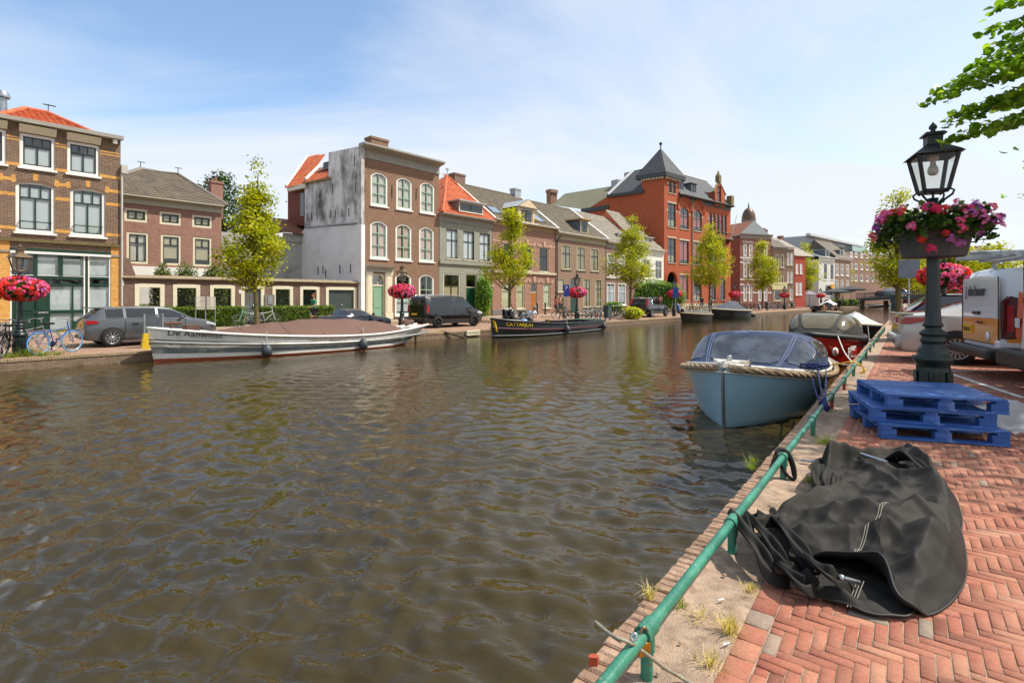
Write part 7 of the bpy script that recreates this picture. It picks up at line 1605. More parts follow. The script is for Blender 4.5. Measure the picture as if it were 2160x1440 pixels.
mb.build('rope_fender',ROPE,bl);gunwale(bl,lambda f,sd:G(f,sd)-Vector((0,sd*.05,-.03)),.028,M('cream_rail','d0ccbf',.4),'gunwale');gunwale(bl,lambda f,sd:G(f,sd)-Vector((0,0,.10)),.016,M('cream_rail','d0ccbf',.4),'sheer_line',out=.0)
deck(bl,G,M('teak','8a6a48',.6,var=.2,vs=6),-.02,'deck',inset=.03)
mb=MB();mb.tube([(L3/2-.02,0,1.09),(L3/2+.0,0,.7),(L3/2-.03,0,.3),(L3/2-.10,0,-.2)],.028,8);mb.build('stem_band',M('stem_steel','7f8386',.3,.8,var=.2),bl)
mb=MB();mb.prism([(L3/2+.05,-.02),(L3/2+.05,.02),(L3/2-.55,.30),(L3/2-.55,-.30)],1.0,1.075,'z');mb.build('bow_plate',M('cream_rail','d0ccbf',.4),bl)
mb=MB();mb.lathe([(.04,0),(.035,.05),(.05,.08),(.001,.09)],10,(L3/2-.35,.02,1.08));mb.tube([(L3/2-.3,.35,1.0),(L3/2-.3,.35,1.14)],.02,6);mb.build('cleat',STEELB,bl)
def hood_pts(f,v):
 pass
HX0,HX1=-1.05,1.7;ZT=1.45
def hsec(x):
 """cross-section of the canopy at local x: half width at base, base height, top height, top half width"""
 f=(x+L3/2)/L3;g=G(f);q=(x-HX0)/(HX1-HX0)
 bz=g.z+.02;w=g.y-.10
 if q>.62:k=(q-.62)/.38;top=ZT-(ZT-bz-.02)*k**1.15;
 else :top=ZT-.10*((.62-q)/.62)**2
 return w,bz,top,w*.82
rows=[];nx=40;NV=26
for i in range(nx+1):
 x=HX0+(HX1-HX0)*i/nx;w,bz,top,tw=hsec(x);h=max(.01,top-bz);row=[]
 for j in range(NV+1):
  a=math.pi*j/NV;c_,s_=math.cos(a),max(0.0,math.sin(a));y=w*math.copysign(abs(c_)**.55,c_);z=bz+h*(s_**.62);row.append((x,y,z))
 rows.append(row)
front=lambda i,j:i>=25
mb=MB();mb.grid(rows,sel=lambda i,j:True);ca=mb.build('canopy',NVC,bl)
CLR=glass('clear_vinyl',(.80,.82,.86),.22)
m_,t_,b_=newmat('clear_vinyl_dark');b_.inputs['Base Color'].default_value=(*lin('3a4458'),1);b_.inputs['Roughness'].default_value=.06;b_.inputs['Specular IOR Level'].default_value=.9
t_.links.new(bumpn(t_,noisefac(t_,2.5,3),.25,.05),b_.inputs['Normal']);t_.links.new(mix(t_,ramp(t_,noisefac(t_,2.2,4),[(.38,0),(.62,1)]),lin('161c2a'),lin('454c5a')),b_.inputs['Base Color'])
def panel(i0,i1,j0,j1,name='clear_window'):
 mb=MB();rr=[]
 for fi in np.linspace(i0,i1,30):
  a=int(min(fi,nx-1));u=fi-a;row=[]
  for fj in np.linspace(j0,j1,26):
   b2=int(min(fj,NV-1));w_=fj-b2;p=Vector(rows[a][b2])*(1-u)*(1-w_)+Vector(rows[a+1][b2])*u*(1-w_)+Vector(rows[a][b2+1])*(1-u)*w_+Vector(rows[a+1][b2+1])*u*w_
   row.append(p)
  rr.append(row)
 o_=[]
 for a in range(len(rr)):
  row=[]
  for b2 in range(len(rr[0])):
   du=Vector(rr[min(a+1,len(rr)-1)][b2])-Vector(rr[max(a-1,0)][b2]);dv=Vector(rr[a][min(b2+1,len(rr[0])-1)])-Vector(rr[a][max(b2-1,0)]);n=du.cross(dv).normalized()
   if n.z<0 and abs(n.z)>.2:n=-n
   elif n.dot(Vector((rr[a][b2].x,rr[a][b2].y,0)))<0 and abs(n.z)<=.2:n=-n
   row.append(rr[a][b2]+n*.012)
  o_.append(row)
 A,B=len(o_)-1,len(o_[0])-1
 mb.grid(o_,sel=lambda i,j:min(i,A-1-i)+min(j,B-1-j)>2);return mb.build(name,m_,ca)
panel(26.8,38.2,9.6,16.4);panel(25.5,37.2,2.0,8.2);panel(25.5,37.2,17.8,24.0);panel(10,24,1.8,6.4);panel(10,24,19.6,24.2);panel(1.5,9,1.8,6.2);panel(1.5,9,19.8,24.2)
mb=MB()
for j in(9,17):
 for dj in(-.25,.25):mb.tube([Vector(rows[i][j])*(1-abs(dj))+Vector(rows[i][j+(1 if dj>0 else -1)])*abs(dj)+Vector((0,0,.008)) for i in range(24,nx+1)],.004,4)
for i in(24,10):mb.tube([Vector(p)*1.0+Vector((0,0,.008)) for p in rows[i]],.006,4)
mb.tube([(.2,.5,1.44),(.7,.0,1.475),(.9,-.3,1.44)],.006,4);mb.build('canopy_seam',M('seam_blue','8d9ab8',.8),ca)
mb=MB();mb.grid([[(HX0-1.6+.16*i,(G((HX0-1.6+.16*i+L3/2)/L3).y-.12)*v,G((HX0-1.6+.16*i+L3/2)/L3).z+.03+.1*(1-v*v)*(i/10)) for v in(-1,-.6,-.2,.2,.6,1)] for i in range(11)]);mb.build('aft_cover',NVD,bl)
hulltext(bl,G,'Julia',.66,.62,.16,M('dark_script','1f3542',.5),1,shear=.35,out=-.02)
bow4=Vector((8.95,15.9,0));L4=5.4;v4=Vector((.62,.785,0));cen=bow4+v4*(L4/2)
Gb=G
rdh=M('red_hull','c4281c',.22,var=.04,coat=.6);BKC=M('black_canvas','33322f',.8,var=.12,vs=5,bump=.15,bs=50)
fb=thing('red_sloop','red sloop with black canvas hood and white name sign moored behind the blue one','boat',(cen.x,cen.y,0),math.atan2(-v4.y,-v4.x))
sh4=lambda f:.78+.26*max(0,(f-.3)/.7)**1.6
ho,hf,G4=hull(fb,[M('boot_black','14171b',.4),rdh],L4,2.15,sh4,.86,2.8,.8,.45,.12,36,[(.05,0),(2,1)],sternfull=.7)
gunwale(fb,G4,.075,M('black_fender','26272a',.6),'rub_fender',out=.02);deck(fb,G4,M('teak','8a6a48',.6),-.02,inset=.03)
rows=[];hx0,hx1=-1.5,1.85
for i in range(33):
 x=hx0+(hx1-hx0)*i/32;f=(x+L4/2)/L4;g=G4(f);q=i/32;bz=g.z+.03;top=bz+.74*(1-max(0,(q-.62)/.38)**2.2)*(1-.35*max(0,(.45-q)/.45)**2)+.01;w=g.y-.05
 rows.append([(x,w*math.copysign(abs(math.cos(math.pi*j/22))**.5,math.cos(math.pi*j/22)),bz+(top-bz)*max(0.0,math.sin(math.pi*j/22))**.6) for j in range(23)])
nx,NV=32,22
mb=MB();mb.grid(rows);ca=mb.build('canopy',BKC,fb)
m_=M('tan_vinyl','655f4e',.12,spec=.4,var=.25,vs=2.5)
panel(22.5,30.5,8.6,13.4);panel(21,30,2.0,7.4);panel(21,30,14.6,20);panel(10,19,1.8,6);panel(10,19,16,20.2)
WSG=M('white_sign','dcdad4',.5);
def hpt(f,zfr,sd=1,out=.02):a=G4(f,sd);return a+Vector((0,sd*out,-a.z*(1-zfr)))
p0,p1=hpt(.80,.40),hpt(.70,.42);d=(p1-p0);M4=frame4(p0+Vector((.02,.0,0)),d,(0,0,1))
mb=MB();mb.box(0,.34,0,.34,.0,.012,M4=M4@Matrix.Translation((.18,-.06,.03)));mb.build('name_sign',WSG,fb)
text('F',.36,WSG,fb,M4@Matrix.Translation((.02,-.02,.035)),'lettering',.004,.0,.9,bold=.012);text('red',.30,M('red_letter','b8241c',.4),fb,M4@Matrix.Translation((.20,.0,.048)),'lettering',.004,.0,.72,bold=.01)
mb=MB();mb.lathe([(.001,0),(.13,0),(.13,.01),(.001,.01)],18);M5=frame4(hpt(.885,.52,1,.03),hpt(.84,.52)-hpt(.885,.52),(0,0,1));mb.v=[tuple(M5@Vector(q)) for q in mb.v];mb.build('round_badge',WSG,fb)
mb=MB();[mb.tube([M5@Vector((.09*math.cos(a),.09*math.sin(a),.014)),M5@Vector((-.09*math.cos(a),-.09*math.sin(a),.014))],.010,4) for a in(.5,1.57,2.6)];mb.build('badge_mark',M('red_letter','b8241c',.4),fb)
mb=MB();mb.tube([(L4/2+.02,0,1.04),(L4/2-.02,0,.5),(L4/2-.1,0,-.2)],.03,8);mb.build('stem_band',STEELB,fb)
mb=MB();mb.tube([hpt(.62,.75,1,.05),hpt(.56,.60,1,.07),hpt(.50,.72,1,.05),hpt(.47,.4,1,.07),hpt(.42,.7,1,.05)],.014,5);mb.build('hull_rope',M('dark_rope','2a2a2c',.9),fb)
for f in(.40,.25):p=G4(f,1);fender(fb,p.x,p.y+.13,.5,.15)
cg=at(1815,690,27);q=RB(33,-1.35,0);e=thing('covered_boat','low boat under a silvery grey cover beyond the red sloop','boat',(q.x,q.y,0),RANG+math.pi);ho,hf,G5=hull(e,[DK],7.4,2.5,lambda f:.62+.25*f**2,.85,2.2,.8,.4,.2,26);gunwale(e,G5,.05,M('pale_rim','bcae90',.6));deck(e,G5,DK,-.03);cover(e,G5,.04,.95,lambda q:.75*min(1,q*2.5,(1-q)*1.6),M('silver_cover','a7abab',.55,.2,var=.1,vs=2),ridge=-.25,wr=.05,seed=9)
def float_boat(name,label,px,py,hd,L,beam,mat,trim,sheer,cov=None,hfun=None):
 p=gp(px,py,0);e=thing(name,label,'boat',p,hd);ho,hf,g=hull(e,[mat],L,beam,sheer,.85,2.0,.8,.4,.3,20);gunwale(e,g,.06,trim);deck(e,g,M('boat_floor','6b675c',.7),-.35,f0=.06,f1=.93,inset=.1)
 if cov:cover(e,g,.05,.9,hfun,cov,ridge=.2,wr=.05,seed=px)
 return e,g
bp_,Gp=float_boat('tour_boat','small green boat with four people cruising in the middle of the canal',1749,671,RANG+math.pi,6.2,2.2,M('green_boat','5c7a4a',.4),M('pale_rim','bcae90',.6),lambda f:.6+.2*f*f)
float_boat('small_boat','navy and white boat moored under the terrace left of the bridge',1748,655.5,UANG+R(8),8,2.4,NAVY,WHITE,lambda f:1.0+.5*f*f,M('white_cover','cfd2d6',.7),lambda q:.5)
float_boat('small_boat','dark inflatable boat with outboard motor behind the cruising people',1722,656,UANG+R(20),5,2,M('black_hull','15161a',.3),M('black_fender','26272a',.6),lambda f:.6+.2*f*f)
GRN,t_,b_=newmat('rail_green');c=mix(t_,ramp(t_,noisefac(t_,5,8,rough=.7),[(.35,0),(.65,1)]),lin('20604e'),lin('3f8871'))
c=mix(t_,ramp(t_,noisefac(t_,16,6,rough=.75),[(.62,0),(.68,.8)]),c,lin('b9a68c'));c=mix(t_,ramp(t_,noisefac(t_,26,3),[(.70,0),(.73,.9)]),c,lin('7a4a30'))
t_.links.new(c,b_.inputs['Base Color']);b_.inputs['Roughness'].default_value=.38;t_.links.new(bumpn(t_,noisefac(t_,40,5),.35,.01),b_.inputs['Normal'])
RW,RH=.2195,.170
rail=thing('mooring_rail','low green painted pipe rail running along the brick quay edge','railing',RB(0,RW))
def rl(r,z,dw=0):p=RB(r,RW+dw,RZ+z)-RB(0,RW);return p
mb=MB();mb.tube([rl(-.9+i*.5,RH+.003*math.sin(i*1.7)) for i in range(55)],.0235,14);mb.build('pipe',GRN,rail)
posts=[.206,1.42,2.95,4.6,6.3,8.0,9.8,11.6,13.4,15.2,17,18.8,20.6,22.4,24.2,26]
for i,r_ in enumerate(posts):
 rust=i in(4,5);mb=MB();mb.tube([rl(r_,-.03),rl(r_,RH-.02)],.0235,12);mb.build('post',GRN if not rust else M('red_primer','8d3a2c',.7,var=.3,vs=8),rail)
 mb=MB();mb.tube([rl(r_-.045,RH),rl(r_+.045,RH)],.034,14);mb.tube([rl(r_,RH-.075),rl(r_,RH)],.031,12);mb.build('clamp',GRN,rail)
def cable(name,label,cat,pts,r,mat,group=None):
 o=Vector(pts[0]);mb=MB();mb.tube([Vector(p)-o for p in pts],r,8);e=mb.build(name,mat,None,o);return tag(e,label,cat,group)
def spl(P,n=10):
 P=[Vector(p) for p in P];out=[]
 for i in range(len(P)-1):
  a,b,c_,d=P[max(0,i-1)],P[i],P[i+1],P[min(len(P)-1,i+2)]
  for k in range(n):t=k/n;out.append(.5*((2*b)+(c_-a)*t+(2*a-5*b+4*c_-d)*t*t+(3*b-a-3*c_+d)*t**3))
 out.append(P[-1]);return out
SC_=M('steel_cable','8f8a78',.55,.4,var=.25,vs=40,bump=.6,bs=160)
def g2(px,py,z):return gp(px,py,RZ+z)
cable('steel_cable','looped steel security cable hanging over the rail at the nearest post','cable',spl([g2(1310,1352,.20),g2(1285,1335,.19),g2(1258,1312,.18),g2(1262,1318,.21),g2(1292,1340,.23),g2(1322,1352,.22),g2(1345,1365,.17),g2(1368,1382,.13),g2(1402,1408,.06),g2(1440,1430,.012),g2(1470,1455,.01)]),.0065,SC_)
pd=thing('padlock','brass padlock hanging from the cable on the nearest rail post','padlock',g2(1358,1352,.16),R(20));mb=MB();mb.box(-.024,.024,-.011,.011,-.05,0);bo=mb.build('lock_body',M('brass_lock','b8923f',.3,.9,var=.2,vs=20),pd);bevel(bo,.004);mb=MB();mb.tube(spl([(-.016,0,-.01),(-.017,0,.03),(0,0,.052),(.017,0,.03),(.016,0,-.01)],5),.0055,8);mb.build('shackle',M('old_steel','8a7a5c',.4,.8),pd)
cable('mooring_shackle','small steel ring clipped to the cable on the rail','shackle',spl([g2(1330,1342,.22),g2(1338,1335,.23),g2(1343,1343,.22),g2(1335,1350,.21),g2(1330,1342,.22)],6),.005,STEELB)
BKS=M('black_strap','1d1c1b',.85,var=.2,vs=20)
w1=RB(2.95,RW);cable('black_strap','black strap wound round the rail post at the top end of the tarpaulin','strap',spl([w1+Vector(v) for v in((-.16,-.05,.0),(-.10,-.02,.10),(-.03,.02,.21),(.04,.01,.20),(.07,-.03,.10),(.06,-.05,.01),(.0,-.03,.05),(-.05,.01,.19),(.02,.04,.215),(.06,.0,.12),(.075,-.02,.02))],8),.014,BKS)
BLUP,t_,b_=newmat('blue_pallet_wood');tcx=nd(t_,'ShaderNodeTexCoord');mpx=nd(t_,'ShaderNodeMapping');t_.links.new(tcx.outputs['Object'],mpx.inputs[0]);mpx.inputs['Scale'].default_value=(2,14,14)
n1=nd(t_,'ShaderNodeTexNoise',Scale=1.6,Detail=8.0,Roughness=.7);t_.links.new(mpx.outputs[0],n1.inputs['Vector'])
c=mix(t_,ramp(t_,n1.outputs[0],[(.3,0),(.7,1)]),lin('1b3f80'),lin('3c70b6'));c=mix(t_,ramp(t_,noisefac(t_,3.5,8,rough=.75),[(.54,0),(.70,.7)]),c,lin('8fa3c8'));t_.links.new(c,b_.inputs['Base Color']);b_.inputs['Roughness'].default_value=.6;t_.links.new(bumpn(t_,n1.outputs[0],.4,.01),b_.inputs['Normal'])
def pallet(label,loc,rz,lx=1.12,ly=1.02):
 e=thing('pallet',label,'pallet',loc,rz,'stack of blue pallets');rg=random.Random(int(loc[2]*1000))
 n=7
 for i in range(n):w=ly/n;j=rg.uniform(-.008,.008);mb=MB();mb.box(-lx/2+j,lx/2+j+rg.uniform(-.006,.006),-ly/2+i*w+.012*(n>1),-ly/2+(i+1)*w-.012,.122,.142+rg.uniform(-.001,.001));mb.build('deck_board',BLUP,e)
 for x in(-1,0,1):mb=MB();mb.box(x*(lx/2-.05)-.05,x*(lx/2-.05)+.05,-ly/2,ly/2,.098,.1205);mb.build('stringer',BLUP,e)
 for x in(-1,0,1):
  for y in(-1,0,1):mb=MB();mb.box(x*(lx/2-.07)-.068,x*(lx/2-.07)+.068,y*(ly/2-.055)-.05,y*(ly/2-.055)+.05,.0225,.0975);mb.build('block',BLUP,e)
 for y in(-1,0,1):mb=MB();mb.box(-lx/2,lx/2,y*(ly/2-.05)-.05,y*(ly/2-.05)+.05,0,.022);mb.build('bottom_board',BLUP,e)
 return e
def prz(fl,fr):d=fr-fl;return math.atan2(d.y,d.x)
def ploc(fl,ang,lx,ly,z):return(fl.x+math.cos(ang)*lx/2-math.sin(ang)*ly/2,fl.y+math.sin(ang)*lx/2+math.cos(ang)*ly/2,z)
a1=R(-18);f1=gp(1858,925);pallet('bottom blue wooden pallet, lying on the bricks',ploc(f1,a1,1.06,1.08,RZ+.006),a1,1.06,1.08)
a2=R(-22);f2=gp(1836,887,RZ+.15);pallet('middle blue wooden pallet pushed towards the canal',ploc(f2,a2,1.04,1.08,RZ+.1505),a2,1.04,1.08)
a3=R(-19);f3=gp(1872,831,RZ+.44);pallet('topmost blue wooden pallet of the stack',ploc(f3,a3,1.0,1.1,RZ+.2955),a3,1.0,1.1)
TP,t_,b_=newmat('black_tarp');c=mix(t_,ramp(t_,noisefac(t_,2.5,6),[(.35,0),(.7,1)]),lin('1b1915'),lin('25221d'));c=mix(t_,ramp(t_,noisefac(t_,6,9,rough=.8),[(.6,0),(.75,.25)]),c,lin('8d877c'));t_.links.new(c,b_.inputs['Base Color']);b_.inputs['Roughness'].default_value=.72;b_.inputs['Specular IOR Level'].default_value=.3
t_.links.new(bumpn(t_,noisefac(t_,260,2),.2,.002),b_.inputs['Normal'])
def tarp():
 c0=gp(1800,1110);e=thing('tarpaulin','black canvas boat cover lying in a folded heap on the red bricks','tarpaulin',c0)
 def seg(p,a,b):ab=b-a;t=max(0,min(1,(p-a).dot(ab)/ab.length_squared));return(p-(a+ab*t)).length,t
 def V2(px,py,z=0):q=gp(px,py,RZ+z);return Vector((q.x,q.y))
 def closed(OUT):
  P=[gp(x,y) for x,y in OUT];n=len(P);B=[]
  for i in range(n):
   a,b,d,f=P[i-1],P[i],P[(i+1)%n],P[(i+2)%n]
   for k in range(12):t=k/12;B.append(.5*((2*b)+(d-a)*t+(2*a-5*b+4*d-f)*t*t+(3*b-a-3*d+f)*t**3))
  return B,sum((Vector((p.x,p.y)) for p in P),Vector((0,0)))/n
 def fold(p):
  a,b=p.x*.8+p.y*.6,p.y*.8-p.x*.6;w=.25*noise.noise((a*2,b*2,1))
  return .016*noise.noise((p.x*3.2,p.y*6.5,4))+.030*(1-2.2*abs(noise.noise((a*1.3,b*4.5+w,4))))+.019*(1-2.2*abs(noise.noise((a*4+w,b*6.5,8))))+.010*(1-2.5*abs(noise.noise((a*9,b*7-w,3))))+.003*noise.noise((a*24,b*20,6))
 def height(p,base,RID,sc):
  h=base+fold(p)
  for a_,b_,hh,w in RID:d,t=seg(p,a_,b_);h+=sc*hh*(.6*math.exp(-(d/w)**2)+.4*math.exp(-d/w))*(.55+.45*math.sin(math.pi*(.15+.7*t)))
  return h
 def sheet(nm,OUT,RID,base,sc,lips,NRD=60,fallw=.16):
  B,c=closed(OUT);NB=len(B);n=len(OUT);rows=[];mb=MB()
  for k in range(NRD+1):
   q=1-(1-k/NRD)**1.25;row=[]
   for i in range(NB):
    b=Vector((B[i].x,B[i].y));p=c+(b-c)*q;edge=1-q;f=i/NB*n;l=0
    for lf,lw_,lh in lips:dd=abs(f-lf);dd=min(dd,n-dd);l=max(l,lh*max(0,1-dd/lw_)**.6)
    fall=min(1,edge/fallw)**.55;z=height(p,base*(1-q**5),RID,sc)*fall+l*(1-fall)*(1+.08*math.sin(i*.23))+.006
    row.append(Vector((p.x,p.y,RZ+max(z,.004)))-c0)
   rows.append(row)
  mb.grid(rows,0,True,cu=True);s1=mb.build(nm,TP,e);m=s1.modifiers.new('solid','SOLIDIFY');m.thickness=.006;m.offset=-1;subsurf(s1,1)
  t_=MB();t_.tube([Vector(v)+Vector((0,0,.003)) for v in rows[-1][::2]],.006,5,closed=True);t_.build('edge_tape',M('tape_black','1d1b18',.6),s1);return rows
 RR=[(V2(1745,1000),V2(1900,985),.17,.06),(V2(1765,975),V2(1730,1040),.15,.045),(V2(1915,975),V2(1965,1015),.17,.05),(V2(1790,1000),V2(1960,1040),.10,.05),(V2(1960,1030),V2(2005,1090),.12,.09),(V2(1820,1010),V2(1900,1060),.08,.04)]
 sheet('rear_sheet',[(1715,1060),(1728,1012),(1716,978),(1770,960),(1850,966),(1915,964),(1955,985),(1988,1020),(2018,1058),(2026,1120),(1960,1160),(1850,1130),(1760,1100)],RR,.05,.72,[(.8,1.6,.05),(5.5,1.4,.10)],46)
 RF=[(V2(1610,1120),V2(1795,1045),.18,.06),(V2(1795,1045),V2(1900,1085),.16,.06),(V2(1650,1105),V2(1830,1125),.12,.05),(V2(1830,1125),V2(1990,1120),.17,.10),(V2(1690,1160),V2(1870,1175),.13,.05),(V2(1870,1175),V2(2010,1200),.17,.13),(V2(1760,1110),V2(1930,1150),.05,.04),(V2(1930,1240),V2(1985,1170),.16,.08),(V2(1880,1100),V2(2010,1150),.08,.04)]
 sheet('front_sheet',[(1632,1100),(1700,1066),(1787,1040),(1860,1062),(1930,1080),(1990,1072),(2022,1110),(2038,1180),(2030,1240),(1985,1290),(1925,1305),(1890,1296),(1862,1246),(1800,1216),(1735,1200),(1690,1188),(1620,1150)],RF,.05,.54,[(12.2,2.6,.155),(3.0,2.2,.04)],64)
 def RIDH(p):return height(p,.05,RF,.54)
 IN=[(1600,1165),(1640,1195),(1665,1225),(1700,1250),(1760,1278),(1830,1302),(1890,1308),(1925,1300),(1915,1250),(1860,1195),(1780,1150),(1690,1130),(1620,1130)]
 B2,cc=closed(IN);m_=len(IN);rows=[]
 for k in range(25):
  q=k/24;row=[]
  for i in range(len(B2)):
   b=Vector((B2[i].x,B2[i].y));p=cc+(b-cc)*q;f=i/len(B2)*m_;fr=max(0,1-abs(f-3.0)/3.2)
   z=.010+.026*abs(noise.noise((p.x*5,p.y*8,9)))+fr*.07*math.exp(-((q-.86)/.10)**2)*(1+.4*math.sin(i*.4))+.012*noise.noise((p.x*12,p.y*9,2));row.append(Vector((p.x,p.y,RZ+max(z,.004)))-c0)
  rows.append(row)
 mb=MB();mb.grid(rows,0,True,cu=True);s2=mb.build('lower_sheet',TP,e);m=s2.modifiers.new('solid','SOLIDIFY');m.thickness=.006;subsurf(s2,1)
 def strap(pts,w,nm='flap',th=.0):
  pts=spl(pts,8);mb=MB();r_=[]
  for i,p in enumerate(pts):
   d=(pts[min(i+1,len(pts)-1)]-pts[max(i-1,0)]).normalized();s_=d.cross(Vector((.2,-.5,.85))).normalized();u=i/(len(pts)-1);ww=w*(1-.35*u);row=[]
   for j in range(9):v=-1+j/4;row.append(p+s_*ww*v+Vector((0,0,.022*math.sin(v*4+u*9)+.018*noise.noise((u*5,v*2,w*40))))-c0)
   r_.append(row)
  mb.grid(r_);o=mb.build(nm,TP,e);m=o.modifiers.new('solid','SOLIDIFY');m.thickness=.007;subsurf(o,1);return o
 strap([g2(1552,1080,.19),g2(1575,1115,.17),g2(1605,1165,.12),g2(1625,1205,.07),g2(1665,1225,.03)],.055);strap([g2(1585,1085,.10),g2(1612,1120,.13),g2(1640,1165,.11),g2(1670,1205,.05)],.05);strap([g2(1640,1080,.05),g2(1655,1110,.12),g2(1690,1160,.10),g2(1720,1205,.04)],.06)
 strap([g2(1610,1150,.03),g2(1660,1200,.09),g2(1700,1235,.08),g2(1730,1228,.03)],.05);strap([g2(1690,1165,.05),g2(1725,1190,.14),g2(1770,1225,.10),g2(1800,1240,.02)],.05);strap([g2(1645,1095,.09),g2(1600,1090,.11),g2(1575,1100,.06),g2(1590,1140,.02)],.05)
 strap([g2(1760,960,.02),g2(1735,985,.12),g2(1725,1020,.10),g2(1745,1050,.02)],.06);strap([g2(1765,1000,.12),g2(1750,1030,.10),g2(1775,1060,.04)],.04)
 strap([g2(1860,975,.05),g2(1905,960,.17),g2(1945,985,.15),g2(1985,1035,.05)],.06)
 mb=MB();mb.tube([Vector(rows[-1][i])+Vector((0,0,.004)) for i in range(0,len(B2),2)],.007,5,closed=True);mb.build('edge_tape',M('tape_black','2b2926',.6),e)
 mb=MB();sr=[s_ for s_ in range(0,46)]
 ST=M('stitch_grey','8d887c',.9)
 def onmain(px,py):
  p=V2(px,py,.15);return Vector((p.x,p.y,RZ+RIDH(p)+.009))-c0
 for dx in(0,6):mb.tube([onmain(1868-i*4.2+dx,1065+i*5.0) for i in range(17)],.0022,4)
 for dx in(0,7):mb.tube([onmain(1950-i*1.8+dx,1020+i*2.6) for i in range(6)],.0022,4)
 for dx in(0,7,14):mb.tube([g2(1808+dx-k*3.5,1225+k*9,.05-.003*k)-c0 for k in range(7)],.002,4)
 mb.build('stitching',ST,e)
 TUB=M('frame_tube','aeb2b6',.25,.9)
 mb=MB();mb.tube([g2(1816,957,.16)-c0,g2(1872,975,.15)-c0],.013,10);mb.build('frame_tube',TUB,e);mb=MB();mb.tube([g2(1775,1218,.10)-c0,g2(1812,1228,.07)-c0],.012,10);mb.build('frame_tube',TUB,e);mb=MB();mb.tube([g2(1690,970,.02)-c0,g2(1725,974,.03)-c0],.011,10);mb.build('frame_tube',TUB,e)
 mb=MB();mb.sphere(g2(1775,1218,.11)-c0,.016,10,6);mb.sphere(g2(1888,962,.14)-c0,.02,10,6);mb.build('rivet',TUB,e)
tarp()
PLS=M('plastic_film','c9d0d2',.18,spec=.8,var=.05);PLS.node_tree.nodes['Principled BSDF'].inputs['Alpha'].default_value=.55;q=gp(2150,900);e=thing('plastic_sheet','crumpled clear plastic sheet lying right of the blue pallets','plastic sheet',(q.x+.05,q.y+.1,RZ));mb=MB()
mb.grid([[((i-9)*.055,(j-7)*.075-.1*(i>14),.02+.26*math.exp(-((i-8)/6)**2-((j-7)/4.5)**2)+.06*noise.noise((i*.5,j*.6,3))+.03*noise.noise((i*1.3,j*1.2,8))) for j in range(16)] for i in range(20)]);mb.build('sheet',PLS,e)
for i,(px,py,lab,mt) in enumerate([(1515,1268,'white cigarette end on the sand strip',WHITE),(1525,1362,'white scrap of paper by the edging bricks',WHITE)]):
 mb=MB();mb.tube([(0,0,.006),(.03,.012,.006)],.004,6);tag(mb.build('litter',mt,None,gp(px,py,RZ+.008)),lab,'litter')
mb=MB();mb.prism([(-.02,-.010),(.014,-.014),(.021,.004),(.003,.013),(-.017,.008)],-.012,.022,'z');o=mb.build('brick_shard',M('orange_shard','a5492c',.85,var=.2),None,gp(1252,1394,RZ+.01));tag(o,'broken orange brick piece at the very edge of the coping','brick piece')
rg=random.Random(4)
for i in range(16):
 r_,w_=rg.uniform(-.2,2.6),rg.uniform(.24,.42);mb=MB();mb.sphere((0,0,0),rg.uniform(.005,.012),6,4,sc=(1.2,.9,.6));o=mb.build('pebble',M('pebble','97806a',.9,var=.3),None,RB(r_,w_,RZ+.005));tag(o,'small stone lying on the sand strip along the rail','pebble','small stones on the sand strip')
def RBv(r,w,z):return RB(r,w,RZ+z)
def GW(obj,G,f,sd,z=0):return Matrix.LocRotScale(obj.location,obj.rotation_euler,None)@(G(f,sd)+Vector((0,0,z)))
rr=5.55
for k,(f,dz,dr) in enumerate(((.70,.08,0),(.60,.06,.1),(.74,-.05,-.1))):
 a=GW(bl,Gb,f,1,dz);b=RBv(rr+dr,RW,RH+.03);cable('mooring_rope',['blue mooring rope from the sloop hood to the rail','upper blue mooring rope of the light blue sloop','lowest blue mooring rope of the light blue sloop'][k],'rope',spl([a,(a*.5+b*.5)+Vector((0,0,-.05-.03*k)),b,b+Vector((.05,0,-.10)),b+Vector((-.02,.05,-.02)),b+Vector((0,0,.02))],6),.011,ROPEB,'mooring ropes of the light blue sloop')
p=GW(bl,Gb,.72,1,.06);rg=random.Random(6);cable('rope_tangle','tangled dark blue rope lying on the sloop gunwale below the hood','rope',spl([p+Vector((rg.uniform(-.3,.3),rg.uniform(-.25,.35),rg.uniform(.0,.13))) for _ in range(26)],5),.011,ROPEB)
a=GW(fb,G4,.86,1,.02);b=RBv(10.1,RW,RH);cable('mooring_rope','pale mooring rope from the bow of the red sloop to the rail','rope',spl([a,(a+b)/2+Vector((0,0,-.12)),b],8),.014,ROPEW,'mooring ropes of the red sloop');a2=GW(bl,Gb,.06,1,.06);cable('mooring_rope','grey mooring rope from the stern of the light blue sloop to the rail','rope',spl([a2,(a2+b)/2+Vector((0,0,-.06)),b],8),.012,ROPEW)
YR=M('rope_yellow','d0a42c',.85,var=.2,vs=20);rg=random.Random(9);b=RBv(10.3,RW,RH);cable('yellow_rope','yellow rope knotted round the rail beside the red sloop','rope',spl([b+Vector((-.5,.1,-.05)),b+Vector((-.2,-.1,.05)),b+Vector((0,.05,.04)),b+Vector((.08,-.03,-.02)),b+Vector((-.03,.03,.03)),b+Vector((.1,0,-.02)),b+Vector((.13,-.05,-.12)),b+Vector((.08,-.02,-.17)),b+Vector((.2,.05,-.1)),b+Vector((.18,.02,-.17))],6),.012,YR)
BFR=M('black_frame','1a1a1c',.4,.3);SPK=M('spoke_steel','b9bcbc',.35,.8)
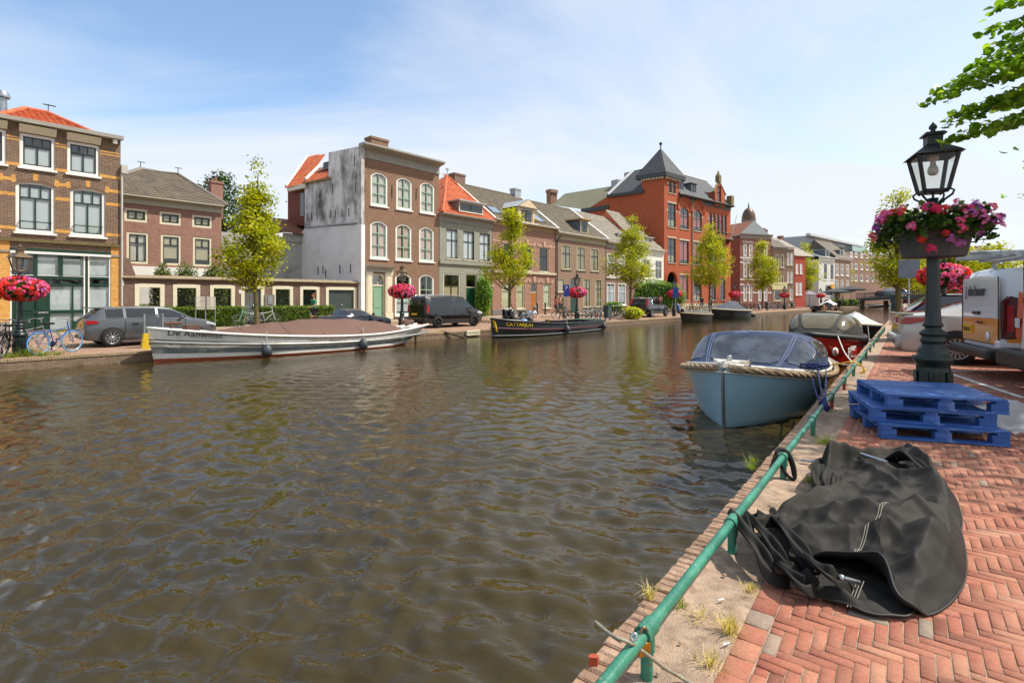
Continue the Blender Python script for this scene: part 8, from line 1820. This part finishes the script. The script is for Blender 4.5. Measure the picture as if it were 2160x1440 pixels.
def bicycle(label,loc,rz,frame=BFR,tyre=RUB,basket=False,lean=.07,group='bicycles parked along the far quay',crate=None,detail=True):
 e=thing('bicycle',label,'bicycle',loc,rz,group);e.rotation_euler=(lean,0,rz)
 for x in(-.53,.53):
  mb=MB();pts=[(x+.335*math.cos(a*math.pi/12),0,.355+.335*math.sin(a*math.pi/12)) for a in range(24)];mb.tube(pts,.020,5,closed=True);w=mb.build('wheel',tyre,e)
  mb=MB();
  for a in range(12):c_,s_=math.cos(a*math.pi/6),math.sin(a*math.pi/6);mb.tube([(x,.02*(-1)**a,.355),(x+.315*c_,0,.355+.315*s_)],.0035,3,cap=False)
  mb.tube([(x+.312*math.cos(a*math.pi/12),0,.355+.312*math.sin(a*math.pi/12)) for a in range(24)],.009,4,closed=True);mb.tube([(x,-.04,.355),(x,.04,.355)],.025,6);mb.build('spokes',SPK,w)
 mb=MB();bbk,st_,hd,hl=(-.06,0,.30),(-.22,0,.82),(.36,0,.88),(.40,0,.72)
 mb.tube([bbk,st_],.016,6);mb.tube([bbk,hl],.018,6);mb.tube([(-.19,0,.70),(.37,0,.82)],.016,6);mb.tube([hl,hd,(.34,0,1.0)],.018,6);mb.tube([hl,(.46,.05,.55),(.53,.05,.355)],.013,5);mb.tube([hl,(.46,-.05,.55),(.53,-.05,.355)],.013,5);mb.tube([bbk,(-.53,.05,.355),(-.20,0,.74)],.011,5);mb.tube([bbk,(-.53,-.05,.355),(-.20,0,.74)],.011,5)
 mb.tube([(-.20,.06,.72),(-.85,.06,.72)],.009,4);mb.tube([(-.20,-.06,.72),(-.85,-.06,.72)],.009,4);mb.tube([(-.8,.06,.72),(-.53,.06,.36)],.008,4)
 for x,a0,a1 in((-.53,20,190),(.53,10,150)):
  rr=[[(x+.372*math.cos(R(a)),y,.355+.372*math.sin(R(a))) for y in(-.025,0,.025)] for a in range(a0,a1,12)];mb.grid(rr)
 mb.build('frame',frame,e)
 mb=MB();mb.tube([(.34,0,1.0),(.35,0,1.08)],.012,5);mb.tube([(.12,.29,1.06),(.28,.24,1.10),(.36,.0,1.08),(.28,-.24,1.10),(.12,-.29,1.06)],.013,6);mb.build('handlebar',SPK,e)
 mb=MB();mb.tube([st_,(-.24,0,.93)],.012,5);mb.prism([(-.40,.09),(-.40,-.09),(-.22,-.05),(-.08,-.02),(-.08,.02),(-.22,.05)],.93,.985,'z');mb.build('saddle',BFR,e)
 mb=MB();mb.lathe([(.09,-.01),(.09,.01)],12);mb.v=[(bbk[0]+x,.06+z,bbk[2]+y) for x,y,z in mb.v];mb.box(-.07,-.05,.07,.09,.12,.30);mb.box(-.10,0,.09,.17,.11,.13);mb.box(-.07,-.05,-.09,-.07,.30,.48);mb.box(-.10,0,-.17,-.09,.47,.49);mb.build('crank',BFR,e)
 if crate:mb=MB();mb.box(.48,.78,-.2,.2,.80,.83);[mb.box(.48,.50,-.2,.2,.83,1.05),mb.box(.76,.78,-.2,.2,.83,1.05),mb.box(.50,.76,-.2,-.18,.83,1.05),mb.box(.50,.76,.18,.2,.83,1.05)];mb.build('front_crate',crate,e)
 return e
BLUT=M('blue_tyre','5fa0cf',.5);BLUF=M('blue_frame','2c4f9a',.35)
def qp(px,t):s=st(px,t);return FB(s,t,street(s,t))
bicycle('blue bicycle with light blue tyres parked facing out at the left quay',qp(117,.95),UANG+R(32),BLUF,BLUT,lean=.05)
bicycle('grey bicycle with pale tyre behind the left lamp post',qp(62,1.5),UANG+R(20),M('grey_frame','6d7072',.4),M('pale_tyre','8d8f90',.7),lean=-.05)
bicycle('black bicycle leaning beside the left lamp post',qp(20,.7),UANG+R(60),lean=.12);bicycle('black bicycle cut by the left picture edge',qp(-4,1.0),UANG+R(70),lean=.08)
bicycle('white and grey bicycle leaning on the hedge by the street tree',qp(560,8.3),UANG+R(5),M('white_frame','b9bcbc',.4));bicycle('pale green bicycle left of the street tree',qp(527,8.3),UANG+R(180),M('mint_frame','7fae9a',.4))
names={'black':BFR,'grey':M('grey_frame','6d7072',.4),'blue':BLUF,'red':M('red_frame','9a2c24',.4),'yellow':M('yellow_frame','d0a42c',.4),'white':M('white_frame','b9bcbc',.4)}
protos={}
def bikes(pxs,t,cols,where,ang,sp=0):
 for i,px in enumerate(pxs):
  c_=cols[i%len(cols)];q=qp(px,t+random.uniform(-.15,.15));a=UANG+ang+random.uniform(-.25,.25)
  lab='%s bicycle %s'%(c_,where if isinstance(where,str) else where[i])
  if c_ not in protos:protos[c_]=bicycle(lab,q,a,names[c_],crate=None);protos[c_]['label']=lab
  else :n=copy_tree(protos[c_]);n.location=q;n.rotation_euler=(random.uniform(.02,.1),0,a);n['label']=lab
bikes([1186],3.2,['black'],'with the couple before the dark side door',R(160));bikes([1192,1238,1248,1258,1267],1.6,['black','grey','white','black','grey'],['by the blue parking sign near the black barge','right after the tan house lamp','second right of the tan house lamp','third right of the tan house lamp','next to the litter bin'],R(20))
bikes([1297,1303,1312],1.8,['black','grey','black'],['right of the litter bin','between litter bin and lime plant','just left of the lime plant'],R(70))
bikes([1452,1458,1466,1473,1480,1487,1494],3.0,['black','black','yellow','grey','white','black','white'],['first of the row before the red building','second of the row before the red building','standing out before the red building','beside the yellow one at the red building','beside the street tree at the red building','behind the street tree at the red building','last of the row before the red building'],R(70))
bikes([1553,1560,1567,1574,1581,1588,1596],2.4,['black','black','grey','black','red','black','black'],'in the dense rack before the striped house',R(75));bikes([1624,1631,1640,1648,1655],2.4,['white','black','blue','black','white'],'parked before the gambrel roofed house',R(70))
def scooter(label,loc,rz,col,group='parked motor scooters'):
 e=thing('scooter',label,'scooter',loc,rz,group)
 for x in(-.6,.62):mb=MB();mb.tube([(x+.2*math.cos(a*math.pi/9),0,.25+.2*math.sin(a*math.pi/9)) for a in range(18)],.05,6,closed=True);mb.build('wheel',RUB,e)
 mb=MB();rows=[[(x,w*c_,zb+(zt_-zb)*(.5+.5*s_)) for c_,s_ in((1,-1),(1,.2),(.8,.9),(0,1),(-.8,.9),(-1,.2),(-1,-1))] for x,w,zb,zt_ in((-.95,.06,.45,.60),(-.7,.16,.38,.70),(-.3,.17,.25,.72),(-.15,.15,.22,.45),(.25,.15,.22,.32),(.38,.19,.25,.95),(.52,.16,.4,1.0),(.62,.06,.5,.9))];mb.grid(rows);mb.build('body',col,e)
 mb=MB();mb.box(-.75,-.12,-.14,.14,.72,.80);bevel(mb.build('seat',BFR,e),.03);mb=MB();mb.tube([(.42,0,.95),(.38,0,1.05)],.03,6);mb.tube([(.28,.33,1.06),(.40,.1,1.07),(.40,-.1,1.07),(.28,-.33,1.06)],.018,6);mb.build('handlebar',BFR,e);mb=MB();mb.sphere((.55,0,.98),.09,8,6);mb.build('headlight',CLRL,e);mb=MB();mb.tube([(.45,0,.8),(.62,0,.25)],.03,6);mb.build('fork',BFR,e)
scooter('black scooter standing by the tree before the rose brick house',qp(1070,3.0),UANG+R(200),BFR);scooter('black scooter with raised seat behind the man on the barge',qp(1090,2.6),UANG+R(170),M('dark_scooter','23282c',.35,coat=.5));scooter('blue scooter parked ahead of the black estate car',qp(1431,3.0),UANG+R(200),M('blue_scooter','2f63b0',.3,coat=.6));scooter('grey scooter left of the blue scooter',qp(1420,4.0),UANG+R(210),M('grey_scooter','8b8f92',.4));scooter('silver scooter in the rack before the striped house',qp(1601,2.2),UANG+R(190),M('silver_scooter','b5b8ba',.35));scooter('black motor scooter before the narrow red house',qp(1672,2.4),UANG+R(180),BFR)
GB=M('bin_grey','3f4a4c',.5,var=.1)
def bin_(label,loc,rz):
 e=thing('litter_bin',label,'litter bin',loc,rz,'litter bins on the far quay');mb=MB();[mb.box(x-.04,x+.04,-.04,.04,0,1.15) for x in(-.34,)];mb.box(.26,.32,-.04,.04,0,.3);mb.build('post',GB,e);mb=MB();mb.box(-.3,.3,-.2,.2,.22,1.12);bevel(mb.build('bin_body',GB,e),.04);mb=MB();mb.box(-.32,.32,-.23,.23,1.121,1.18);mb.build('lid',GB,e)
bin_('grey litter bin beside the bow of the black barge',qp(1282,.8),UANG);bin_('grey litter bin by the tree before the striped house',qp(1618,1.2),UANG)
for px,t,lab in((1150,7.4,'left of the oak door'),(1133,7.4,'in front of the oak door'),(1078,7.4,'behind the street tree')):
 q=qp(px,t);e=thing('bollard','dark iron bollard on the pavement '+lab,'bollard',(q.x,q.y,q.z+.06),0,'bollards along the pavement');mb=MB();mb.lathe([(.11,0),(.11,.06),(.07,.12),(.065,.85),(.09,.9),(.085,.98),(.03,1.04),(.001,1.04)],12);mb.build('bollard',BLACK,e)
POL=M('galvanised','9aa0a2',.45,.5,var=.1);SIGB=M('sign_blue','24489a',.4)
def sign(label,loc,rz,h,w,hh,mat,txt=None,back=False):
 e=thing('street_sign',label,'sign',loc,rz);mb=MB();mb.tube([(0,0,0),(0,0,h)],.035,8);mb.build('pole',POL,e);mb=MB();mb.box(-w/2,w/2,-.06,-.036,h-hh,h);bevel(mb.build('sign_plate',mat,e),.01)
 if txt:text(txt,hh*.5,WHITE,e,frame4((-w*.25,-.062,h-hh*.45),(1,0,0),(0,0,1)),'lettering',.003)
 return e
sign('blue parking sign on a grey pole before the tan brick house',qp(1195,1.4),R(-12),2.7,.42,.85,SIGB,'P');sign('blue sign on a grey pole in front of the red building',qp(1425,.8),R(-14),2.75,.5,.95,SIGB);sign('thin grey pole sign before the red building corner',qp(1562,1.0),R(-14),3.2,.25,.3,M('grey_back','8b8f92',.5))
q=at(1917,600,24);e=sign('grey backed traffic sign on a pole left of the near lamp post',(q.x,q.y,RZ),R(-30),at(1917,548,24).z-RZ,.80,.82,M('sign_back','6d747c',.5,.3));q=at(1600,590,100)
q=qp(1480,5);s_=st(1841,6)
e=thing('info_board','perforated grey metal panel on a post behind the white boat bow','sign',qp(324,1.0),UANG);mb=MB();mb.tube([(-.28,0,0),(-.28,0,1.2)],.03,6);mb.tube([(.28,0,0),(.28,0,1.2)],.03,6);mb.build('pole',POL,e);mb=MB();[mb.box(-.28+i*.07+.012,-.28+(i+1)*.07-.012,-.01,.01,.45,1.15) for i in range(8)];[mb.box(-.28,.28,-.009,.009,.45+i*.1,.48+i*.1) for i in range(8)];mb.build('panel',M('panel_grey','4a5258',.5),e)
e=thing('number_board','two slatted white nameboards standing before the left hedge','sign',qp(434,8.9),UANG);mb=MB();[mb.box(x,x+.42,-.03,.0,.95+i*.075,.95+i*.075+.055) for x in(-.46,.04) for i in range(9)];mb.build('slats',M('nameboard','b3aea2',.6,var=.2),e);mb=MB();[mb.tube([(x,.03,0),(x,.03,1.6)],.025,6) for x in(-.46,.0,.46)];mb.build('pole',POL,e)
e=thing('lifebuoy_box','cream lettered box fixed on the quay wall beside the black barge','box',FB(st(996,-.05),-.06,.12),UANG);mb=MB();mb.box(-.5,.5,-.12,.03,-.05,.24);bevel(mb.build('box',M('cream_box','d0c9a8',.6,dirt='8a8468'),e),.02);mb=MB();[mb.box(-.36+i*.1,-.30+i*.1,-.126,-.121,.08,.14) for i in range(8)];mb.build('worn_lettering',M('faded_letter','8a7a6c',.7),e)
mb=MB();mb.tube([(0,0,0),(1.5,-.3,-.45)],.05,6);tag(mb.build('fender_pole',M('dark_wood','3b3128',.8),None,FB(st(937,0),-.03,.36),UANG),'dark wooden pole slanting from the quay into the water','pole')
mb=MB();mb.tube([(0,0,-1),(0,0,.75)],.07,8);tag(mb.build('mooring_pile',M('dark_wood','3b3128',.8),None,FB(st(840,-.3),-.35,0),0),'dark mooring pile at the stern of the white boat','pile')
for px,lab in((1505,'left'),(1551,'middle'),(1570,'right')):
 pass
mb=MB();mb.sphere((0,0,0),.28,10,7,sc=(1.6,1,.8));tag(mb.build('floating_fender',FEND,None,FB(st(1588,-.3),-.35,.15),UANG),'grey fender hanging on the quay right of the dark sloop','fender')
SKIN=M('skin','b98a6c',.55,var=.05);HAIR=M('brown_hair','4a3222',.7,var=.2);GHAIR=M('grey_hair','8d8a86',.7);BLOND=M('blond_hair','b08a4a',.7)
def skin(name,verts,edges,radii,mat,parent,lv=1,root=0):
 me=bpy.data.meshes.new(name);me.from_pydata([tuple(v) for v in verts],edges,[]);me.materials.append(mat);o=bpy.data.objects.new(name,me);COL.objects.link(o);o.parent=parent
 o.modifiers.new('skin','SKIN');sv_=me.skin_vertices[0].data
 for i,r_ in enumerate(radii):sv_[i].radius=(r_,r_)
 sv_[root].use_root=True;m=o.modifiers.new('sub','SUBSURF');m.levels=lv;m.render_levels=lv
 for p in me.polygons:p.use_smooth=True
 o.modifiers['skin'].use_smooth_shade=True
 return o
def person(label,loc,rz,J,shirt=None,trousers=None,hair=HAIR,sc=1.0,shirt_len=True,long_tr=False,hairlong=False,group=None,skinm=None,legs=True,shoes=True):
 """J: joints - pelvis at the origin height; x forward, y left"""
 e=thing('person',label,'person',loc,rz,group);e.scale=(sc,)*3;sk=skinm or SKIN
 D=dict(pelvis=(0,0,.96),waist=(0,0,1.10),chest=(.02,0,1.30),neck=(.02,0,1.50),head0=(.03,0,1.58),head1=(.04,0,1.70),shL=(.02,.18,1.42),shR=(.02,-.18,1.42),elL=(-.03,.24,1.14),elR=(.0,-.24,1.14),wrL=(.08,.25,.90),wrR=(.08,-.25,.90),hipL=(0,.10,.92),hipR=(0,-.10,.92),knL=(.10,.10,.50),knR=(-.02,-.10,.50),anL=(.12,.10,.09),anR=(-.20,-.10,.14),toL=(.30,.11,.03),toR=(-.04,-.11,.03));D.update(J)
 V=[];E=[];Rr=[];ix={}
 def v(n,r_,par=None,p=None):
  ix[n]=len(V);V.append(Vector(D[n] if p is None else p));Rr.append(r_)
  if par:E.append((ix[par],ix[n]))
 v('pelvis',.125);v('waist',.115,'pelvis');v('chest',.135,'waist');v('neck',.06,'chest');v('head0',.058,'neck')
 for s_ in 'LR':
  v('sh'+s_,.062,'chest');v('el'+s_,.043,'sh'+s_);v('wr'+s_,.029,'el'+s_)
  f=(Vector(D['wr'+s_])-Vector(D['el'+s_])).normalized();sd=f.orthogonal().normalized();pm=Vector(D['wr'+s_])+f*.07;v('pm'+s_,.032,'wr'+s_,pm)
  for k in range(4):
   o_=sd*(k-1.5)*.019;ln=(.075,.085,.08,.062)[k];v('f%d%s'%(k,s_),.0085,'pm'+s_,pm+f*.035+o_);v('g%d%s'%(k,s_),.008,'f%d%s'%(k,s_),pm+f*(.035+ln*.5)+o_*1.1);v('h%d%s'%(k,s_),.007,'g%d%s'%(k,s_),pm+f*(.03+ln*.9)+o_*1.1+f.cross(sd)*.018)
  v('t'+s_,.010,'pm'+s_,pm+sd*-.045+f*.01);v('u'+s_,.008,'t'+s_,pm+sd*-.058+f*.045)
  if legs:v('hip'+s_,.095,'pelvis');v('kn'+s_,.058,'hip'+s_);v('an'+s_,.037,'kn'+s_);v('to'+s_,.035,'an'+s_)
 skin('body',V,E,Rr,sk,e)
 h0,h1=Vector(D['head0']),Vector(D['head1']);up=(h1-h0).normalized();fw=Vector(D.get('face',(1,0,0)));fw=(fw-up*fw.dot(up)).normalized();lt=up.cross(fw);M4=Matrix(((fw.x,lt.x,up.x,h1.x),(fw.y,lt.y,up.y,h1.y),(fw.z,lt.z,up.z,h1.z),(0,0,0,1)))
 mb=MB();mb.sphere((0,0,0),.108,16,12,sc=(.92,.74,1.12));mb.v=[tuple(Vector(p)+Vector((.012 if p[0]>0 and p[2]<-.03 else 0,0,0))) for p in mb.v]
 mb.sphere((.098,0,-.015),.018,8,6,sc=(1.1,.8,1.5));mb.sphere((.0,.08,-.01),.026,8,6,sc=(.7,.4,1.2));mb.sphere((.0,-.08,-.01),.026,8,6,sc=(.7,.4,1.2));mb.v=[tuple(M4@Vector(p)) for p in mb.v];hd=mb.build('head',sk,e)
 mb=MB();[mb.sphere((.086,sd*.034,.012),.010,8,6,0) for sd in(1,-1)];mb.box(.088,.096,-.022,.022,-.060,-.052);mb.v=[tuple(M4@Vector(p)) for p in mb.v];mb.build('eyes_and_mouth',M('dark_feature','2d1d18',.5),hd)
 mb=MB();mb.sphere((-.018,0,.030),.115,14,10,sc=(.95,.80,1.02));mb.v=[tuple(M4@(Vector(p) if not(p[0]>.03 and p[2]<.05) else Vector((p[0]*.55,p[1],max(p[2],.05))))) for p in mb.v]
 if hairlong:mb.tube([M4@Vector(p) for p in((-.06,0,.05),(-.11,0,-.06),(-.11,0,-.22))],[.07,.08,.05],10)
 mb.build('hair',hair,hd)
 if shirt:
  P=[Vector(D[k]) for k in('pelvis','waist','chest','neck','shL','shR')];el=[P[4].lerp(Vector(D['elL']),.62),P[5].lerp(Vector(D['elR']),.62)];base_=P[0]-Vector((0,0,.04))
  skin('shirt',[P[1],base_,P[2],P[3]-Vector((0,0,.045)),P[4],P[5],el[0],el[1]],[(0,1),(0,2),(2,3),(2,4),(2,5),(4,6),(5,7)],[.15,.155,.178,.085,.088,.088,.07,.07],shirt,e)
 if trousers and legs:
  hp,hl,hr=(Vector(D[k]) for k in('pelvis','hipL','hipR'));kl,kr=Vector(D['knL']),Vector(D['knR']);al,ar=Vector(D['anL']),Vector(D['anR'])
  if long_tr:skin('trousers',[hp,hl,hr,kl,kr,al,ar],[(0,1),(0,2),(1,3),(2,4),(3,5),(4,6)],[.14,.108,.108,.075,.075,.06,.06],trousers,e)
  else :skin('shorts',[hp,hl,hr,hl.lerp(kl,.75),hr.lerp(kr,.75)],[(0,1),(0,2),(1,3),(2,4)],[.14,.112,.112,.095,.095],trousers,e)
 if legs and shoes:
  for s_ in 'LR':a,t_=Vector(D['an'+s_]),Vector(D['to'+s_]);skin('shoe',[a-Vector((.04,0,.03)),a+Vector((.03,0,-.02)),t_],[(0,1),(1,2)],[.045,.05,.042],WHITE,e)
 return e
q=qp(663,6.0);wk=person('walking man in green shirt and black shorts carrying a clear bag',q,UANG+math.pi,dict(elL=(.10,.26,1.16),wrL=(.28,.18,1.10),elR=(-.08,-.25,1.16),wrR=(-.02,-.27,.93),knL=(.20,.09,.52),anL=(.22,.09,.11),toL=(.40,.09,.06),knR=(-.10,-.09,.50),anR=(-.34,-.09,.16),toR=(-.20,-.10,.04)),M('green_shirt','1c7a55',.8,var=.08),M('black_shorts','1d1d20',.8),sc=1.03)
bgp=Matrix.LocRotScale(q,wk.rotation_euler,(1.03,)*3)@Vector((.0,-.28,.70));e=thing('plastic_bag','small clear plastic bag held by the walking man','bag',bgp);mb=MB();mb.sphere((0,0,0),.13,10,8,sc=(.8,.5,1.1));mb.tube([(0,0,.12),(0,0,.2)],[.03,.015],6);mb.build('bag',M('bag_clear','b9c0bc',.3),e)
mq=Matrix.LocRotScale(bb.location,bb.rotation_euler,None);p=mq@Vector((2.15,.30,.05));person('man in white shirt bending over the side of the black barge',p,bb.rotation_euler.z+R(80),dict(pelvis=(-.05,0,.90),waist=(.02,0,1.03),chest=(.14,0,1.20),neck=(.24,0,1.37),head0=(.28,0,1.42),head1=(.35,0,1.51),face=(.8,0,-.6),shL=(.17,.2,1.30),shR=(.17,-.2,1.30),elL=(.26,.26,1.04),elR=(.26,-.26,1.04),wrL=(.38,.14,.86),wrR=(.38,-.14,.86),hipL=(-.05,.1,.86),hipR=(-.05,-.1,.86),knL=(.02,.1,.45),knR=(.0,-.1,.45),anL=(-.05,.1,.06),anR=(-.05,-.1,.06),toL=(.1,.1,.02),toR=(.1,-.1,.02)),M('white_shirt','d8dade',.8,var=.04),M('grey_trousers','4a4c50',.8),GHAIR,long_tr=True,sc=1.0)
q=qp(1182,6.4);person('shirtless man in dark shorts standing by the dark side door',q,UANG+R(150),dict(elL=(.16,.24,1.2),wrL=(.34,.16,1.25),elR=(.12,-.24,1.18),wrR=(.32,-.14,1.2)),None,M('black_shorts','1d1d20',.8));q=qp(1173,6.0);person('woman on a bicycle being hugged by the shirtless man',q,UANG+R(-30),dict(elL=(.16,.2,1.2),wrL=(.3,.12,1.3)),M('rose_top','b9705c',.8),M('denim','3c4c66',.8),HAIR,hairlong=True,sc=.95)
sit=dict(pelvis=(-.05,0,.45),waist=(-.05,0,.60),chest=(-.02,0,.82),neck=(.0,0,1.0),head0=(.01,0,1.07),head1=(.03,0,1.19),shL=(-.01,.18,.93),shR=(-.01,-.18,.93),elL=(.08,.24,.68),elR=(.08,-.24,.68),wrL=(.3,.16,.58),wrR=(.3,-.16,.58),hipL=(0,.1,.42),hipR=(0,-.1,.42),knL=(.4,.12,.45),knR=(.4,-.12,.45),anL=(.42,.12,.08),anR=(.42,-.12,.08),toL=(.58,.12,.03),toR=(.58,-.12,.03))
for lx_,ly_,rz_,sh_,hr_,lab in((-1.7,.45,0,M('black_top','23242a',.8),HAIR,'passenger in black sitting at the left of the green boat'),(-.9,-.4,R(180),M('dark_top','3a3238',.8),HAIR,'passenger in dark top leaning on the green boat side'),(.9,.4,R(180),M('maroon_top','4a2a2c',.8),HAIR,'passenger in maroon at the right of the green boat'),(1.7,-.3,R(180),M('ochre_top','a5753c',.8),BLOND,'blond passenger in ochre top at the end of the green boat')):
 p=Matrix.LocRotScale(bp_.location,bp_.rotation_euler,None)@Vector((lx_,ly_,.12));person(lab,p,bp_.rotation_euler.z+rz_,sit,sh_,M('denim','3c4c66',.8),hr_,long_tr=True,hairlong=hr_ is BLOND)
for px,t,lab,sh_,a in((1393,7.8,'person in pink top standing behind the black estate car',M('pink_top','c98a8a',.8),0),(1480,5.5,'seated looking person in black before the red building',M('black_top','23242a',.8),30),(1634,6,'person in pale blue shirt before the yellow shopfront',M('pale_blue','a9b8cf',.8),60),(1648,6.2,'person in white before the yellow shopfront',M('white_shirt','d8dade',.8),200),(1500,4.5,'person in dark jacket by the street tree trunk',M('dark_top','3a3238',.8),90)):
 person(lab,qp(px,t),UANG+R(a),{},sh_,M('denim','3c4c66',.8),long_tr=True)
def parasol(label,px,Y,top,rad,mat,zb=.6,group='cafe parasols on the terrace'):
 p=at(px,top,Y);e=thing('parasol',label,'parasol',(p.x,p.y,zb),.4,group);h=p.z-zb;mb=MB();mb.tube([(0,0,0),(0,0,h)],.04,6);mb.build('pole',BLACK,e);mb=MB();mb.lathe([(rad,h-.85),(rad,h-.65),(rad*.5,h-.28),(.05,h)],4,sm=False);mb.build('canopy',mat,e);mb=MB();mb.box(-.4,.4,-.4,.4,0,.12);mb.build('base',BLACK,e)
DKP=M('dark_parasol','3a3e40',.85);
for lab,px,Y,top,rad,mt in(('large dark parasol nearest the quay on the terrace',1764,98,608,2.9,DKP),('large dark parasol right behind the first one',1795,101,603,2.9,DKP),('dark parasol at the bridge end of the terrace',1778,106,606,2.6,DKP),('small lilac parasol left of the dark ones',1707,95,613,1.5,M('lilac_parasol','a59aa4',.85))):parasol(lab,px,Y,top,rad,mt)
def table(label,px,Y,i):
 p=at(px,640,Y);e=thing('cafe_table',label,'table',(p.x,p.y,.62),i,'cafe tables on the terrace');mb=MB();mb.lathe([(.45,.72),(.45,.75)],12);mb.build('tabletop',M('table_dark','3b3733',.6),e);mb=MB();mb.tube([(0,0,0),(0,0,.72)],.04,6);mb.build('leg',BLACK,e)
 for k in range(3):
  c_=p+Vector((.85*math.cos(k*2.1+i),.85*math.sin(k*2.1+i),0));ch=thing('cafe_chair','dark cafe chair at a table under the parasols','chair',(c_.x,c_.y,.62),k*2.1+i+math.pi/2,'cafe chairs on the terrace');mb=MB();mb.box(-.22,.22,-.22,.22,.42,.46);mb.build('seat',M('chair_dark','2c2a28',.6),ch);mb=MB();mb.box(-.22,.22,-.24,-.2,.461,.88);mb.build('backrest',M('chair_dark','2c2a28',.6),ch)
  for x in(-.2,.2):
   for y in(-.2,.2):mb=MB();mb.box(x-.015,x+.015,y-.015,y+.015,0,.42);mb.build('leg',BLACK,ch)
for i,(px,Y) in enumerate(((1752,97),(1764,96),(1776,99),(1787,98),(1798,101))):table('dark cafe table number wise from the left under the parasols'.replace('number wise ',['first ','second ','third ','fourth ','fifth '][i]),px,Y,i)
for i,px in enumerate((1748,1757,1769,1782,1793,1802)):
 p=at(px,640,98+i%3*2);bush('terrace_planter','leafy planter %s along the terrace edge'%['first from the left','second from the left','third from the left','third from the right','second from the right','nearest the bridge'][i],Vector((p.x,p.y,.6)),(.7,.7,.65),260,VINE,.3,500+i,'plant','terrace planters')
 person('guest in %s at the cafe terrace'%['black, leftmost','red, second from left','white, third from left','grey, third from right','blue, second from right','brown, rightmost'][i],Vector((p.x-.9,p.y+.9,.62)),i,sit if i%2 else{},[M('black_top','23242a',.8),M('red_top','9a2c2c',.8),M('white_shirt','d8dade',.8),M('grey_top','77797c',.8),M('pale_blue','a9b8cf',.8),M('brown_top','5a4232',.8)][i],M('denim','3c4c66',.8),long_tr=True)
p0=np.array([kx(1817)*119,119.0]);dirb=np.array([-N[0],-N[1]]);angb=math.atan2(dirb[1],dirb[0])
br=thing('bridge','low dark steel bridge with railings spanning the far end of the canal','bridge',(p0[0],p0[1],0),angb);BRM=M('bridge_steel','2c4048',.5,var=.15);Lb_=17.0
mb=MB();arc=lambda x:1.55+.42*math.sin(math.pi*min(1,max(0,x/Lb_))*.9)
rows=[[(x,y,arc(x)+dz) for y,dz in((0,-.0),(0,.55),(7,.55),(7,0))] for x in np.linspace(-1,Lb_,24)];mb.grid(rows,0,False,cu=True);mb.build('deck',BRM,br)
mb=MB();[mb.box(5.6-.35+k*7.0,5.6+.35+k*7.0,.1,6.9,-1,arc(5.6+k*7)+.05) for k in(0,)];mb.build('pier',BRM,br);mb=MB();mb.box(-1.4,-.3,-.2,7.2,-1,1.9);mb.box(3.6,4.2,4,7,-1,1.6);mb.box(9.4,Lb_,.2,7,-1,1.6);mb.build('abutment',brick('pale_brick','9a8068','ae947a','a89a86'),br)
for y in(.05,6.9):
 mb=MB();mb.tube([(x,y,arc(x)+1.62) for x in np.linspace(-1,Lb_,24)],.07,6);mb.tube([(x,y,arc(x)+.75) for x in np.linspace(-1,Lb_,24)],.04,6)
 for x in np.arange(-1,Lb_,.32):mb.box(x-.05,x+.05,y-.03,y+.03,arc(x)+.5,arc(x)+1.6)
 mb.build('railing',BRM,br)
mb=MB();[mb.tube([(x,-.6,-1),(x,-.6,1.2)],.12,6) for x in(5.4,9.2)];mb.build('guide_post',WHITE,br)
mb=MB();mb.lathe([(.001,0),(.0,.01)],6)
c_=np.array([kx(1893)*121,121.0]);vv=car('delivery_van','silver van driving across the far bridge','van',(c_[0],c_[1],2.45),angb,M('silver_van','a9adb0',.3,.3,coat=.6),VST,(-1.55,1.55),W=1.96,wr=.34)
c_=np.array([kx(1868)*123,123.0]);car('small_car','dark red car on the bridge behind the silver van','car',(c_[0],c_[1],2.4),angb,M('dark_red','5c1c1e',.3,coat=.6),[(-2.1,.4,.7,.74,.62,.5,0,0),(-2.0,.24,1.05,1.09,.84,.62,0,1),(-1.45,.2,1.06,1.48,.88,.62,0,0),(-1.3,.2,1.06,1.5,.88,.63,1,0),(.5,.2,1.0,1.45,.9,.6,1,1),(1.2,.2,.98,1.05,.88,.7,0,0),(2.1,.34,.66,.68,.66,.5,0,0)],(-1.3,1.3),W=1.8)
mb=MB();mb.box(-30,60,6,40,-1,.6)
for i,(x,d,w,h,mt) in enumerate(((1960,165,18,11,'flat_brick'),(2040,150,22,12,'warm_brown_brick'),(2115,140,18,13,'red_wing_brick'))):
 q=at(x,640,d);hh=House('far_house',['distant brick house seen left of the near lamp post','distant brown house above the parked cars','distant dark red house above the van roof rack'][i],Pl(x,vp=-900,Y0=d),x-40,x+40,.7);hh.x1=hh.x0+w
 rw=[(hh.x0+1+k*2.6,hh.x0+2.2+k*2.6,z,z+1.7) for k in range(int((w-1)/2.6)) for z in(1,4.2,7.2)];hh.ops=rw;hh.walls(MATS[mt],h-1,9,rev=.12);hh.roof(CH,h-1,h+2,9)
 for o in rw:hh.win(o,WHITE,WHITE,(.5,),(),.14,.1,.02,None,None,g=G_DARK)
